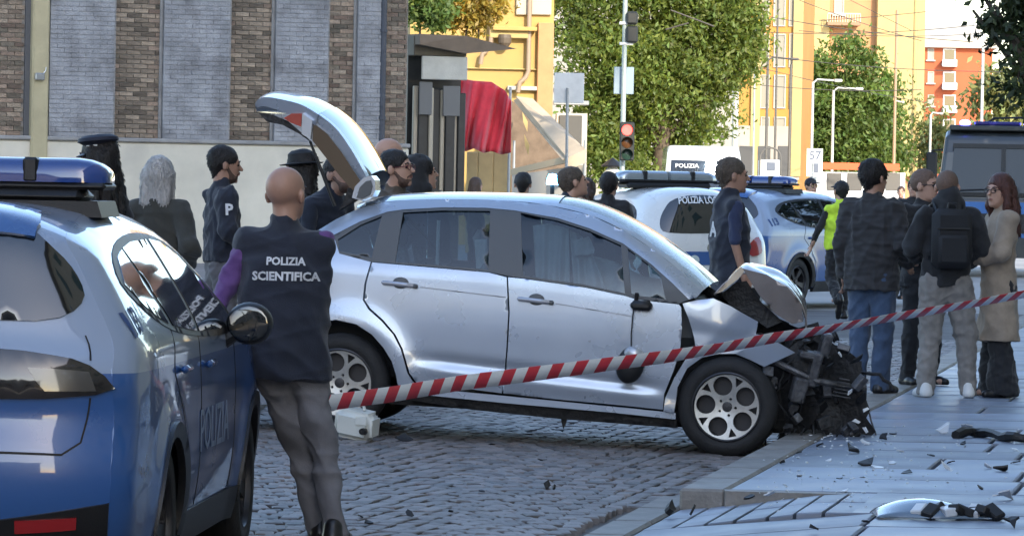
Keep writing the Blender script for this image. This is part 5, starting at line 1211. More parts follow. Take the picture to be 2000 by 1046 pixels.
def tufts(o, ln, n, seed, Hm):
    me = o.data; nv = len(me.vertices); V = np.empty(nv*3, np.float32); me.vertices.foreach_get('co', V); V = V.reshape(-1,3); N_ = np.empty(nv*3, np.float32); me.vertices.foreach_get('normal', N_); N_ = N_.reshape(-1,3)
    F = np.empty(len(me.polygons)*4, np.int32); me.polygons.foreach_get('vertices', F); F = F.reshape(-1,4); rr = np.random.RandomState(seed); i = rr.randint(0, nv, n)
    fl = np.asarray(Hm) @ np.array([0,-.45,-.75]); d = N_[i]*.3+fl+rr.normal(size=(n,3))*.22; d -= N_[i]*np.clip((d*N_[i]).sum(1)-.18, 0, 9)[:,None]; d /= np.linalg.norm(d, axis=1)[:,None]
    s_ = np.cross(d, N_[i]+rr.normal(size=(n,3))*.2); s_ /= np.linalg.norm(s_, axis=1)[:,None]+1e-9; L_ = ln*rr.uniform(.5,1.25,n)[:,None]; w_ = .0045; P = V[i]
    A = np.stack([P-s_*w_, P+s_*w_, P+d*L_*.6+s_*w_*.7+N_[i]*.002, P+d*L_, ], 1).reshape(-1,3); V2 = np.concatenate([V, A]); F2 = np.concatenate([F, nv+np.arange(n*4).reshape(-1,4)])
    m2 = bpy.data.meshes.new(me.name); m2.vertices.add(len(V2)); m2.vertices.foreach_set('co', V2.astype(np.float32).ravel()); m2.loops.add(len(F2)*4); m2.loops.foreach_set('vertex_index', F2.ravel().astype(np.int32)); m2.polygons.add(len(F2)); m2.polygons.foreach_set('loop_start', np.arange(0,len(F2)*4,4,dtype=np.int32)); m2.update(calc_edges=True)
    m2.materials.append(me.materials[0]); m2.shade_smooth(); o.data = m2
def rotm(z=0, x=0, y=0): return np.array((Matrix.Rotation(z,3,'Z') @ Matrix.Rotation(x,3,'X') @ Matrix.Rotation(y,3,'Y')))

def person(label, px, D, ty, yaw, gz=.0, h=.011, skin=SKIN, top=None, trousers=(BLACKC,), shoes=SHOEB, hair=None, hat=None, lean=0., side=0., head=(0,0,0), R_=None, L_=None, legR=None, legL=None, under=None, vest=None, coat=None, glasses=None, pack=None, prints=(), beard=None, fat=1., seed=1, hood=None, group=None, wide=1., bag=None):
    """local frame: faces +y, right hand +x, feet on z = 0; lengths for 1.75 m, then scaled"""
    ztop = CAMZ+(hy(px)-ty)*D/FPX; H = ztop-gz-{'police': .065, 'brim': .03, 'beanie': .012, 'cap': .015}.get(hat, 0)-(.015 if hair and hair[0] not in ('buzz','fringe') and not hat else 0)
    H /= (1-.45*(1-math.cos(lean+.0001))); s = H/1.762; X = (px-1000)/FPX*D; HS = 1.13
    root = bpy.data.objects.new('person', None)
    pos = Vector((X, D, gz))
    hipz = .93
    def up(p):                                            # upper-body points lean about the hips
        p = np.array(p, float); d = p-np.array([0,0,hipz]); cl, sl = math.cos(lean), math.sin(lean); d = np.array([d[0], d[1]*cl+d[2]*sl, -d[1]*sl+d[2]*cl]); cs, ss = math.cos(side), math.sin(side)
        d = np.array([d[0]*cs+d[2]*ss, d[1], -d[0]*ss+d[2]*cs]); return d+np.array([0,0,hipz])
    shR, shL = up((.178,-.01,1.395)), up((-.178,-.01,1.395))
    def arm(spec, sg):
        if spec is None: spec = ((sg*.235,-.035,1.15), (sg*.245,.03,.905))
        e, w_ = spec[0], spec[1]; ab = len(spec) > 2
        return (np.array(e) if ab else up(e)), (np.array(w_) if ab else up(w_))
    eR, wR = arm(R_, 1); eL, wL = arm(L_, -1)
    kR, aR = [np.array(q, float) for q in (legR or ((.105,.02,.50), (.115,-.02,.085)))]
    kL, aL = [np.array(q, float) for q in (legL or ((-.105,.02,.50), (-.115,-.02,.085)))]
    hR, hL = np.array([.09,0,.90]), np.array([-.09,0,.90])
    neck = up((0,-.015,1.49)); hc = up((0,.014,1.622)); Hm = rotm(head[0], head[1]-lean*.35, head[2]); hp = lambda p: hc+Hm @ (np.array(p, float)*HS); S3 = lambda *r: tuple(q*HS for q in r)
    b = Sdf()
    b.ell(hp((0,-.012,.034)), S3(.0755,.0945,.083), Hm, .01).ell(hp((0,.022,-.02)), S3(.062,.071,.088), Hm, .02).ell(hp((0,.036,-.074)), S3(.046,.049,.038), Hm, .02)
    b.cap(hp((0,.086,.012)), hp((0,.110,-.022)), .009, .0145, k=.012).cap(hp((-.034,.078,.024)), hp((.034,.078,.024)), .013, .013, k=.015).cap(hp((-.016,.087,-.057)), hp((.016,.087,-.057)), .009, .009, k=.01).ell(hp((0,.076,-.096)), S3(.02,.016,.016), Hm, .015)
    for sg in (-1, 1):
        b.ell(hp((sg*.032,.092,.004)), S3(.016,.014,.010), Hm, .008, True); b.ell(hp((sg*.078,-.008,-.006)), S3(.011,.021,.032), rotm(head[0]+sg*.35, head[1]), .006)
    b.cap(neck-np.array([0,0,.02]), hp((0,-.018,-.06)), .060*fat**.5, .055, k=.025)
    cw = .140*fat; b.cap(up((0,0,1.27)), up((0,0,1.10)), cw, cw*.88, .62, .03).cap(up((0,0,1.08)), (0,0,.93), cw*.88, .145*fat, .68, .03).cap(up((0,-.01,1.42)), up((.14,-.01,1.395)), .055, .05, k=.03).cap(up((0,-.01,1.42)), up((-.14,-.01,1.395)), .055, .05, k=.03)
    for sh, e, w_, hh, kn, an, sg in ((shR,eR,wR,hR,kR,aR,1), (shL,eL,wL,hL,kL,aL,-1)):
        b.cap(sh, e, .040, .032, k=.02).cap(e, w_, .033, .028, k=.012).cap(hh, kn, .066, .045, k=.03).cap(kn, an, .044, .034, k=.02)
        b.cap(an-np.array([0,.02,.035]), an+np.array([sg*.015,.13,-.055]), .034, .026, k=.015)
        d = w_-e; d /= np.linalg.norm(d); ref = np.array([0,1.,0]) if abs(d[1]) < .7 else np.array([0,0,1.]); lat = np.cross(d, np.array([sg*1.,0,0])); lat = ref-d*(ref @ d); lat /= np.linalg.norm(lat); nrm = np.cross(d, lat)
        pc = w_+d*.055; A = np.stack([lat, nrm, d], 1); b.ell(pc, (.040,.017,.055), A, .01)
        fr_ = max(.0085, h*.72)
        for j in range(4):
            o_ = pc+d*.042+lat*(.030-.020*j); L1 = (.042,.047,.044,.034)[j]; f1 = o_+d*L1-nrm*sg*(-.010); f2 = f1+d*L1*.55-nrm*sg*(-.024)
            b.cap(o_, f1, fr_, fr_*.95, k=.004).cap(f1, f2, fr_*.95, fr_*.85, k=.004)
        t0 = w_+d*.025+lat*.030; t1 = t0+d*.035+lat*.026; t2 = t1+d*.032+lat*.004+nrm*sg*.01; b.cap(t0, t1, fr_*1.15, fr_*1.05, k=.006).cap(t1, t2, fr_*1.05, fr_*.9, k=.004)
    body = sdf_obj('person', b, h, skin, None); bpy.data.objects.remove(root)
    body.location = pos; body.rotation_euler = (0,0,yaw); body.scale = (s,s,s); tag(body, label, 'person', group)
    # eyes, brows, mouth
    for sg in (-1, 1):
        mb = MB(); c = hp((sg*.032,.080,.004)); mb.ell(c, (.0135,.0085,.0075), 10, 6); mb.build('eye', EYE, body, smooth=True)
        mb = MB(); mb.tube([hp((sg*.014,.090,.026)), hp((sg*.034,.091,.031)), hp((sg*.052,.080,.025))], .0045, 6); mb.build('eyebrow', hair[1] if hair else HAIRB, body)
    mb = MB(); mb.tube([hp((-.022,.090,-.057)), hp((0,.0975,-.055)), hp((.022,.090,-.057))], [.003,.006,.003], 6); mb.build('mouth', LIP, body)
    up_cut = lambda z: (0,0,-1,z)
    # trousers
    tm_ = trousers[0]; tw = trousers[1] if len(trousers) > 1 else 1.; flare = trousers[2] if len(trousers) > 2 else 1.
    g = Sdf(); g.cap((0,0,.94), (0,0,.89), .156*fat, .168*fat, .68, .03)
    for hh, kn, an in ((hR,kR,aR), (hL,kL,aL)):
        bot = an+np.array([0,0,-.045]); g.cap(hh+np.array([0,0,-.02]), kn, .105*tw*fat**.4, .076*tw, k=.03).cap(kn, bot, .076*tw, .070*tw*flare, k=.03)
    bz = max(.022, min(aR[2], aL[2])-.062)
    tro = sdf_obj('trousers', g, h, tm_, body, [(0,0,-1,bz),(0,0,1,-1.04)], (.020, seed+3, (18,66)))
    for an, kn, sg in ((aR,kR,1), (aL,kL,-1)):
        g = Sdf(); z0 = an[2]-.085; tip = max(-1.1, min(.0, (kn[2]-an[2]-.42)*4)) if an[2] > .15 else 0
        hd = np.array([sg*.03,.15,0]); base = an+np.array([0,-.045,-.05])
        if an[2] > .15: hd = np.array([0,.04,-.15])
        g.cap(base, base+hd*.9+np.array([0,0,-.005]), .043, .040, k=.03).cap(base+hd*.9, base+hd*1.35-np.array([0,0,.008]), .040, .032, k=.02).cap(an+np.array([0,-.025,.0]), base+np.array([0,.0,.0]), .044, .045, k=.02)
        sh_ = sdf_obj('shoe', g, min(h,.012), shoes, body, [(0,0,-1,max(z0,0)+.004)] if an[2] < .15 else ())
        if shoes is SHOEW and an[2] < .15:
            pass
    # tops
    def torso(gm, hem, ex=0., arms=True, wd=1., sleeve_end=1., hemw=.185, shw=.15):
        gm.cap(up((0,0,1.25)), up((0,0,1.08)), (.182*fat+ex)*wd, (.170*fat+ex)*wd, .66, .03).cap(up((0,-.012,1.415)), up((shw,-.01,1.385)), .074+ex*.7, .066+ex*.7, k=.035).cap(up((0,-.012,1.415)), up((-shw,-.01,1.385)), .074+ex*.7, .066+ex*.7, k=.035)
        gm.cap(up((0,0,1.10)), (0,0,max(hem-.05,.3)), (.170*fat+ex)*wd, (hemw*fat+ex)*wd, .70, .04).cap(up((0,-.015,1.41)), up((0,-.008,1.488)), .085+ex*.4, .066+ex*.4, k=.02)
        if arms:
            for sh, e, w_ in ((shR,eR,wR), (shL,eL,wL)):
                gm.cap(sh, e, .070+ex, .058+ex, k=.025)
                if sleeve_end > .5: gm.cap(e, e+(w_-e)*sleeve_end, .058+ex, .046+ex, k=.015)
        return gm
    res = {}
    if under: res['shirt'] = sdf_obj('shirt', torso(Sdf(), .88, -.012, shw=.12, sleeve_end=under[1] if len(under) > 1 else .95), h, under[0], body, [up_cut(.88)], (.014, seed, (22,60)))
    if top:
        m_, hem = top[0], top[1]; ex = top[2] if len(top) > 2 else .004
        res['jacket'] = sdf_obj('jacket', torso(Sdf(), hem, ex), h, m_, body, [up_cut(hem)], (.020, seed+1, (18,64)))
    if vest:
        m_, hem, ex = vest; res['vest'] = sdf_obj('vest', torso(Sdf(), hem, ex, False, 1.06*wide, shw=.155*wide), h, m_, body, [up_cut(hem)], (.017, seed+2, (16,56)))
    if coat:
        m_, hem = coat; g = torso(Sdf(), hem, .022, hemw=.225); res['coat'] = sdf_obj('coat', g, h, m_, body, [up_cut(hem)], (.014, seed+1, (12,40)))
    if hood:
        g = Sdf(); g.cap(up((0,-.06,1.42)), up((0,-.05,1.56)), .095, .088, k=.03).cap(up((-.07,-.02,1.50)), up((.07,-.02,1.50)), .06,.06,k=.03)
        if len(hood) > 1: g.ell(hp((0,-.03,.025)), S3(.098,.112,.115), Hm, .03); g.ell(hp((0,.12,-.02)), S3(.08,.10,.11), Hm, .02, True)
        sdf_obj('hood', g, h, hood[0], body, (), (.010, seed+7, (20,50)))
    # hair
    if hair:
        kind, hm = hair[0], hair[1]; g = Sdf(); fcut = [(Hm[0][1], Hm[1][1], Hm[2][1]*1.0, 0)]
        th = {'short': .006, 'buzz': .002, 'long': .012, 'bob': .014, 'thick': .011, 'ponytail': .010, 'fringe': .006}[kind]
        g.ell(hp((0,-.018,.036)), S3(.0755+th*.8,.0945+th,.083+th*1.5), Hm, .015)
        if kind in ('short','thick','buzz'): g.cap(hp((0,-.050,-.005)), hp((0,-.040,-.055)), .050*HS, .040*HS, k=.02)
        if kind in ('long',):
            for xx in (-.055,.0,.055): g.cap(hp((xx,-.055,.0)), hp((xx*1.3,-.075,-.12)), .056, .050, k=.03); g.cap(hp((xx*1.3,-.075,-.12)), up((xx*1.5,-.115,1.30)), .050, .030, k=.03)
            for sg in (-1, 1): g.cap(hp((sg*.075,.0,.03)), hp((sg*.085,.005,-.10)), .030, .028, k=.03); g.cap(hp((sg*.085,.005,-.10)), up((sg*.085,.02,1.36)), .028, .020, k=.03)
        if kind == 'bob':
            for xx in (-.05,.05,0): g.cap(hp((xx,-.05,0)), hp((xx*1.2,-.065,-.15)), .060, .046, k=.04)
            for sg in (-1, 1): g.cap(hp((sg*.07,0,.02)), hp((sg*.082,-.01,-.15)), .034, .024, k=.03)
        if kind == 'ponytail': g.cap(hp((0,-.10,.03)), hp((0,-.14,-.02)), .035, .038, k=.02); g.cap(hp((0,-.14,-.02)), hp((0,-.12,-.16)), .036, .018, k=.02)
        g.ell(hp((0,.115,-.035)), S3(.075,.068,.092), Hm, .02, True)
        if kind in ('short','thick','buzz'):
            for sg in (-1, 1): g.ell(hp((sg*.088,.035,-.045)), S3(.035,.055,.055), Hm, .015, True)
        ho = sdf_obj('hair', g, min(h, .009), hm, body, (), (.010 if kind != 'buzz' else .0008, seed+9, (45,130)))
        if kind not in ('buzz','fringe') and D < 62: tufts(ho, {'short': .020, 'thick': .028, 'long': .03, 'bob': .028, 'ponytail': .03}[kind], 1500 if D < 40 else 700, seed, Hm)
    if beard:
        g = Sdf(); g.ell(hp((0,.037,-.077)), S3(.050,.053,.041), Hm, .012)
        for sg in (-1, 1): g.cap(hp((sg*.064,.006,-.015)), hp((sg*.040,.050,-.078)), .012, .018, k=.015); g.cap(hp((sg*.004,.094,-.044)), hp((sg*.028,.082,-.055)), .009, .008, k=.01)
        g.ell(hp((0,.112,-.058)), S3(.020,.018,.008), Hm, .006, True); sdf_obj('beard', g, .008, beard, body, (), (.006, seed+4, (60,140)))
    HT = Matrix.Translation(Vector(hc)) @ Matrix([list(r_) for r_ in Hm]).to_4x4()
    if hat == 'police':
        mb = MB(); T_ = HT @ Tm((0,-.01,.055), R(-6)); mb.lathe([(.001,.095),(.09,.092),(.125,.075),(.132,.055),(.105,.040),(.092,.030)], 26, T_); mb.build('cap_crown', mat('cap_navy', (.010,.012,.026), .7), body, smooth=True)
        mb = MB(); mb.lathe([(.092,.034),(.0935,.034),(.0935,-.012),(.092,-.012)], 30, T_, True); mb.build('cap_band', MT['cap_navy'], body)
        W_ = mat('band_white', (.75,.75,.74), .6)
        for i in range(22):
            for j in range(2):
                if (i+j) % 2: continue
                a0 = PI*.02+i*(2*PI/22); mb = MB(); z0 = -.006+j*.018
                mb.add([T_ @ Vector((.0955*math.cos(a), .0955*math.sin(a), z)) for a, z in ((a0,z0),(a0+2*PI/22,z0),(a0+2*PI/22,z0+.018),(a0,z0+.018))]+[T_ @ Vector((.093*math.cos(a), .093*math.sin(a), z)) for a, z in ((a0,z0),(a0+2*PI/22,z0),(a0+2*PI/22,z0+.018),(a0,z0+.018))], [(0,1,2,3),(7,6,5,4),(0,4,5,1),(1,5,6,2),(2,6,7,3),(3,7,4,0)]); mb.build('band_check', W_, body)
        mb = MB(); n_ = 14; V = []
        for i in range(n_+1):
            a = PI*(.12+.76*i/n_); V += [T_ @ Vector((.092*math.cos(a), .092*math.sin(a), -.008)), T_ @ Vector((.118*math.cos(a), .092*math.sin(a)+.06*math.sin(a), -.030)), T_ @ Vector((.116*math.cos(a), .090*math.sin(a)+.058*math.sin(a), -.036)), T_ @ Vector((.090*math.cos(a), .090*math.sin(a), -.014))]
        F = [];
        for i in range(n_):
            for k in range(4): F.append((i*4+k, i*4+(k+1) % 4, (i+1)*4+(k+1) % 4, (i+1)*4+k))
        mb.add(V, F); mb.build('cap_visor', SHOEB, body, clean=True)
    if hat == 'brim':
        mb = MB(); T_ = HT @ Tm((0,-.01,.05), R(-5)); mb.lathe([(.001,.10),(.07,.095),(.10,.07),(.104,.0),(.16,-.012),(.17,-.004),(.16,-.004),(.10,.006)], 26, T_); mb.build('brimmed_hat', mat('hat_dark', (.012,.012,.014), .7), body, smooth=True)
    if hat == 'cap':
        mb = MB(); T_ = HT @ Tm((0,-.012,.035)); mb.lathe([(.001,.100),(.05,.092),(.085,.060),(.098,.015),(.094,.0)], 24, T_); mb.build('cap_crown', MT.get('cap_navy') or mat('cap_navy', (.010,.012,.026), .7), body, smooth=True)
        g = Sdf(); g.ell(hp((0,.115,.052)), S3(.070,.060,.010), Hm, .01); sdf_obj('cap_visor', g, .009, MT['cap_navy'], body)
    if hat == 'beanie':
        mb = MB(); T_ = HT @ Tm((0,-.012,.03)); mb.lathe([(.001,.115),(.05,.108),(.088,.07),(.100,.01),(.102,-.015),(.094,-.02)], 24, T_); mb.build('beanie', BLACKC, body, smooth=True)
    if glasses:
        mb = MB()
        for sg in (-1, 1):
            c_ = [hp((sg*.034+.024*math.cos(2*PI*k/14), .102-.004*abs(math.cos(2*PI*k/14)), .004+.017*math.sin(2*PI*k/14))) for k in range(15)]; mb.tube(c_, .0032, 5, False); mb.tube([hp((sg*.058,.098,.010)), hp((sg*.080,.0,.008))], .0028, 5)
        mb.tube([hp((-.011,.104,.008)), hp((.011,.104,.008))], .003, 5); gl = mb.build('glasses', glasses[0], body)
        if len(glasses) > 1:
            for sg in (-1, 1):
                mb = MB(); T_ = HT @ Tm((sg*.034,.100,.004), R(90)); mb.lathe([(.001,0),(.023,0),(.023,.002),(.001,.002)], 14, T_); mb.build('lens', glasses[1], body)
    if pack:
        bp = empty('backpack', (0,0,0)); bp.parent = body; m_ = Tm(Vector(up((0,-.185,1.24))), -lean)
        mb = MB(); mb.bbox(-.155,.155,-.075,.075,-.24,.22,.05,m_); mb.build('pack_body', pack, bp, smooth=True); mb = MB(); mb.bbox(-.12,.12,-.12,-.07,-.21,.02,.025,m_); mb.build('pack_pocket', pack, bp, smooth=True)
        mb = MB(); mb.bbox(-.13,.13,-.088,-.076,.06,.075,.004,m_); mb.build('zip', BLACKPL, bp); mb = MB(); mb.tube([m_ @ Vector((-.04,-.01,.21)), m_ @ Vector((-.03,-.01,.26)), m_ @ Vector((.03,-.01,.26)), m_ @ Vector((.04,-.01,.21))], .009, 6); mb.build('carry_loop', BLACKPL, bp)
        for sg in (-1, 1): mb = MB(); mb.tube([up((sg*.10,-.13,1.42)), up((sg*.115,-.05,1.50)), up((sg*.125,.06,1.47)), up((sg*.135,.13,1.34)), up((sg*.16,.05,1.14)), up((sg*.15,-.10,1.08))], .017, 7); mb.build('shoulder_strap', BLACKPL, bp)
    for (on, txt, size, org, right, upv, bold, xs) in prints:
        text_on('lettering', txt, size, up(org), right, upv, PRINT, body, res[on], .003, bold, xs)
    return body
# ---------------------------------------------------------------- who stands where
forensic = person('bald man in a dark forensic police vest seen from behind beside the nearest police car', 556, 20.8, 322, R(-4), .03, .009, SKIND, trousers=(mat('mid_grey_trouser', (.17,.165,.175), .85, var=.15, vs=9, bump=.25, bs=220),.93), under=(PURP,), vest=(NAVY,.76,.018), head=(R(-22),R(4),0), L_=((-.30,-.02,1.12),(-.36,.08,.89)), R_=((.13,.12,1.15),(-.02,.24,1.17)), legR=((.185,.05,.50),(.255,-.03,.085)), legL=((.06,.10,.50),(.17,.22,.085)), fat=1.0, wide=1.06, seed=2,
    prints=(('vest','POLIZIA',.050,(.02,-.4,1.315),(1,0,0),(0,0,1),.0018,1.0), ('vest','SCIENTIFICA',.055,(.02,-.4,1.245),(1,0,0),(0,0,1),.002,1.0)))
person('policewoman with a chequered cap band and long dark hair by the brick building', 190, 29, 246, R(62), .14, .012, top=(BLACKC,.80,.012), hair=('long',HAIRD), hat='police', head=(R(8),0,0), seed=3)
person('woman with pale blonde hair in a dark olive jacket, standing left of the capless policeman', 308, 30, 303, R(-22), .13, .012, top=(OLIVE,.86,.014), hair=('bob',HAIRW), R_=((.30,-.10,1.15),(.16,.12,1.02)), L_=((-.25,.02,1.13),(-.08,.22,1.05)), seed=4)
person('young policeman in a dark jacket with short black hair, looking to the right', 432, 33, 280, R(-72), .13, .011, SKIND, top=(NAVY,.92,.012), trousers=(GREYC,1.05), hair=('short',HAIRD), beard=STUB, head=(R(-6),R(-4),0), R_=((.24,-.02,1.15),(.18,.20,1.02)), L_=((-.24,.02,1.15),(-.10,.24,1.04)), seed=5,
    prints=(('jacket','P',.11,(.20,-.02,1.30),(0,1,0),(0,0,1),.004,1),))
person('man in a dark vest with pale lettering bending under the raised tailgate', 606, 31.8, 296, R(-128), .06, .011, SKIND, under=(NAVY,), vest=(NAVY,.86,.02), hair=('short',HAIRD), beard=STUB, lean=R(20), head=(R(-10),R(22),0), R_=((.26,.10,1.15),(.14,.34,1.10)), L_=((-.26,.10,1.15),(-.14,.34,1.10)), seed=6,
    prints=(('vest','POLIZIA',.10,(.02,.5,1.235),(-1,0,0),(0,0,1),.004,1.0),))
person('person wearing a dark brimmed hat, half hidden behind the man at the tailgate', 586, 35, 287, R(80), .08, .013, top=(BLACKC,.8), hair=('bob',HAIRD), hat='brim', seed=7)
person('bearded man with glasses in a brown jacket behind the silver car roof', 768, 33, 287, R(-118), .07, .0105, SKIN, top=(BROWNJ,.84,.014), hair=('short',HAIRD), beard=STUB, glasses=(REDF,), head=(R(6),R(6),0), seed=8)
person('tall bald man standing right behind the bearded man with glasses', 754, 35.2, 268, R(-60), .06, .012, SKIN, top=(NAVY,.84), seed=9)
person('person in a black hooded jacket between the bearded man and the shop', 814, 34.6, 298, R(-40), .06, .013, top=(BLACKC,.80,.02), hair=('thick',HAIRD), hood=(BLACKC,1), lean=R(6), side=R(-4), head=(R(-30),R(10),0), seed=10)
person('brown haired woman standing far off by the red stall', 926, 76, 345, R(-60), .02, .016, top=(OLIVE,.84), hair=('long',HAIRB), seed=11)
person('man in a dark beanie seen from behind above the car roof', 1018, 50, 334, R(-10), .03, .015, top=(BLACKC,.8,.012), hat='beanie', hair=('buzz',HAIRD), seed=12)
person('grey haired man with lowered head in front of the awning stall', 1094, 39, 320, R(-66), .03, .014, SKIN, top=(NAVY,.84,.016), hair=('short',HAIRG), lean=R(8), head=(R(-10),R(16),0), seed=13)
person('officer with a brown ponytail and lettering on the back of a dark jacket', 1146, 45, 346, R(16), .03, .014, top=(NAVY,.82,.014), hair=('ponytail',HAIRB), lean=R(6), seed=14,
    prints=(('jacket','POLIZIA',.10,(0,-.5,1.385),(1,0,0),(0,0,1),.004,.95),))
person('black haired person next to the ponytailed officer', 1186, 47, 334, R(-20), .03, .015, top=(BLACKC,.82,.014), hair=('thick',HAIRD), seed=15)
person('officer with a white letter on his dark vest standing behind the crushed bonnet', 1424, 36.5, 303, R(-76), .0, .0105, SKIND, under=(DBLUE,.5), vest=(NAVY,.74,.022), trousers=(BLACKC,), hair=('short',HAIRG), head=(R(-4),0,0), R_=((.225,-.03,1.14),(.235,.05,.87)), seed=16,
    prints=(('vest','P',.15,(.04,.5,1.32),(-1,0,.1),(0,0,1),.006,1), ('vest','A',.15,(.02,-.5,1.22),(1,0,0),(0,0,1),.006,1)))
hv = person('traffic officer in a fluorescent yellow vest walking between the cars', 1640, 56, 350, R(20), .02, .013, under=(BLACKC,), vest=(HIVIS,.88,.022), hair=('short',HAIRD), hat='cap', R_=((.26,-.02,1.14),(.24,.12,.90)), L_=((-.29,.02,1.15),(-.33,.14,.93)), legR=((.10,.14,.52),(.10,.10,.085)), legL=((-.10,.02,.50),(-.14,-.30,.30)), seed=17)
person('person with a dark cap and sunglasses far behind the police cars', 1580, 72, 345, R(-150), .02, .015, top=(DBLUE,.84), hair=('short',HAIRD), hat='cap', glasses=(FRAMEB,LENS), seed=18)
person('dark haired man in a charcoal blazer and blue jeans, leftmost of the talking group', 1702, 34.6, 308, R(-30), PAVZ, .0105, SKIND, top=(BLAZER,.78,.016), trousers=(JEANS,1.06), shoes=SHOEB, hair=('thick',HAIRD), head=(R(-18),R(-3),0), R_=((.27,-.02,1.14),(.20,.20,1.0)), legR=((.11,.02,.50),(.10,.0,.085)), legL=((-.10,.03,.50),(-.10,-.06,.085)), fat=1.12, seed=19)
person('balding man in a black suit with dark glasses in the middle of the talking group', 1802, 36.2, 330, R(-150), PAVZ, .0105, SKIN, top=(BLACKC,.80,.016), trousers=(BLACKC,1.0), hair=('fringe',HAIRS), glasses=(FRAMEB,LENS), head=(R(30),0,0), R_=((.26,0,1.14),(.12,.22,1.06)), seed=20)
person('man with a black backpack, grey cargo trousers and white trainers', 1848, 34.2, 331, R(6), PAVZ, .0105, SKIN, top=(BLACKC,.86,.018), trousers=(KHAKI,1.16,.8), shoes=SHOEW, hair=('buzz',HAIRS), hood=(BLACKC,), pack=mat('pack_black', (.014,.014,.016), .75, bump=.3, bs=200), head=(R(-20),R(4),0), legR=((.17,.02,.50),(.185,-.02,.085)), legL=((-.11,.03,.50),(-.15,-.03,.085)), R_=((.28,-.02,1.15),(.20,.2,1.05)), L_=((-.28,-.0,1.15),(-.20,.2,1.08)), seed=21)
person('woman with auburn hair and glasses in a beige coat and black trousers', 1952, 34.4, 336, R(100), PAVZ, .0105, SKIN, coat=(BEIGE,.44), trousers=(BLACKC,1.08,1.75), hair=('long',HAIRR), glasses=(FRAMEB,), head=(R(32),R(2),0), R_=((.24,.06,1.14),(.05,.24,1.12)), L_=((-.24,.06,1.14),(-.02,.24,1.10)), seed=22)
person('dark clad person far behind the talking group', 1782, 66, 346, R(160), .02, .016, top=(BLACKC,.8), hair=('thick',HAIRD), seed=23)
person('passer-by in grey far down the street behind the talking group', 1757, 95, 362, R(170), .02, .018, top=(GREYC,.8), hair=('short',HAIRB), seed=24)
# ================================================================== TREES
def leaf_mat(nm, col, tr=.35):
    m = bpy.data.materials.new(nm); m.use_nodes = True; MT[nm] = m; n = m.node_tree.nodes; L = m.node_tree.links; n.clear()
    o = n.new('ShaderNodeOutputMaterial'); d = n.new('ShaderNodeBsdfPrincipled'); t = n.new('ShaderNodeBsdfTranslucent'); mx = n.new('ShaderNodeMixShader'); a = n.new('ShaderNodeAttribute'); a.attribute_name = 'Col'
    mu = n.new('ShaderNodeMix'); mu.data_type = 'RGBA'; mu.blend_type = 'MULTIPLY'; mu.inputs['Factor'].default_value = 1; mu.inputs[6].default_value = (*col, 1); L.new(a.outputs['Color'], mu.inputs[7])
    m2 = n.new('ShaderNodeMix'); m2.data_type = 'RGBA'; m2.blend_type = 'MULTIPLY'; m2.inputs['Factor'].default_value = 1; m2.inputs[7].default_value = (1.6,1.35,.5,1); L.new(mu.outputs[2], m2.inputs[6])
    d.inputs['Roughness'].default_value = .55; L.new(mu.outputs[2], d.inputs['Base Color']); L.new(m2.outputs[2], t.inputs[0]); mx.inputs[0].default_value = tr
    L.new(d.outputs[0], mx.inputs[1]); L.new(t.outputs[0], mx.inputs[2]); L.new(mx.outputs[0], o.inputs[0]); return m
BARK = mat('bark', (.085,.065,.048), .9, var=.35, vs=6, bump=.6, bs=14)
def crown(nm, blobs, n_leaf, size, m_, parent, org, seed, clump=.32, droop=.3, shape=(1,.45)):
    rr = np.random.RandomState(seed); B = np.array([b[:3] for b in blobs]); Rr = np.array([b[3] for b in blobs]); w_ = Rr**2/np.sum(Rr**2)
    nc = max(20, n_leaf//60); bi = rr.choice(len(B), nc, p=w_); d = rr.normal(size=(nc,3)); d /= np.linalg.norm(d, axis=1)[:,None]
    cc = B[bi]+d*(Rr[bi]*np.cbrt(rr.uniform(.25,1.05,nc)))[:,None]; cl = rr.uniform(.62,1.3,nc)
    ci = rr.randint(0, nc, n_leaf); P = cc[ci]+rr.normal(size=(n_leaf,3))*clump*np.array([1,1,.8]); P -= np.array(org)
    a = rr.normal(size=(n_leaf,3)); a[:,2] -= droop*2; a /= np.linalg.norm(a, axis=1)[:,None]; b = np.cross(a, rr.normal(size=(n_leaf,3))); b /= np.linalg.norm(b, axis=1)[:,None]+1e-9; n_ = np.cross(a, b)
    L_ = size*rr.uniform(.65,1.3,n_leaf)[:,None]*shape[0]; W_ = L_*shape[1]
    V = np.stack([P-a*L_*.5, P+b*W_*.5+n_*W_*.18+a*L_*.05, P+a*L_*.5-n_*L_*.12, P-b*W_*.5+n_*W_*.18+a*L_*.05], 1).reshape(-1,3)
    F = np.arange(n_leaf*4).reshape(-1,4); me = bpy.data.meshes.new(nm); me.vertices.add(len(V)); me.vertices.foreach_set('co', V.astype(np.float32).ravel()); me.loops.add(len(F)*4); me.loops.foreach_set('vertex_index', F.ravel().astype(np.int32)); me.polygons.add(len(F)); me.polygons.foreach_set('loop_start', np.arange(0,len(F)*4,4,dtype=np.int32)); me.update(calc_edges=True)
    k = (cl[ci]*rr.uniform(.75,1.25,n_leaf))[:,None]; warm = rr.uniform(-.12,.22,n_leaf)[:,None]; C = np.concatenate([k*(1+warm), k, k*(1-warm*.5), np.ones_like(k)], 1); C = np.repeat(C, 4, 0)
    ca = me.color_attributes.new('Col', 'FLOAT_COLOR', 'POINT'); ca.data.foreach_set('color', C.astype(np.float32).ravel())
    o = link(nm, me, m_, parent); tag(o, kind='stuff'); return o
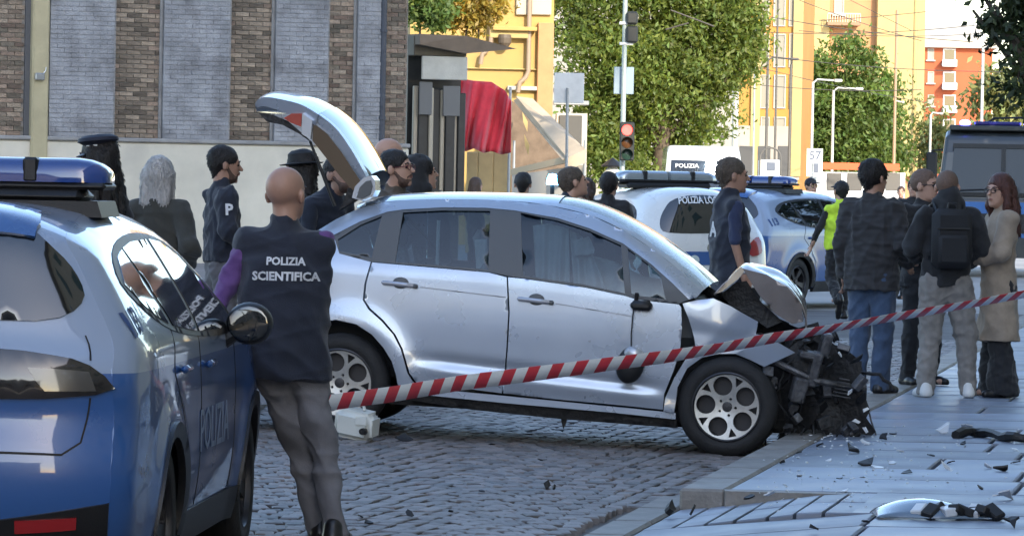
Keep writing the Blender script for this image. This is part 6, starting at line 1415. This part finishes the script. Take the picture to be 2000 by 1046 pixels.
def tree(label, px, D, blobs_px, n_leaf, size, m_, seed, trunk_r=.22, clump=.32, group=None, X=None, name='street_tree'):
    base = at(px, 338, D); base.z = 0
    if X is not None: base.x = X
    e = empty(name, base, 0, label, 'tree', group); bl = []
    for (bx, by, r_, dd) in blobs_px: p = at(bx, by, D+dd); bl.append((p.x, p.y, p.z, r_))
    cz = max(b[2] for b in bl); mb = MB(); mb.tube([(0,0,-.05),(.03,.02,1.2),(.0,.05,cz*.5),(.1,0,cz*.8)], [trunk_r*1.25,trunk_r,trunk_r*.8,trunk_r*.35], 10); mb.build('trunk', BARK, e, smooth=True)
    rr = random.Random(seed)
    for b in bl[:10]:
        t = Vector((b[0]-base.x, b[1]-base.y, b[2])); s_ = Vector((.02,.03,max(1.0,t.z*.55))); mid = (s_+t)/2+Vector((rr.uniform(-.2,.2),rr.uniform(-.2,.2),-.15)); mb = MB(); mb.tube([s_, mid, t], [trunk_r*.5,trunk_r*.3,trunk_r*.1], 7); mb.build('limb', BARK, e, smooth=True)
    crown('crown', bl, n_leaf, size, m_, e, tuple(base), seed, clump); return e
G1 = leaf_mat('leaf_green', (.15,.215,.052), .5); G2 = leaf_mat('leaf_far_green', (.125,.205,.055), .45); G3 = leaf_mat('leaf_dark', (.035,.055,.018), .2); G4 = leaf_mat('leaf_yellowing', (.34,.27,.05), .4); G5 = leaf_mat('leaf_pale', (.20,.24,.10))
tree('big leafy green tree behind the traffic light in the middle of the street', 1290, 126, [(1115,20,1.0,0),(1150,110,.75,-1),(1200,30,1.2,0),(1290,20,1.4,1),(1370,30,1.3,0),(1430,50,.9,0),(1455,110,.6,0),(1130,-60,1.2,1),(1260,-70,1.5,0),(1400,-60,1.4,0),(1240,120,1.1,-1),(1330,120,1.3,0),(1410,130,.9,0),(1170,230,.9,-1),(1230,215,1.1,0),(1320,215,1.2,1),(1395,215,.8,0),(1160,300,.75,-1),(1215,290,.8,0),(1290,285,.8,1),(1360,270,.5,0),(1158,335,.5,-2),(1205,330,.5,-2),(1245,325,.45,-2),(1180,175,.7,0),(1290,165,1.0,-1)], 56000, .17, G1, 3, .25, .24)
tree('rounded green tree in the distance before the peach apartment block', 1650, 206, [(1605,150,1.2,0),(1650,125,1.2,0),(1685,160,1.2,0),(1625,195,1.7,0),(1685,205,1.7,0),(1715,235,1.2,0),(1600,240,1.8,0),(1660,250,2.0,0),(1715,270,1.5,0),(1585,300,1.4,0),(1640,310,1.6,0),(1700,315,1.5,0),(1585,185,1.1,0),(1730,295,.8,0)], 24000, .27, G2, 4, .3, .34)
tree('thin pale tree before the red apartment block', 1820, 215, [(1812,225,.5,0),(1822,260,.6,0),(1808,300,.7,0),(1834,305,.6,0)], 1500, .3, G5, 5, .12, .35)
tree('pale green tree far down the street at the right edge', 1960, 210, [(1945,190,1.1,0),(1965,240,1.4,0),(1985,290,1.4,0),(1950,300,1.2,0),(2010,220,1.5,0)], 6000, .4, G5, 6, .2, .4)
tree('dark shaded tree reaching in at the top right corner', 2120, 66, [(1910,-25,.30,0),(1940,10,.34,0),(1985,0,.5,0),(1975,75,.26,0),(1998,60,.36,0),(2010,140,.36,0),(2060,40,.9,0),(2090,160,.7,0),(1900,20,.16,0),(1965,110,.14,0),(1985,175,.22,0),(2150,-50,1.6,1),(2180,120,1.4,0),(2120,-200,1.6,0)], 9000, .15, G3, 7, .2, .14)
tree('tall unseen plane tree beyond the right edge, added to shade the truck', 2300, 78, [(2260,60,1.8,0),(2420,0,2.2,1),(2500,-150,2.4,0),(2350,-200,2.4,0),(2600,50,2.0,0),(2450,160,1.6,0),(2550,-300,2.2,0)], 9000, .3, G3, 8, .25, .4, X=13.2)  # unseen tree, added to keep the sun off the truck
iv = empty('climbing_plant', at(880, 90, 105), 0, 'yellowing climbing plant hanging above the shop canopy', 'plant'); bl = []
for (bx, by, r_, dd) in ((905,10,.45,0),(930,35,.4,0),(950,5,.4,0),(890,45,.3,0),(915,60,.22,0),(870,0,.35,0)): p = at(bx, by, 105); bl.append((p.x, p.y, p.z, r_))
crown('yellow_foliage', bl, 2600, .16, G4, iv, tuple(iv.location), 11, .14)
bl = []
for (bx, by, r_, dd) in ((812,5,.32,0),(835,20,.4,0),(860,-5,.45,0),(845,45,.25,0),(870,25,.28,0),(815,-30,.5,0)): p = at(bx, by, 104); bl.append((p.x, p.y, p.z, r_))
crown('green_foliage', bl, 2400, .17, G2, iv, tuple(iv.location), 12, .14)
mb = MB(); 
for (x0, x1) in ((820,812),(846,838),(905,912),(935,925)):
    a = at(x0,100,105)-iv.location; b = at(x1,0,105)-iv.location; mb = MB(); mb.tube([a, (a+b)/2+Vector((.05,0,0)), b], .025, 6); mb.build('stem', BARK, iv)
gh = Bld('grey_house', 'grey shaded house hidden behind the big tree', 1070, 1440, 160, 0, mat('grey_render', (.30,.28,.25), .85, var=.12, vs=.5), 16)
for x0 in (1090,1150,1210,1270,1330,1390):
    for y in (40,130,220): gh.window(x0, y, x0+22, y+40, CREAM, SHUTG)

# ================================================================== STREET FURNITURE
def pole_obj(nm, label, cat, px, D, ytop, r, m_, arm=None, group=None, lamp=True, gz=0.):
    p = at(px, ytop, D); e = empty(nm, (p.x, p.y, gz), 0, label, cat, group)
    mb = MB(); mb.tube([(0,0,-.05),(0,0,p.z*.5),(0,0,p.z)], [r*1.35,r*1.1,r], 10); mb.build('pole', m_, e, smooth=True)
    mb = MB(); mb.tube([(0,0,0),(0,0,.35)], r*2.0, 10); mb.build('base', m_, e)
    if arm:
        q = at(arm[0], arm[1], D); dx = q.x-p.x; dz = q.z-p.z
        mb = MB(); mb.tube([(0,0,p.z-.05),(dx*.15,0,p.z+dz*.3+.08),(dx*.8,0,p.z+dz)], r*.7, 8); mb.build('arm', m_, e, smooth=True)
        if lamp: mb = MB(); mb.bbox(min(dx*.72,dx), max(dx*.72,dx), -.14, .14, p.z+dz-.05, p.z+dz+.06, .03); mb.build('lamp_head', m_, e)
    return e
PALEPOLE = mat('pale_pole', (.52,.53,.50), .5, metal=.3)
for (px, D, yt, arm, lb) in ((1588,172,160,(1645,158),'pale street lamp with an arm, left of three alike before the round tree'),(1628,190,176,(1686,174),'pale street lamp, middle of the three before the round tree'),(1658,205,185,(1712,184),'pale street lamp, right of the three before the round tree'),(1748,200,201,(1766,200),'slim street lamp with a short arm before the peach block'),(1921,160,60,(1900,48),'tall pale street lamp beside the red apartment block'),(1500,185,116,(1560,116),'dark lamp post with a long arm before the orange house'),(1818,210,224,(1842,222),'short pale street lamp before the thin tree')):
    pole_obj('street_lamp', lb, 'street lamp', px, D, yt, .05 if D < 180 else .055, mat('dark_pole', (.10,.095,.085), .6) if 'dark' in lb else PALEPOLE, arm, 'street lamps down the street')
pole_obj('tram_mast', 'thick pale mast at the right edge of the big tree', 'mast', 1437, 130, 178, .085, PALEPOLE)
pole_obj('tram_mast', 'slender dark mast before the orange house', 'mast', 1545, 165, 126, .045, MT['dark_pole'])
pole_obj('tram_mast', 'tall thin mast at the seam of the orange house', 'mast', 1520, 178, -20, .04, MT['dark_pole'])
pole_obj('tram_mast', 'yellowish mast at the corner of the peach apartment block', 'mast', 1790, 215, -30, .10, PALEY)
pole_obj('tram_mast', 'brown mast carrying wires before the peach apartment block', 'mast', 1752, 200, 20, .06, MT['pipe_brown'])
def wire(label, pts, D0, D1, r=.011, sag=0):
    n = 16; P = []
    for i in range(n+1):
        t = i/n; px = np.interp(t, np.linspace(0,1,len(pts)), [p[0] for p in pts]); py = np.interp(t, np.linspace(0,1,len(pts)), [p[1] for p in pts])+sag*4*t*(1-t); P.append(at(px, py, D0+(D1-D0)*t))
    mb = MB(); c = sum(P, Vector())/len(P); mb.tube([p-c for p in P], r, 5); o = mb.build('overhead_wire', mat('wire_dark', (.05,.045,.04), .6), None); o.location = c; tag(o, label, 'wire', 'overhead wires')
WL_ = 'thin dark overhead wire crossing the street before the apartment houses'
WLS = sorted((((1435,20),(1900,82),150,150,8),((1440,60),(1980,40),160,160,14),((1560,0),(1800,80),165,165,4),((1600,40),(2010,-5),170,170,6),((1430,100),(1960,140),150,155,10),((1430,160),(1800,175),160,160,8),((1640,-10),(1780,60),180,180,0),((1440,120),(1810,200),170,190,6),((1560,60),(1960,62),180,180,10)), key=lambda w_: w_[0][1]+w_[1][1])
for k_, (p, q, a, b, sg) in enumerate(WLS): wire(('topmost' if k_ == 0 else 'second third fourth fifth sixth seventh eighth lowest'.split()[k_-1])+' of the thin dark overhead wires before the apartment houses', [p, q], a, b, .013, sg)
wire('pale span wire running up through the big tree', [(1310,20),(1395,52)], 117, 117, .02); wire('short pale span wire under the first one in the big tree', [(1300,58),(1345,45)], 117, 117, .02)
# traffic light
p = at(1222, -40, 100); tl = empty('traffic_light', (p.x, p.y, 0), 0, 'traffic light showing red on a tall pole before the big tree', 'traffic light'); TLP = mat('signal_pole', (.36,.42,.40), .5, metal=.3)
mb = MB(); b = at(1214,400,100); mb.tube([(b.x-p.x,0,0),(b.x-p.x,0,1.2),(0,0,p.z)], [.075,.06,.05], 10); mb.build('pole', TLP, tl, smooth=True)
def tlp(px, py): q = at(px, py, 99.8); return q.x-p.x, q.z
x0, z1 = tlp(1211,238); x1, z0 = tlp(1238,314); mb = MB(); mb.bbox(x0, x1, -.30, -.10, z0, z1, .03); mb.build('signal_housing', mat('signal_black', (.02,.022,.02), .5), tl)
for (py, m_) in ((254, mat('signal_red', (.6,.02,.02), .3, emit=(1,.05,.04), es=3.0)), (279, mat('signal_amber', (.10,.04,.012), .3)), (302, mat('signal_green_off', (.02,.05,.035), .3))):
    xc, zc_ = tlp(1224.5, py); mb = MB(); mb.lathe([(.001,.02),(.07,.018),(.115,.0)], 20, Tm((xc,-.31,zc_), R(90))); mb.build('signal_lens', m_, tl, smooth=True)
    mb = MB(); n_ = 14; V = []
    for i in range(n_+1):
        a = PI*(-.08+1.16*i/n_); V += [(xc+.125*math.cos(a), -.30, zc_+.125*math.sin(a)), (xc+.125*math.cos(a), -.50+.06*(1-math.sin(max(0,min(PI,a)))), zc_+.125*math.sin(a)), (xc+.133*math.cos(a), -.50+.06*(1-math.sin(max(0,min(PI,a)))), zc_+.133*math.sin(a)), (xc+.133*math.cos(a), -.30, zc_+.133*math.sin(a))]
    mb.add(V, [(i*4+k, i*4+(k+1) % 4, (i+1)*4+(k+1) % 4, (i+1)*4+k) for i in range(n_) for k in range(4)]); mb.build('signal_visor', MT['signal_black'], tl)
for (y0, y1) in ((22,48),(50,84)):
    x0, z1 = tlp(1224, y0); x1, z0 = tlp(1246, y1); mb = MB(); mb.bbox(x0, x1, -.16, .16, z0, z1, .04); mb.build('side_signal', MT['signal_black'], tl)
x0, z1 = tlp(1200,130); x1, z0 = tlp(1238,184); mb = MB(); mb.bbox(x0, x1, .08, .11, z0, z1, .01); mb.build('sign_plate', mat('sign_back_blue', (.26,.34,.40), .55, metal=.2), tl)
for y in (44, 84):
    x0, z1 = tlp(1210, y); mb = MB(); mb.bbox(x0, x0+.3, -.07, .07, z1-.04, z1+.02, .01); mb.build('clamp', WHITEP, tl)
def sign(nm, label, px0, px1, py0, py1, D, m_, px_post, post=True, rot=0):
    c = at((px0+px1)/2, py1, D); e = empty(nm, (c.x, D, 0), rot, label, 'sign'); a = at(px0, py0, D); b = at(px1, py1, D)
    mb = MB(); mb.bbox(a.x-c.x, b.x-c.x, -.015, .015, b.z, a.z, .006); mb.build('sign_plate', m_, e)
    if post: mb = MB(); mb.tube([(at(px_post,300,D).x-c.x,-.05,-.0),(at(px_post,200,D).x-c.x,-.05,(a.z+b.z)/2)], .03, 8); mb.build('post', GALV, e)
    return e, a-c, b-c, c
e, a, b, c = sign('road_sign', 'blank grey back of a square road sign beside the tree', 1083, 1140, 142, 202, 95, mat('sign_back', (.62,.64,.64), .5, metal=.3, var=.1), 1108)
e, a, b, c = sign('warning_sign', 'small yellow warning sign with a triangle at the top of the orange house', 1460, 1485, 16, 45, 140, mat('sign_yellow', (.75,.55,.02), .5), 1472)
zc_ = (at(1472,30,140)).z; mb = MB(); mb.prism([(-.12,zc_-.11),(.12,zc_-.11),(0,zc_+.13)], -.022, -.016, lambda u,v,d: (u,d,v)); tri = mb.build('triangle', mat('sign_orange', (.65,.32,.02), .5), e)
mb = MB(); mb.bbox(-.015,.015,-.028,-.022,zc_-.04,zc_+.07,.004); mb.bbox(-.015,.015,-.028,-.022,zc_-.085,zc_-.06,.004); mb.build('exclamation_mark', BLACKPL, e)
e, a, b, c = sign('stop_totem', 'white tram stop sign board with dark figures near the kiosk', 1576, 1606, 290, 345, 160, WHITEP, 1590)
def glyph(nm, txt, size, px, py, D, e, c, m_): text_on(nm, txt, size, (at(px,py,D).x-c.x, -.02, at(px,py,D).z), (1,0,0), (0,0,1), m_, e, None, .004, .01)
glyph('figures', '57', .42, 1592, 304, 160, e, c, mat('sign_ink', (.10,.12,.16), .6)); x_ = at(1592,328,160); mb = MB(); mb.bbox(-.10,.12,-.03,-.018,x_.z-.16,x_.z+.16,.01); mb.build('timetable', MT['sign_ink'], e)
c = at(1503, 345, 150); bo = empty('telephone_cabin', (c.x, c.y, 0), 0, 'white cabin with an arched frame before the orange house', 'cabin'); z1 = at(1503,312,150).z
mb = MB(); mb.bbox(-.36,.36,-.3,.3,0,z1,.04); mb.build('cabin_body', WHITEP, bo); mb = MB(); mb.tube([(-.34,-.32,z1-.5)]+[(-.34*math.cos(PI*k/10), -.32, z1+.05+.34*math.sin(PI*k/10)) for k in range(11)]+[(.34,-.32,z1-.5)], .03, 7); mb.build('arch', MT['dark_pole'], bo); mb = MB(); mb.bbox(-.12,.16,-.33,-.3,z1-.35,z1-.08,.01); mb.build('panel', MT['sign_ink'], bo)
c = at(1196, 335, 104); lt = empty('glass_lantern', (c.x, c.y, 0), 0, 'white glass lantern standing below the traffic light', 'lamp'); mb = MB(); mb.lathe([(.02,2.0),(.22,1.75),(.20,1.62),(.16,1.2),(.05,1.15),(.05,0)], 10); mb.build('lantern', mat('lantern_glass', (.62,.62,.56), .3), lt); mb = MB(); mb.lathe([(.001,2.12),(.1,2.05),(.26,1.93),(.25,1.90),(.001,1.95)], 12); mb.build('lantern_cap', BLACKPL, lt)
c = at(1079, 352, 62); bc = empty('blue_beacon', (c.x, c.y, 0), 0, 'blue flashing light glowing beside the grey haired man', 'beacon'); mb = MB(); mb.lathe([(.001,c.z+.09),(.05,c.z+.08),(.075,c.z+.02),(.08,c.z-.06),(.001,c.z-.06)], 16); mb.build('lamp', mat('beacon_cyan', (.1,.5,.9), .2, emit=(.12,.55,1.0), es=7), bc, smooth=True); mb = MB(); mb.tube([(0,0,0),(0,0,c.z-.05)], .03, 8); mb.build('stand', BLACKPL, bc)

# raised pavement along the brick building (left)
mb = MB(); mb.bbox(-14, -1.7, 25.5, 76.4, -.1, .13, .03); lp = mb.build('side_pavement', mat('side_paving', (.20,.19,.185), .6, var=.2, vs=1.5, bump=.2)); tag(lp, kind='structure')

# ================================================================== TAPE, CANISTER, DEBRIS
def tape():
    ctl = [(612,791,22.6,.05),(640,786,22.75,.1),(760,770,23.4,.05),(900,747,24.2,.15),(1100,722,25.2,.2),(1300,696,26.2,.3),(1400,680,26.8,.65),(1500,661,27.4,.55),(1600,645,28,.75),(1750,618,29,.7),(1880,596,29.8,.85),(2000,574,30.6,.7),(2140,548,31.6,.7)]
    P = [at(a, b, c) for a, b, c, d in ctl]; tw = [d for *_, d in ctl]; S_ = [0]
    for i in range(1, len(P)): S_.append(S_[-1]+(P[i]-P[i-1]).length)
    def pos(s): return Vector([np.interp(s, S_, [p[k] for p in P]) for k in range(3)]), float(np.interp(s, S_, tw))
    pts = smooth_poly([(s, 0) for s in S_], 1); L_ = S_[-1]; mb = MB(); w_ = .082; per = .135; dia = .055; n = int(L_/per)
    def pt(s, v):
        s = max(0, min(L_, s)); p, t = pos(s); q, _ = pos(min(L_, s+.05)); q0, _ = pos(max(0, s-.05)); d = (q-q0).normalized(); upv = Vector((0,0,1)); up_ = (upv-d*d.dot(upv)).normalized(); nn = d.cross(up_)
        t2 = t+.06*math.sin(s*2.1); ax_ = up_*math.cos(t2)+nn*math.sin(t2); return p+ax_*v*w_
    for i in range(n):
        mb.m = i % 2
        for k in range(3):
            s0, s1 = per*(i+k/3), per*(i+(k+1)/3)
            for (v0, v1) in ((-.5,0),(0,.5)): mb.add([pt(s0+dia*(v0+.5), v0), pt(s1+dia*(v0+.5), v0), pt(s1+dia*(v1+.5), v1), pt(s0+dia*(v1+.5), v1)], [(0,1,2,3)])
    o = mb.build('barrier_tape', [mat('tape_red', (.66,.02,.04), .4, var=.1), mat('tape_white', (.84,.84,.84), .4, var=.06)], clean=True); o.data.shade_smooth()
    so = o.modifiers.new('s', 'SOLIDIFY'); so.thickness = .0015
    tag(o, 'red and white striped barrier tape stretched in front of the silver car', 'tape')
tape()
def gnd(px, py, z): return at(px, py, FPX*(CAMZ-z)/(py-hy(px)))
# canister
c = at(697, 850, 28.45); c.z = .06; can = empty('plastic_canister', c, R(-24), 'white plastic canister lying beside the rear wheel of the silver car', 'canister')
CANM = mat('canister_plastic', (.62,.64,.60), .42, var=.06, spec=.4)
bm = bmesh.new(); bmesh.ops.create_cube(bm, size=1)
for v in bm.verts: v.co = Vector((v.co.x*.26, v.co.y*.17, v.co.z*.18))
bmesh.ops.bevel(bm, geom=bm.edges[:], offset=.035, segments=3, affect='EDGES'); me = bpy.data.meshes.new('canister_body'); bm.to_mesh(me); bm.free(); o = link('canister_body', me, CANM, can, True); o.location = (0,0,.095); o.rotation_euler = (R(8), R(9), 0); me.set_sharp_from_angle(angle=R(50))
mb = MB(); mb.lathe([(.001,.02),(.020,.02),(.022,.0),(.022,-.02)], 14, Tm((.085,-.088,.055), R(90))); mb.build('cap', BLACKPL, can, smooth=True)
mb = MB(); mb.tube([(-.06,-.02,.18),(-.05,-.02,.215),(.05,-.02,.215),(.06,-.02,.18)], .012, 8); mb.build('grip', CANM, can, smooth=True)
mb = MB(); mb.bbox(.03,.11,-.094,-.086,.09,.145,.006); mb.build('moulded_panel', CANM, can)
def shard(label, px, py, w_, h_, m_=BLACKPL, z=PAVZ, seed=0, flat=.35, group='broken car pieces on the ground', cat='debris', nm='car_fragment', tall=None):
    rr = random.Random(seed); p = gnd(px, py, z); n = rr.choice([5,6,7,8]); mb = MB(); q = []
    for k in range(n): a = 2*PI*k/n+rr.uniform(-.3,.3); q.append((w_/2*math.cos(a)*rr.uniform(.5,1.15), (w_*1.2)/2*math.sin(a)*rr.uniform(.5,1.15)))
    T_ = Tm((0,0,h_*.45), rr.uniform(-flat,flat), rr.uniform(-flat,flat), rr.uniform(0,6)); bn = rr.uniform(.5,2)
    th_ = min(h_*.16, .006) if h_ < .06 else h_*.25; q = [q[0]]+[(a_*rr.uniform(.55,1.2), b_*rr.uniform(.55,1.2)) for a_, b_ in q[1:]]; mb.prism(q, -th_, th_, lambda u,v,d: T_ @ Vector((u, v, d+bn*3*(u*u-v*v)+.25*u))); o = mb.build(nm, m_); 
    zmin = min(v.co.z for v in o.data.vertices); o.location = p-Vector((0,0,zmin)); tag(o, label, cat, group); return o
BK = mat('fragment_black', (.012,.012,.013), .5); WK = mat('fragment_pale', (.60,.62,.64), .3)
ORD = 'leftmost second third fourth fifth sixth seventh eighth ninth tenth eleventh twelfth thirteenth fourteenth fifteenth sixteenth seventeenth eighteenth nineteenth twentieth'.split()
def olab(L_, i, what): k = sorted(range(len(L_)), key=lambda j: L_[j][0]).index(i); return (ORD[k]+' '+what) if k == 0 else ORD[k]+' '+what+', counted from the left'
SLB = 'small black plastic fragment on the stone pavement'; SLW = 'small pale splinter on the stone pavement'; SLR = 'small dark fragment lying on the cobbles'
L_SLB = ((1668,884,.10,.05),(1692,909,.12,.03),(1957,921,.10,.035),(1792,1008,.05,.02),(1590,1034,.06,.03),(1465,975,.06,.03),(1725,858,.07,.03),(1880,868,.06,.02),(1855,905,.05,.02),(1770,925,.10,.012),(1820,890,.05,.02),(1985,905,.06,.02),(1640,935,.05,.015),(1745,848,.05,.02),(1600,872,.06,.03),(1560,885,.04,.02),(1915,955,.05,.02),(1690,1020,.05,.02),(1530,905,.04,.02),(1975,1030,.08,.04))
for i, (x, y, w_, h_) in enumerate(L_SLB): shard(olab(L_SLB, i, SLB), x, y, w_, h_, BK, PAVZ, 100+i)
L_SLW = ((1715,914,.08,.02),(1742,906,.06,.02),(1840,846,.14,.02),(1890,842,.10,.02),(1962,976,.10,.02),(1505,968,.07,.02),(1930,914,.06,.015),(1760,882,.05,.02),(1690,868,.08,.015),(1650,960,.05,.015),(1850,918,.08,.015),(1560,930,.05,.012),(1620,900,.05,.012),(1980,880,.06,.015))
for i, (x, y, w_, h_) in enumerate(L_SLW): shard(olab(L_SLW, i, SLW), x, y, w_, h_, WK, PAVZ, 200+i)
L_SLR = ((1068,955,.045,.07),(1082,956,.03,.035),(1236,913,.06,.012),(790,861,.14,.012),(705,1010,.04,.02),(800,1008,.05,.03),(1058,900,.05,.008),(720,1022,.05,.02),(1200,1024,.05,.04),(960,868,.06,.01),(880,1000,.04,.015),(1130,985,.04,.012),(940,960,.04,.012))
for i, (x, y, w_, h_) in enumerate(L_SLR): shard(olab(L_SLR, i, SLR), x, y, w_, h_, BK, zr((x-1000)/FPX*26), 300+i, .2 if h_ < .03 else .9)
shard('left of two black lumps at the dropped kerb', 1310, 1006, .075, .07, BK, .03, 41, .8); shard('right of two black lumps at the dropped kerb', 1352, 1006, .07, .05, BK, .04, 43, .8)
# long torn strip and the headlamp shell
a = gnd(1866, 856, PAVZ); st_ = MB(); pts = []
for k in range(14): q = gnd(1866+k*13, 856-4*math.sin(k*.5)+k*.5, PAVZ); pts.append(q-a+Vector((0,0,.022+.018*abs(math.sin(k*.9)))))
st_.tube(pts, [.03,.035,.028,.03,.034,.028,.024,.03,.034,.03,.026,.03,.03,.02], 7); o = st_.build('bumper_strip', BK); o.location = a; tag(o, 'long black torn strip lying on the pavement at the right edge', 'debris')
c = gnd(1830, 1010, PAVZ); hl = empty('headlamp_shell', c, R(4), 'broken headlamp shell with a pale rim lying in the pavement foreground', 'debris'); pxm = FPX/c.y
n = 20; V = []; F = []
for i in range(n+1):
    t = i/n; x = (-125+t*235)/pxm; z0 = .012; z1 = (.075*math.sin(PI*min(1,t*1.15))**.7 if t < .87 else .03*(1-t)/.13+.01)
    for k in range(6): s_ = k/5; V.append((x, -.16+.30*s_+.02*math.sin(t*9), z0+(z1)*math.sin(PI*s_*.62)))
F = [(i*6+k, (i+1)*6+k, (i+1)*6+k+1, i*6+k+1) for i in range(n) for k in range(5)]
o = link('lamp_rim', mesh_np('lamp_rim', V, F), mat('shell_blue_grey', (.12,.17,.23), .25, coat=.8), hl, True); so = o.modifiers.new('s', 'SOLIDIFY'); so.thickness = .006
mb = MB()
for i in range(9):
    rr = random.Random(i); x = (-40+i*18)/pxm; mb = MB(); mb.bbox(-.03,.03,-.05,.05,-.012,.03,.006,Tm((x,-.10+rr.uniform(-.03,.03),.03),rr.uniform(-.6,.6),rr.uniform(-.5,.5),rr.uniform(-1,1))); mb.build('broken_mount', BK if i % 3 else WK, hl)
mb = MB(); mb.tube([(60/pxm,-.08,.03),(100/pxm,-.1,.05),(125/pxm,-.12,.02)], [.03,.022,.01], 7); mb.build('torn_tip', BK, hl)
# glass crumbs strewn round the crushed front
rr = random.Random(77); mb = MB()
for i in range(380):
    px = rr.gauss(1640,150); py = rr.uniform(845,1000) if rr.random() < .75 else rr.uniform(830,880)
    if px < (1560 if py < 890 else 1480) or px > 2000: continue
    p = gnd(px, py, PAVZ); s_ = rr.uniform(.004,.014); T_ = Tm(p+Vector((0,0,.004)), rr.uniform(-.5,.5), rr.uniform(-.5,.5), rr.uniform(0,6))
    mb.add([T_ @ Vector(q) for q in ((-s_,-s_*.6,0),(s_,-s_*.4,0),(.2*s_,s_,0),(0,0,s_*.6))], [(0,1,3),(1,2,3),(2,0,3)])
o = mb.build('glass_crumbs', mat('glass_crumb', (.62,.66,.68), .15)); tag(o, 'pale glass crumbs strewn over the pavement near the crushed front', 'debris', kind='stuff')
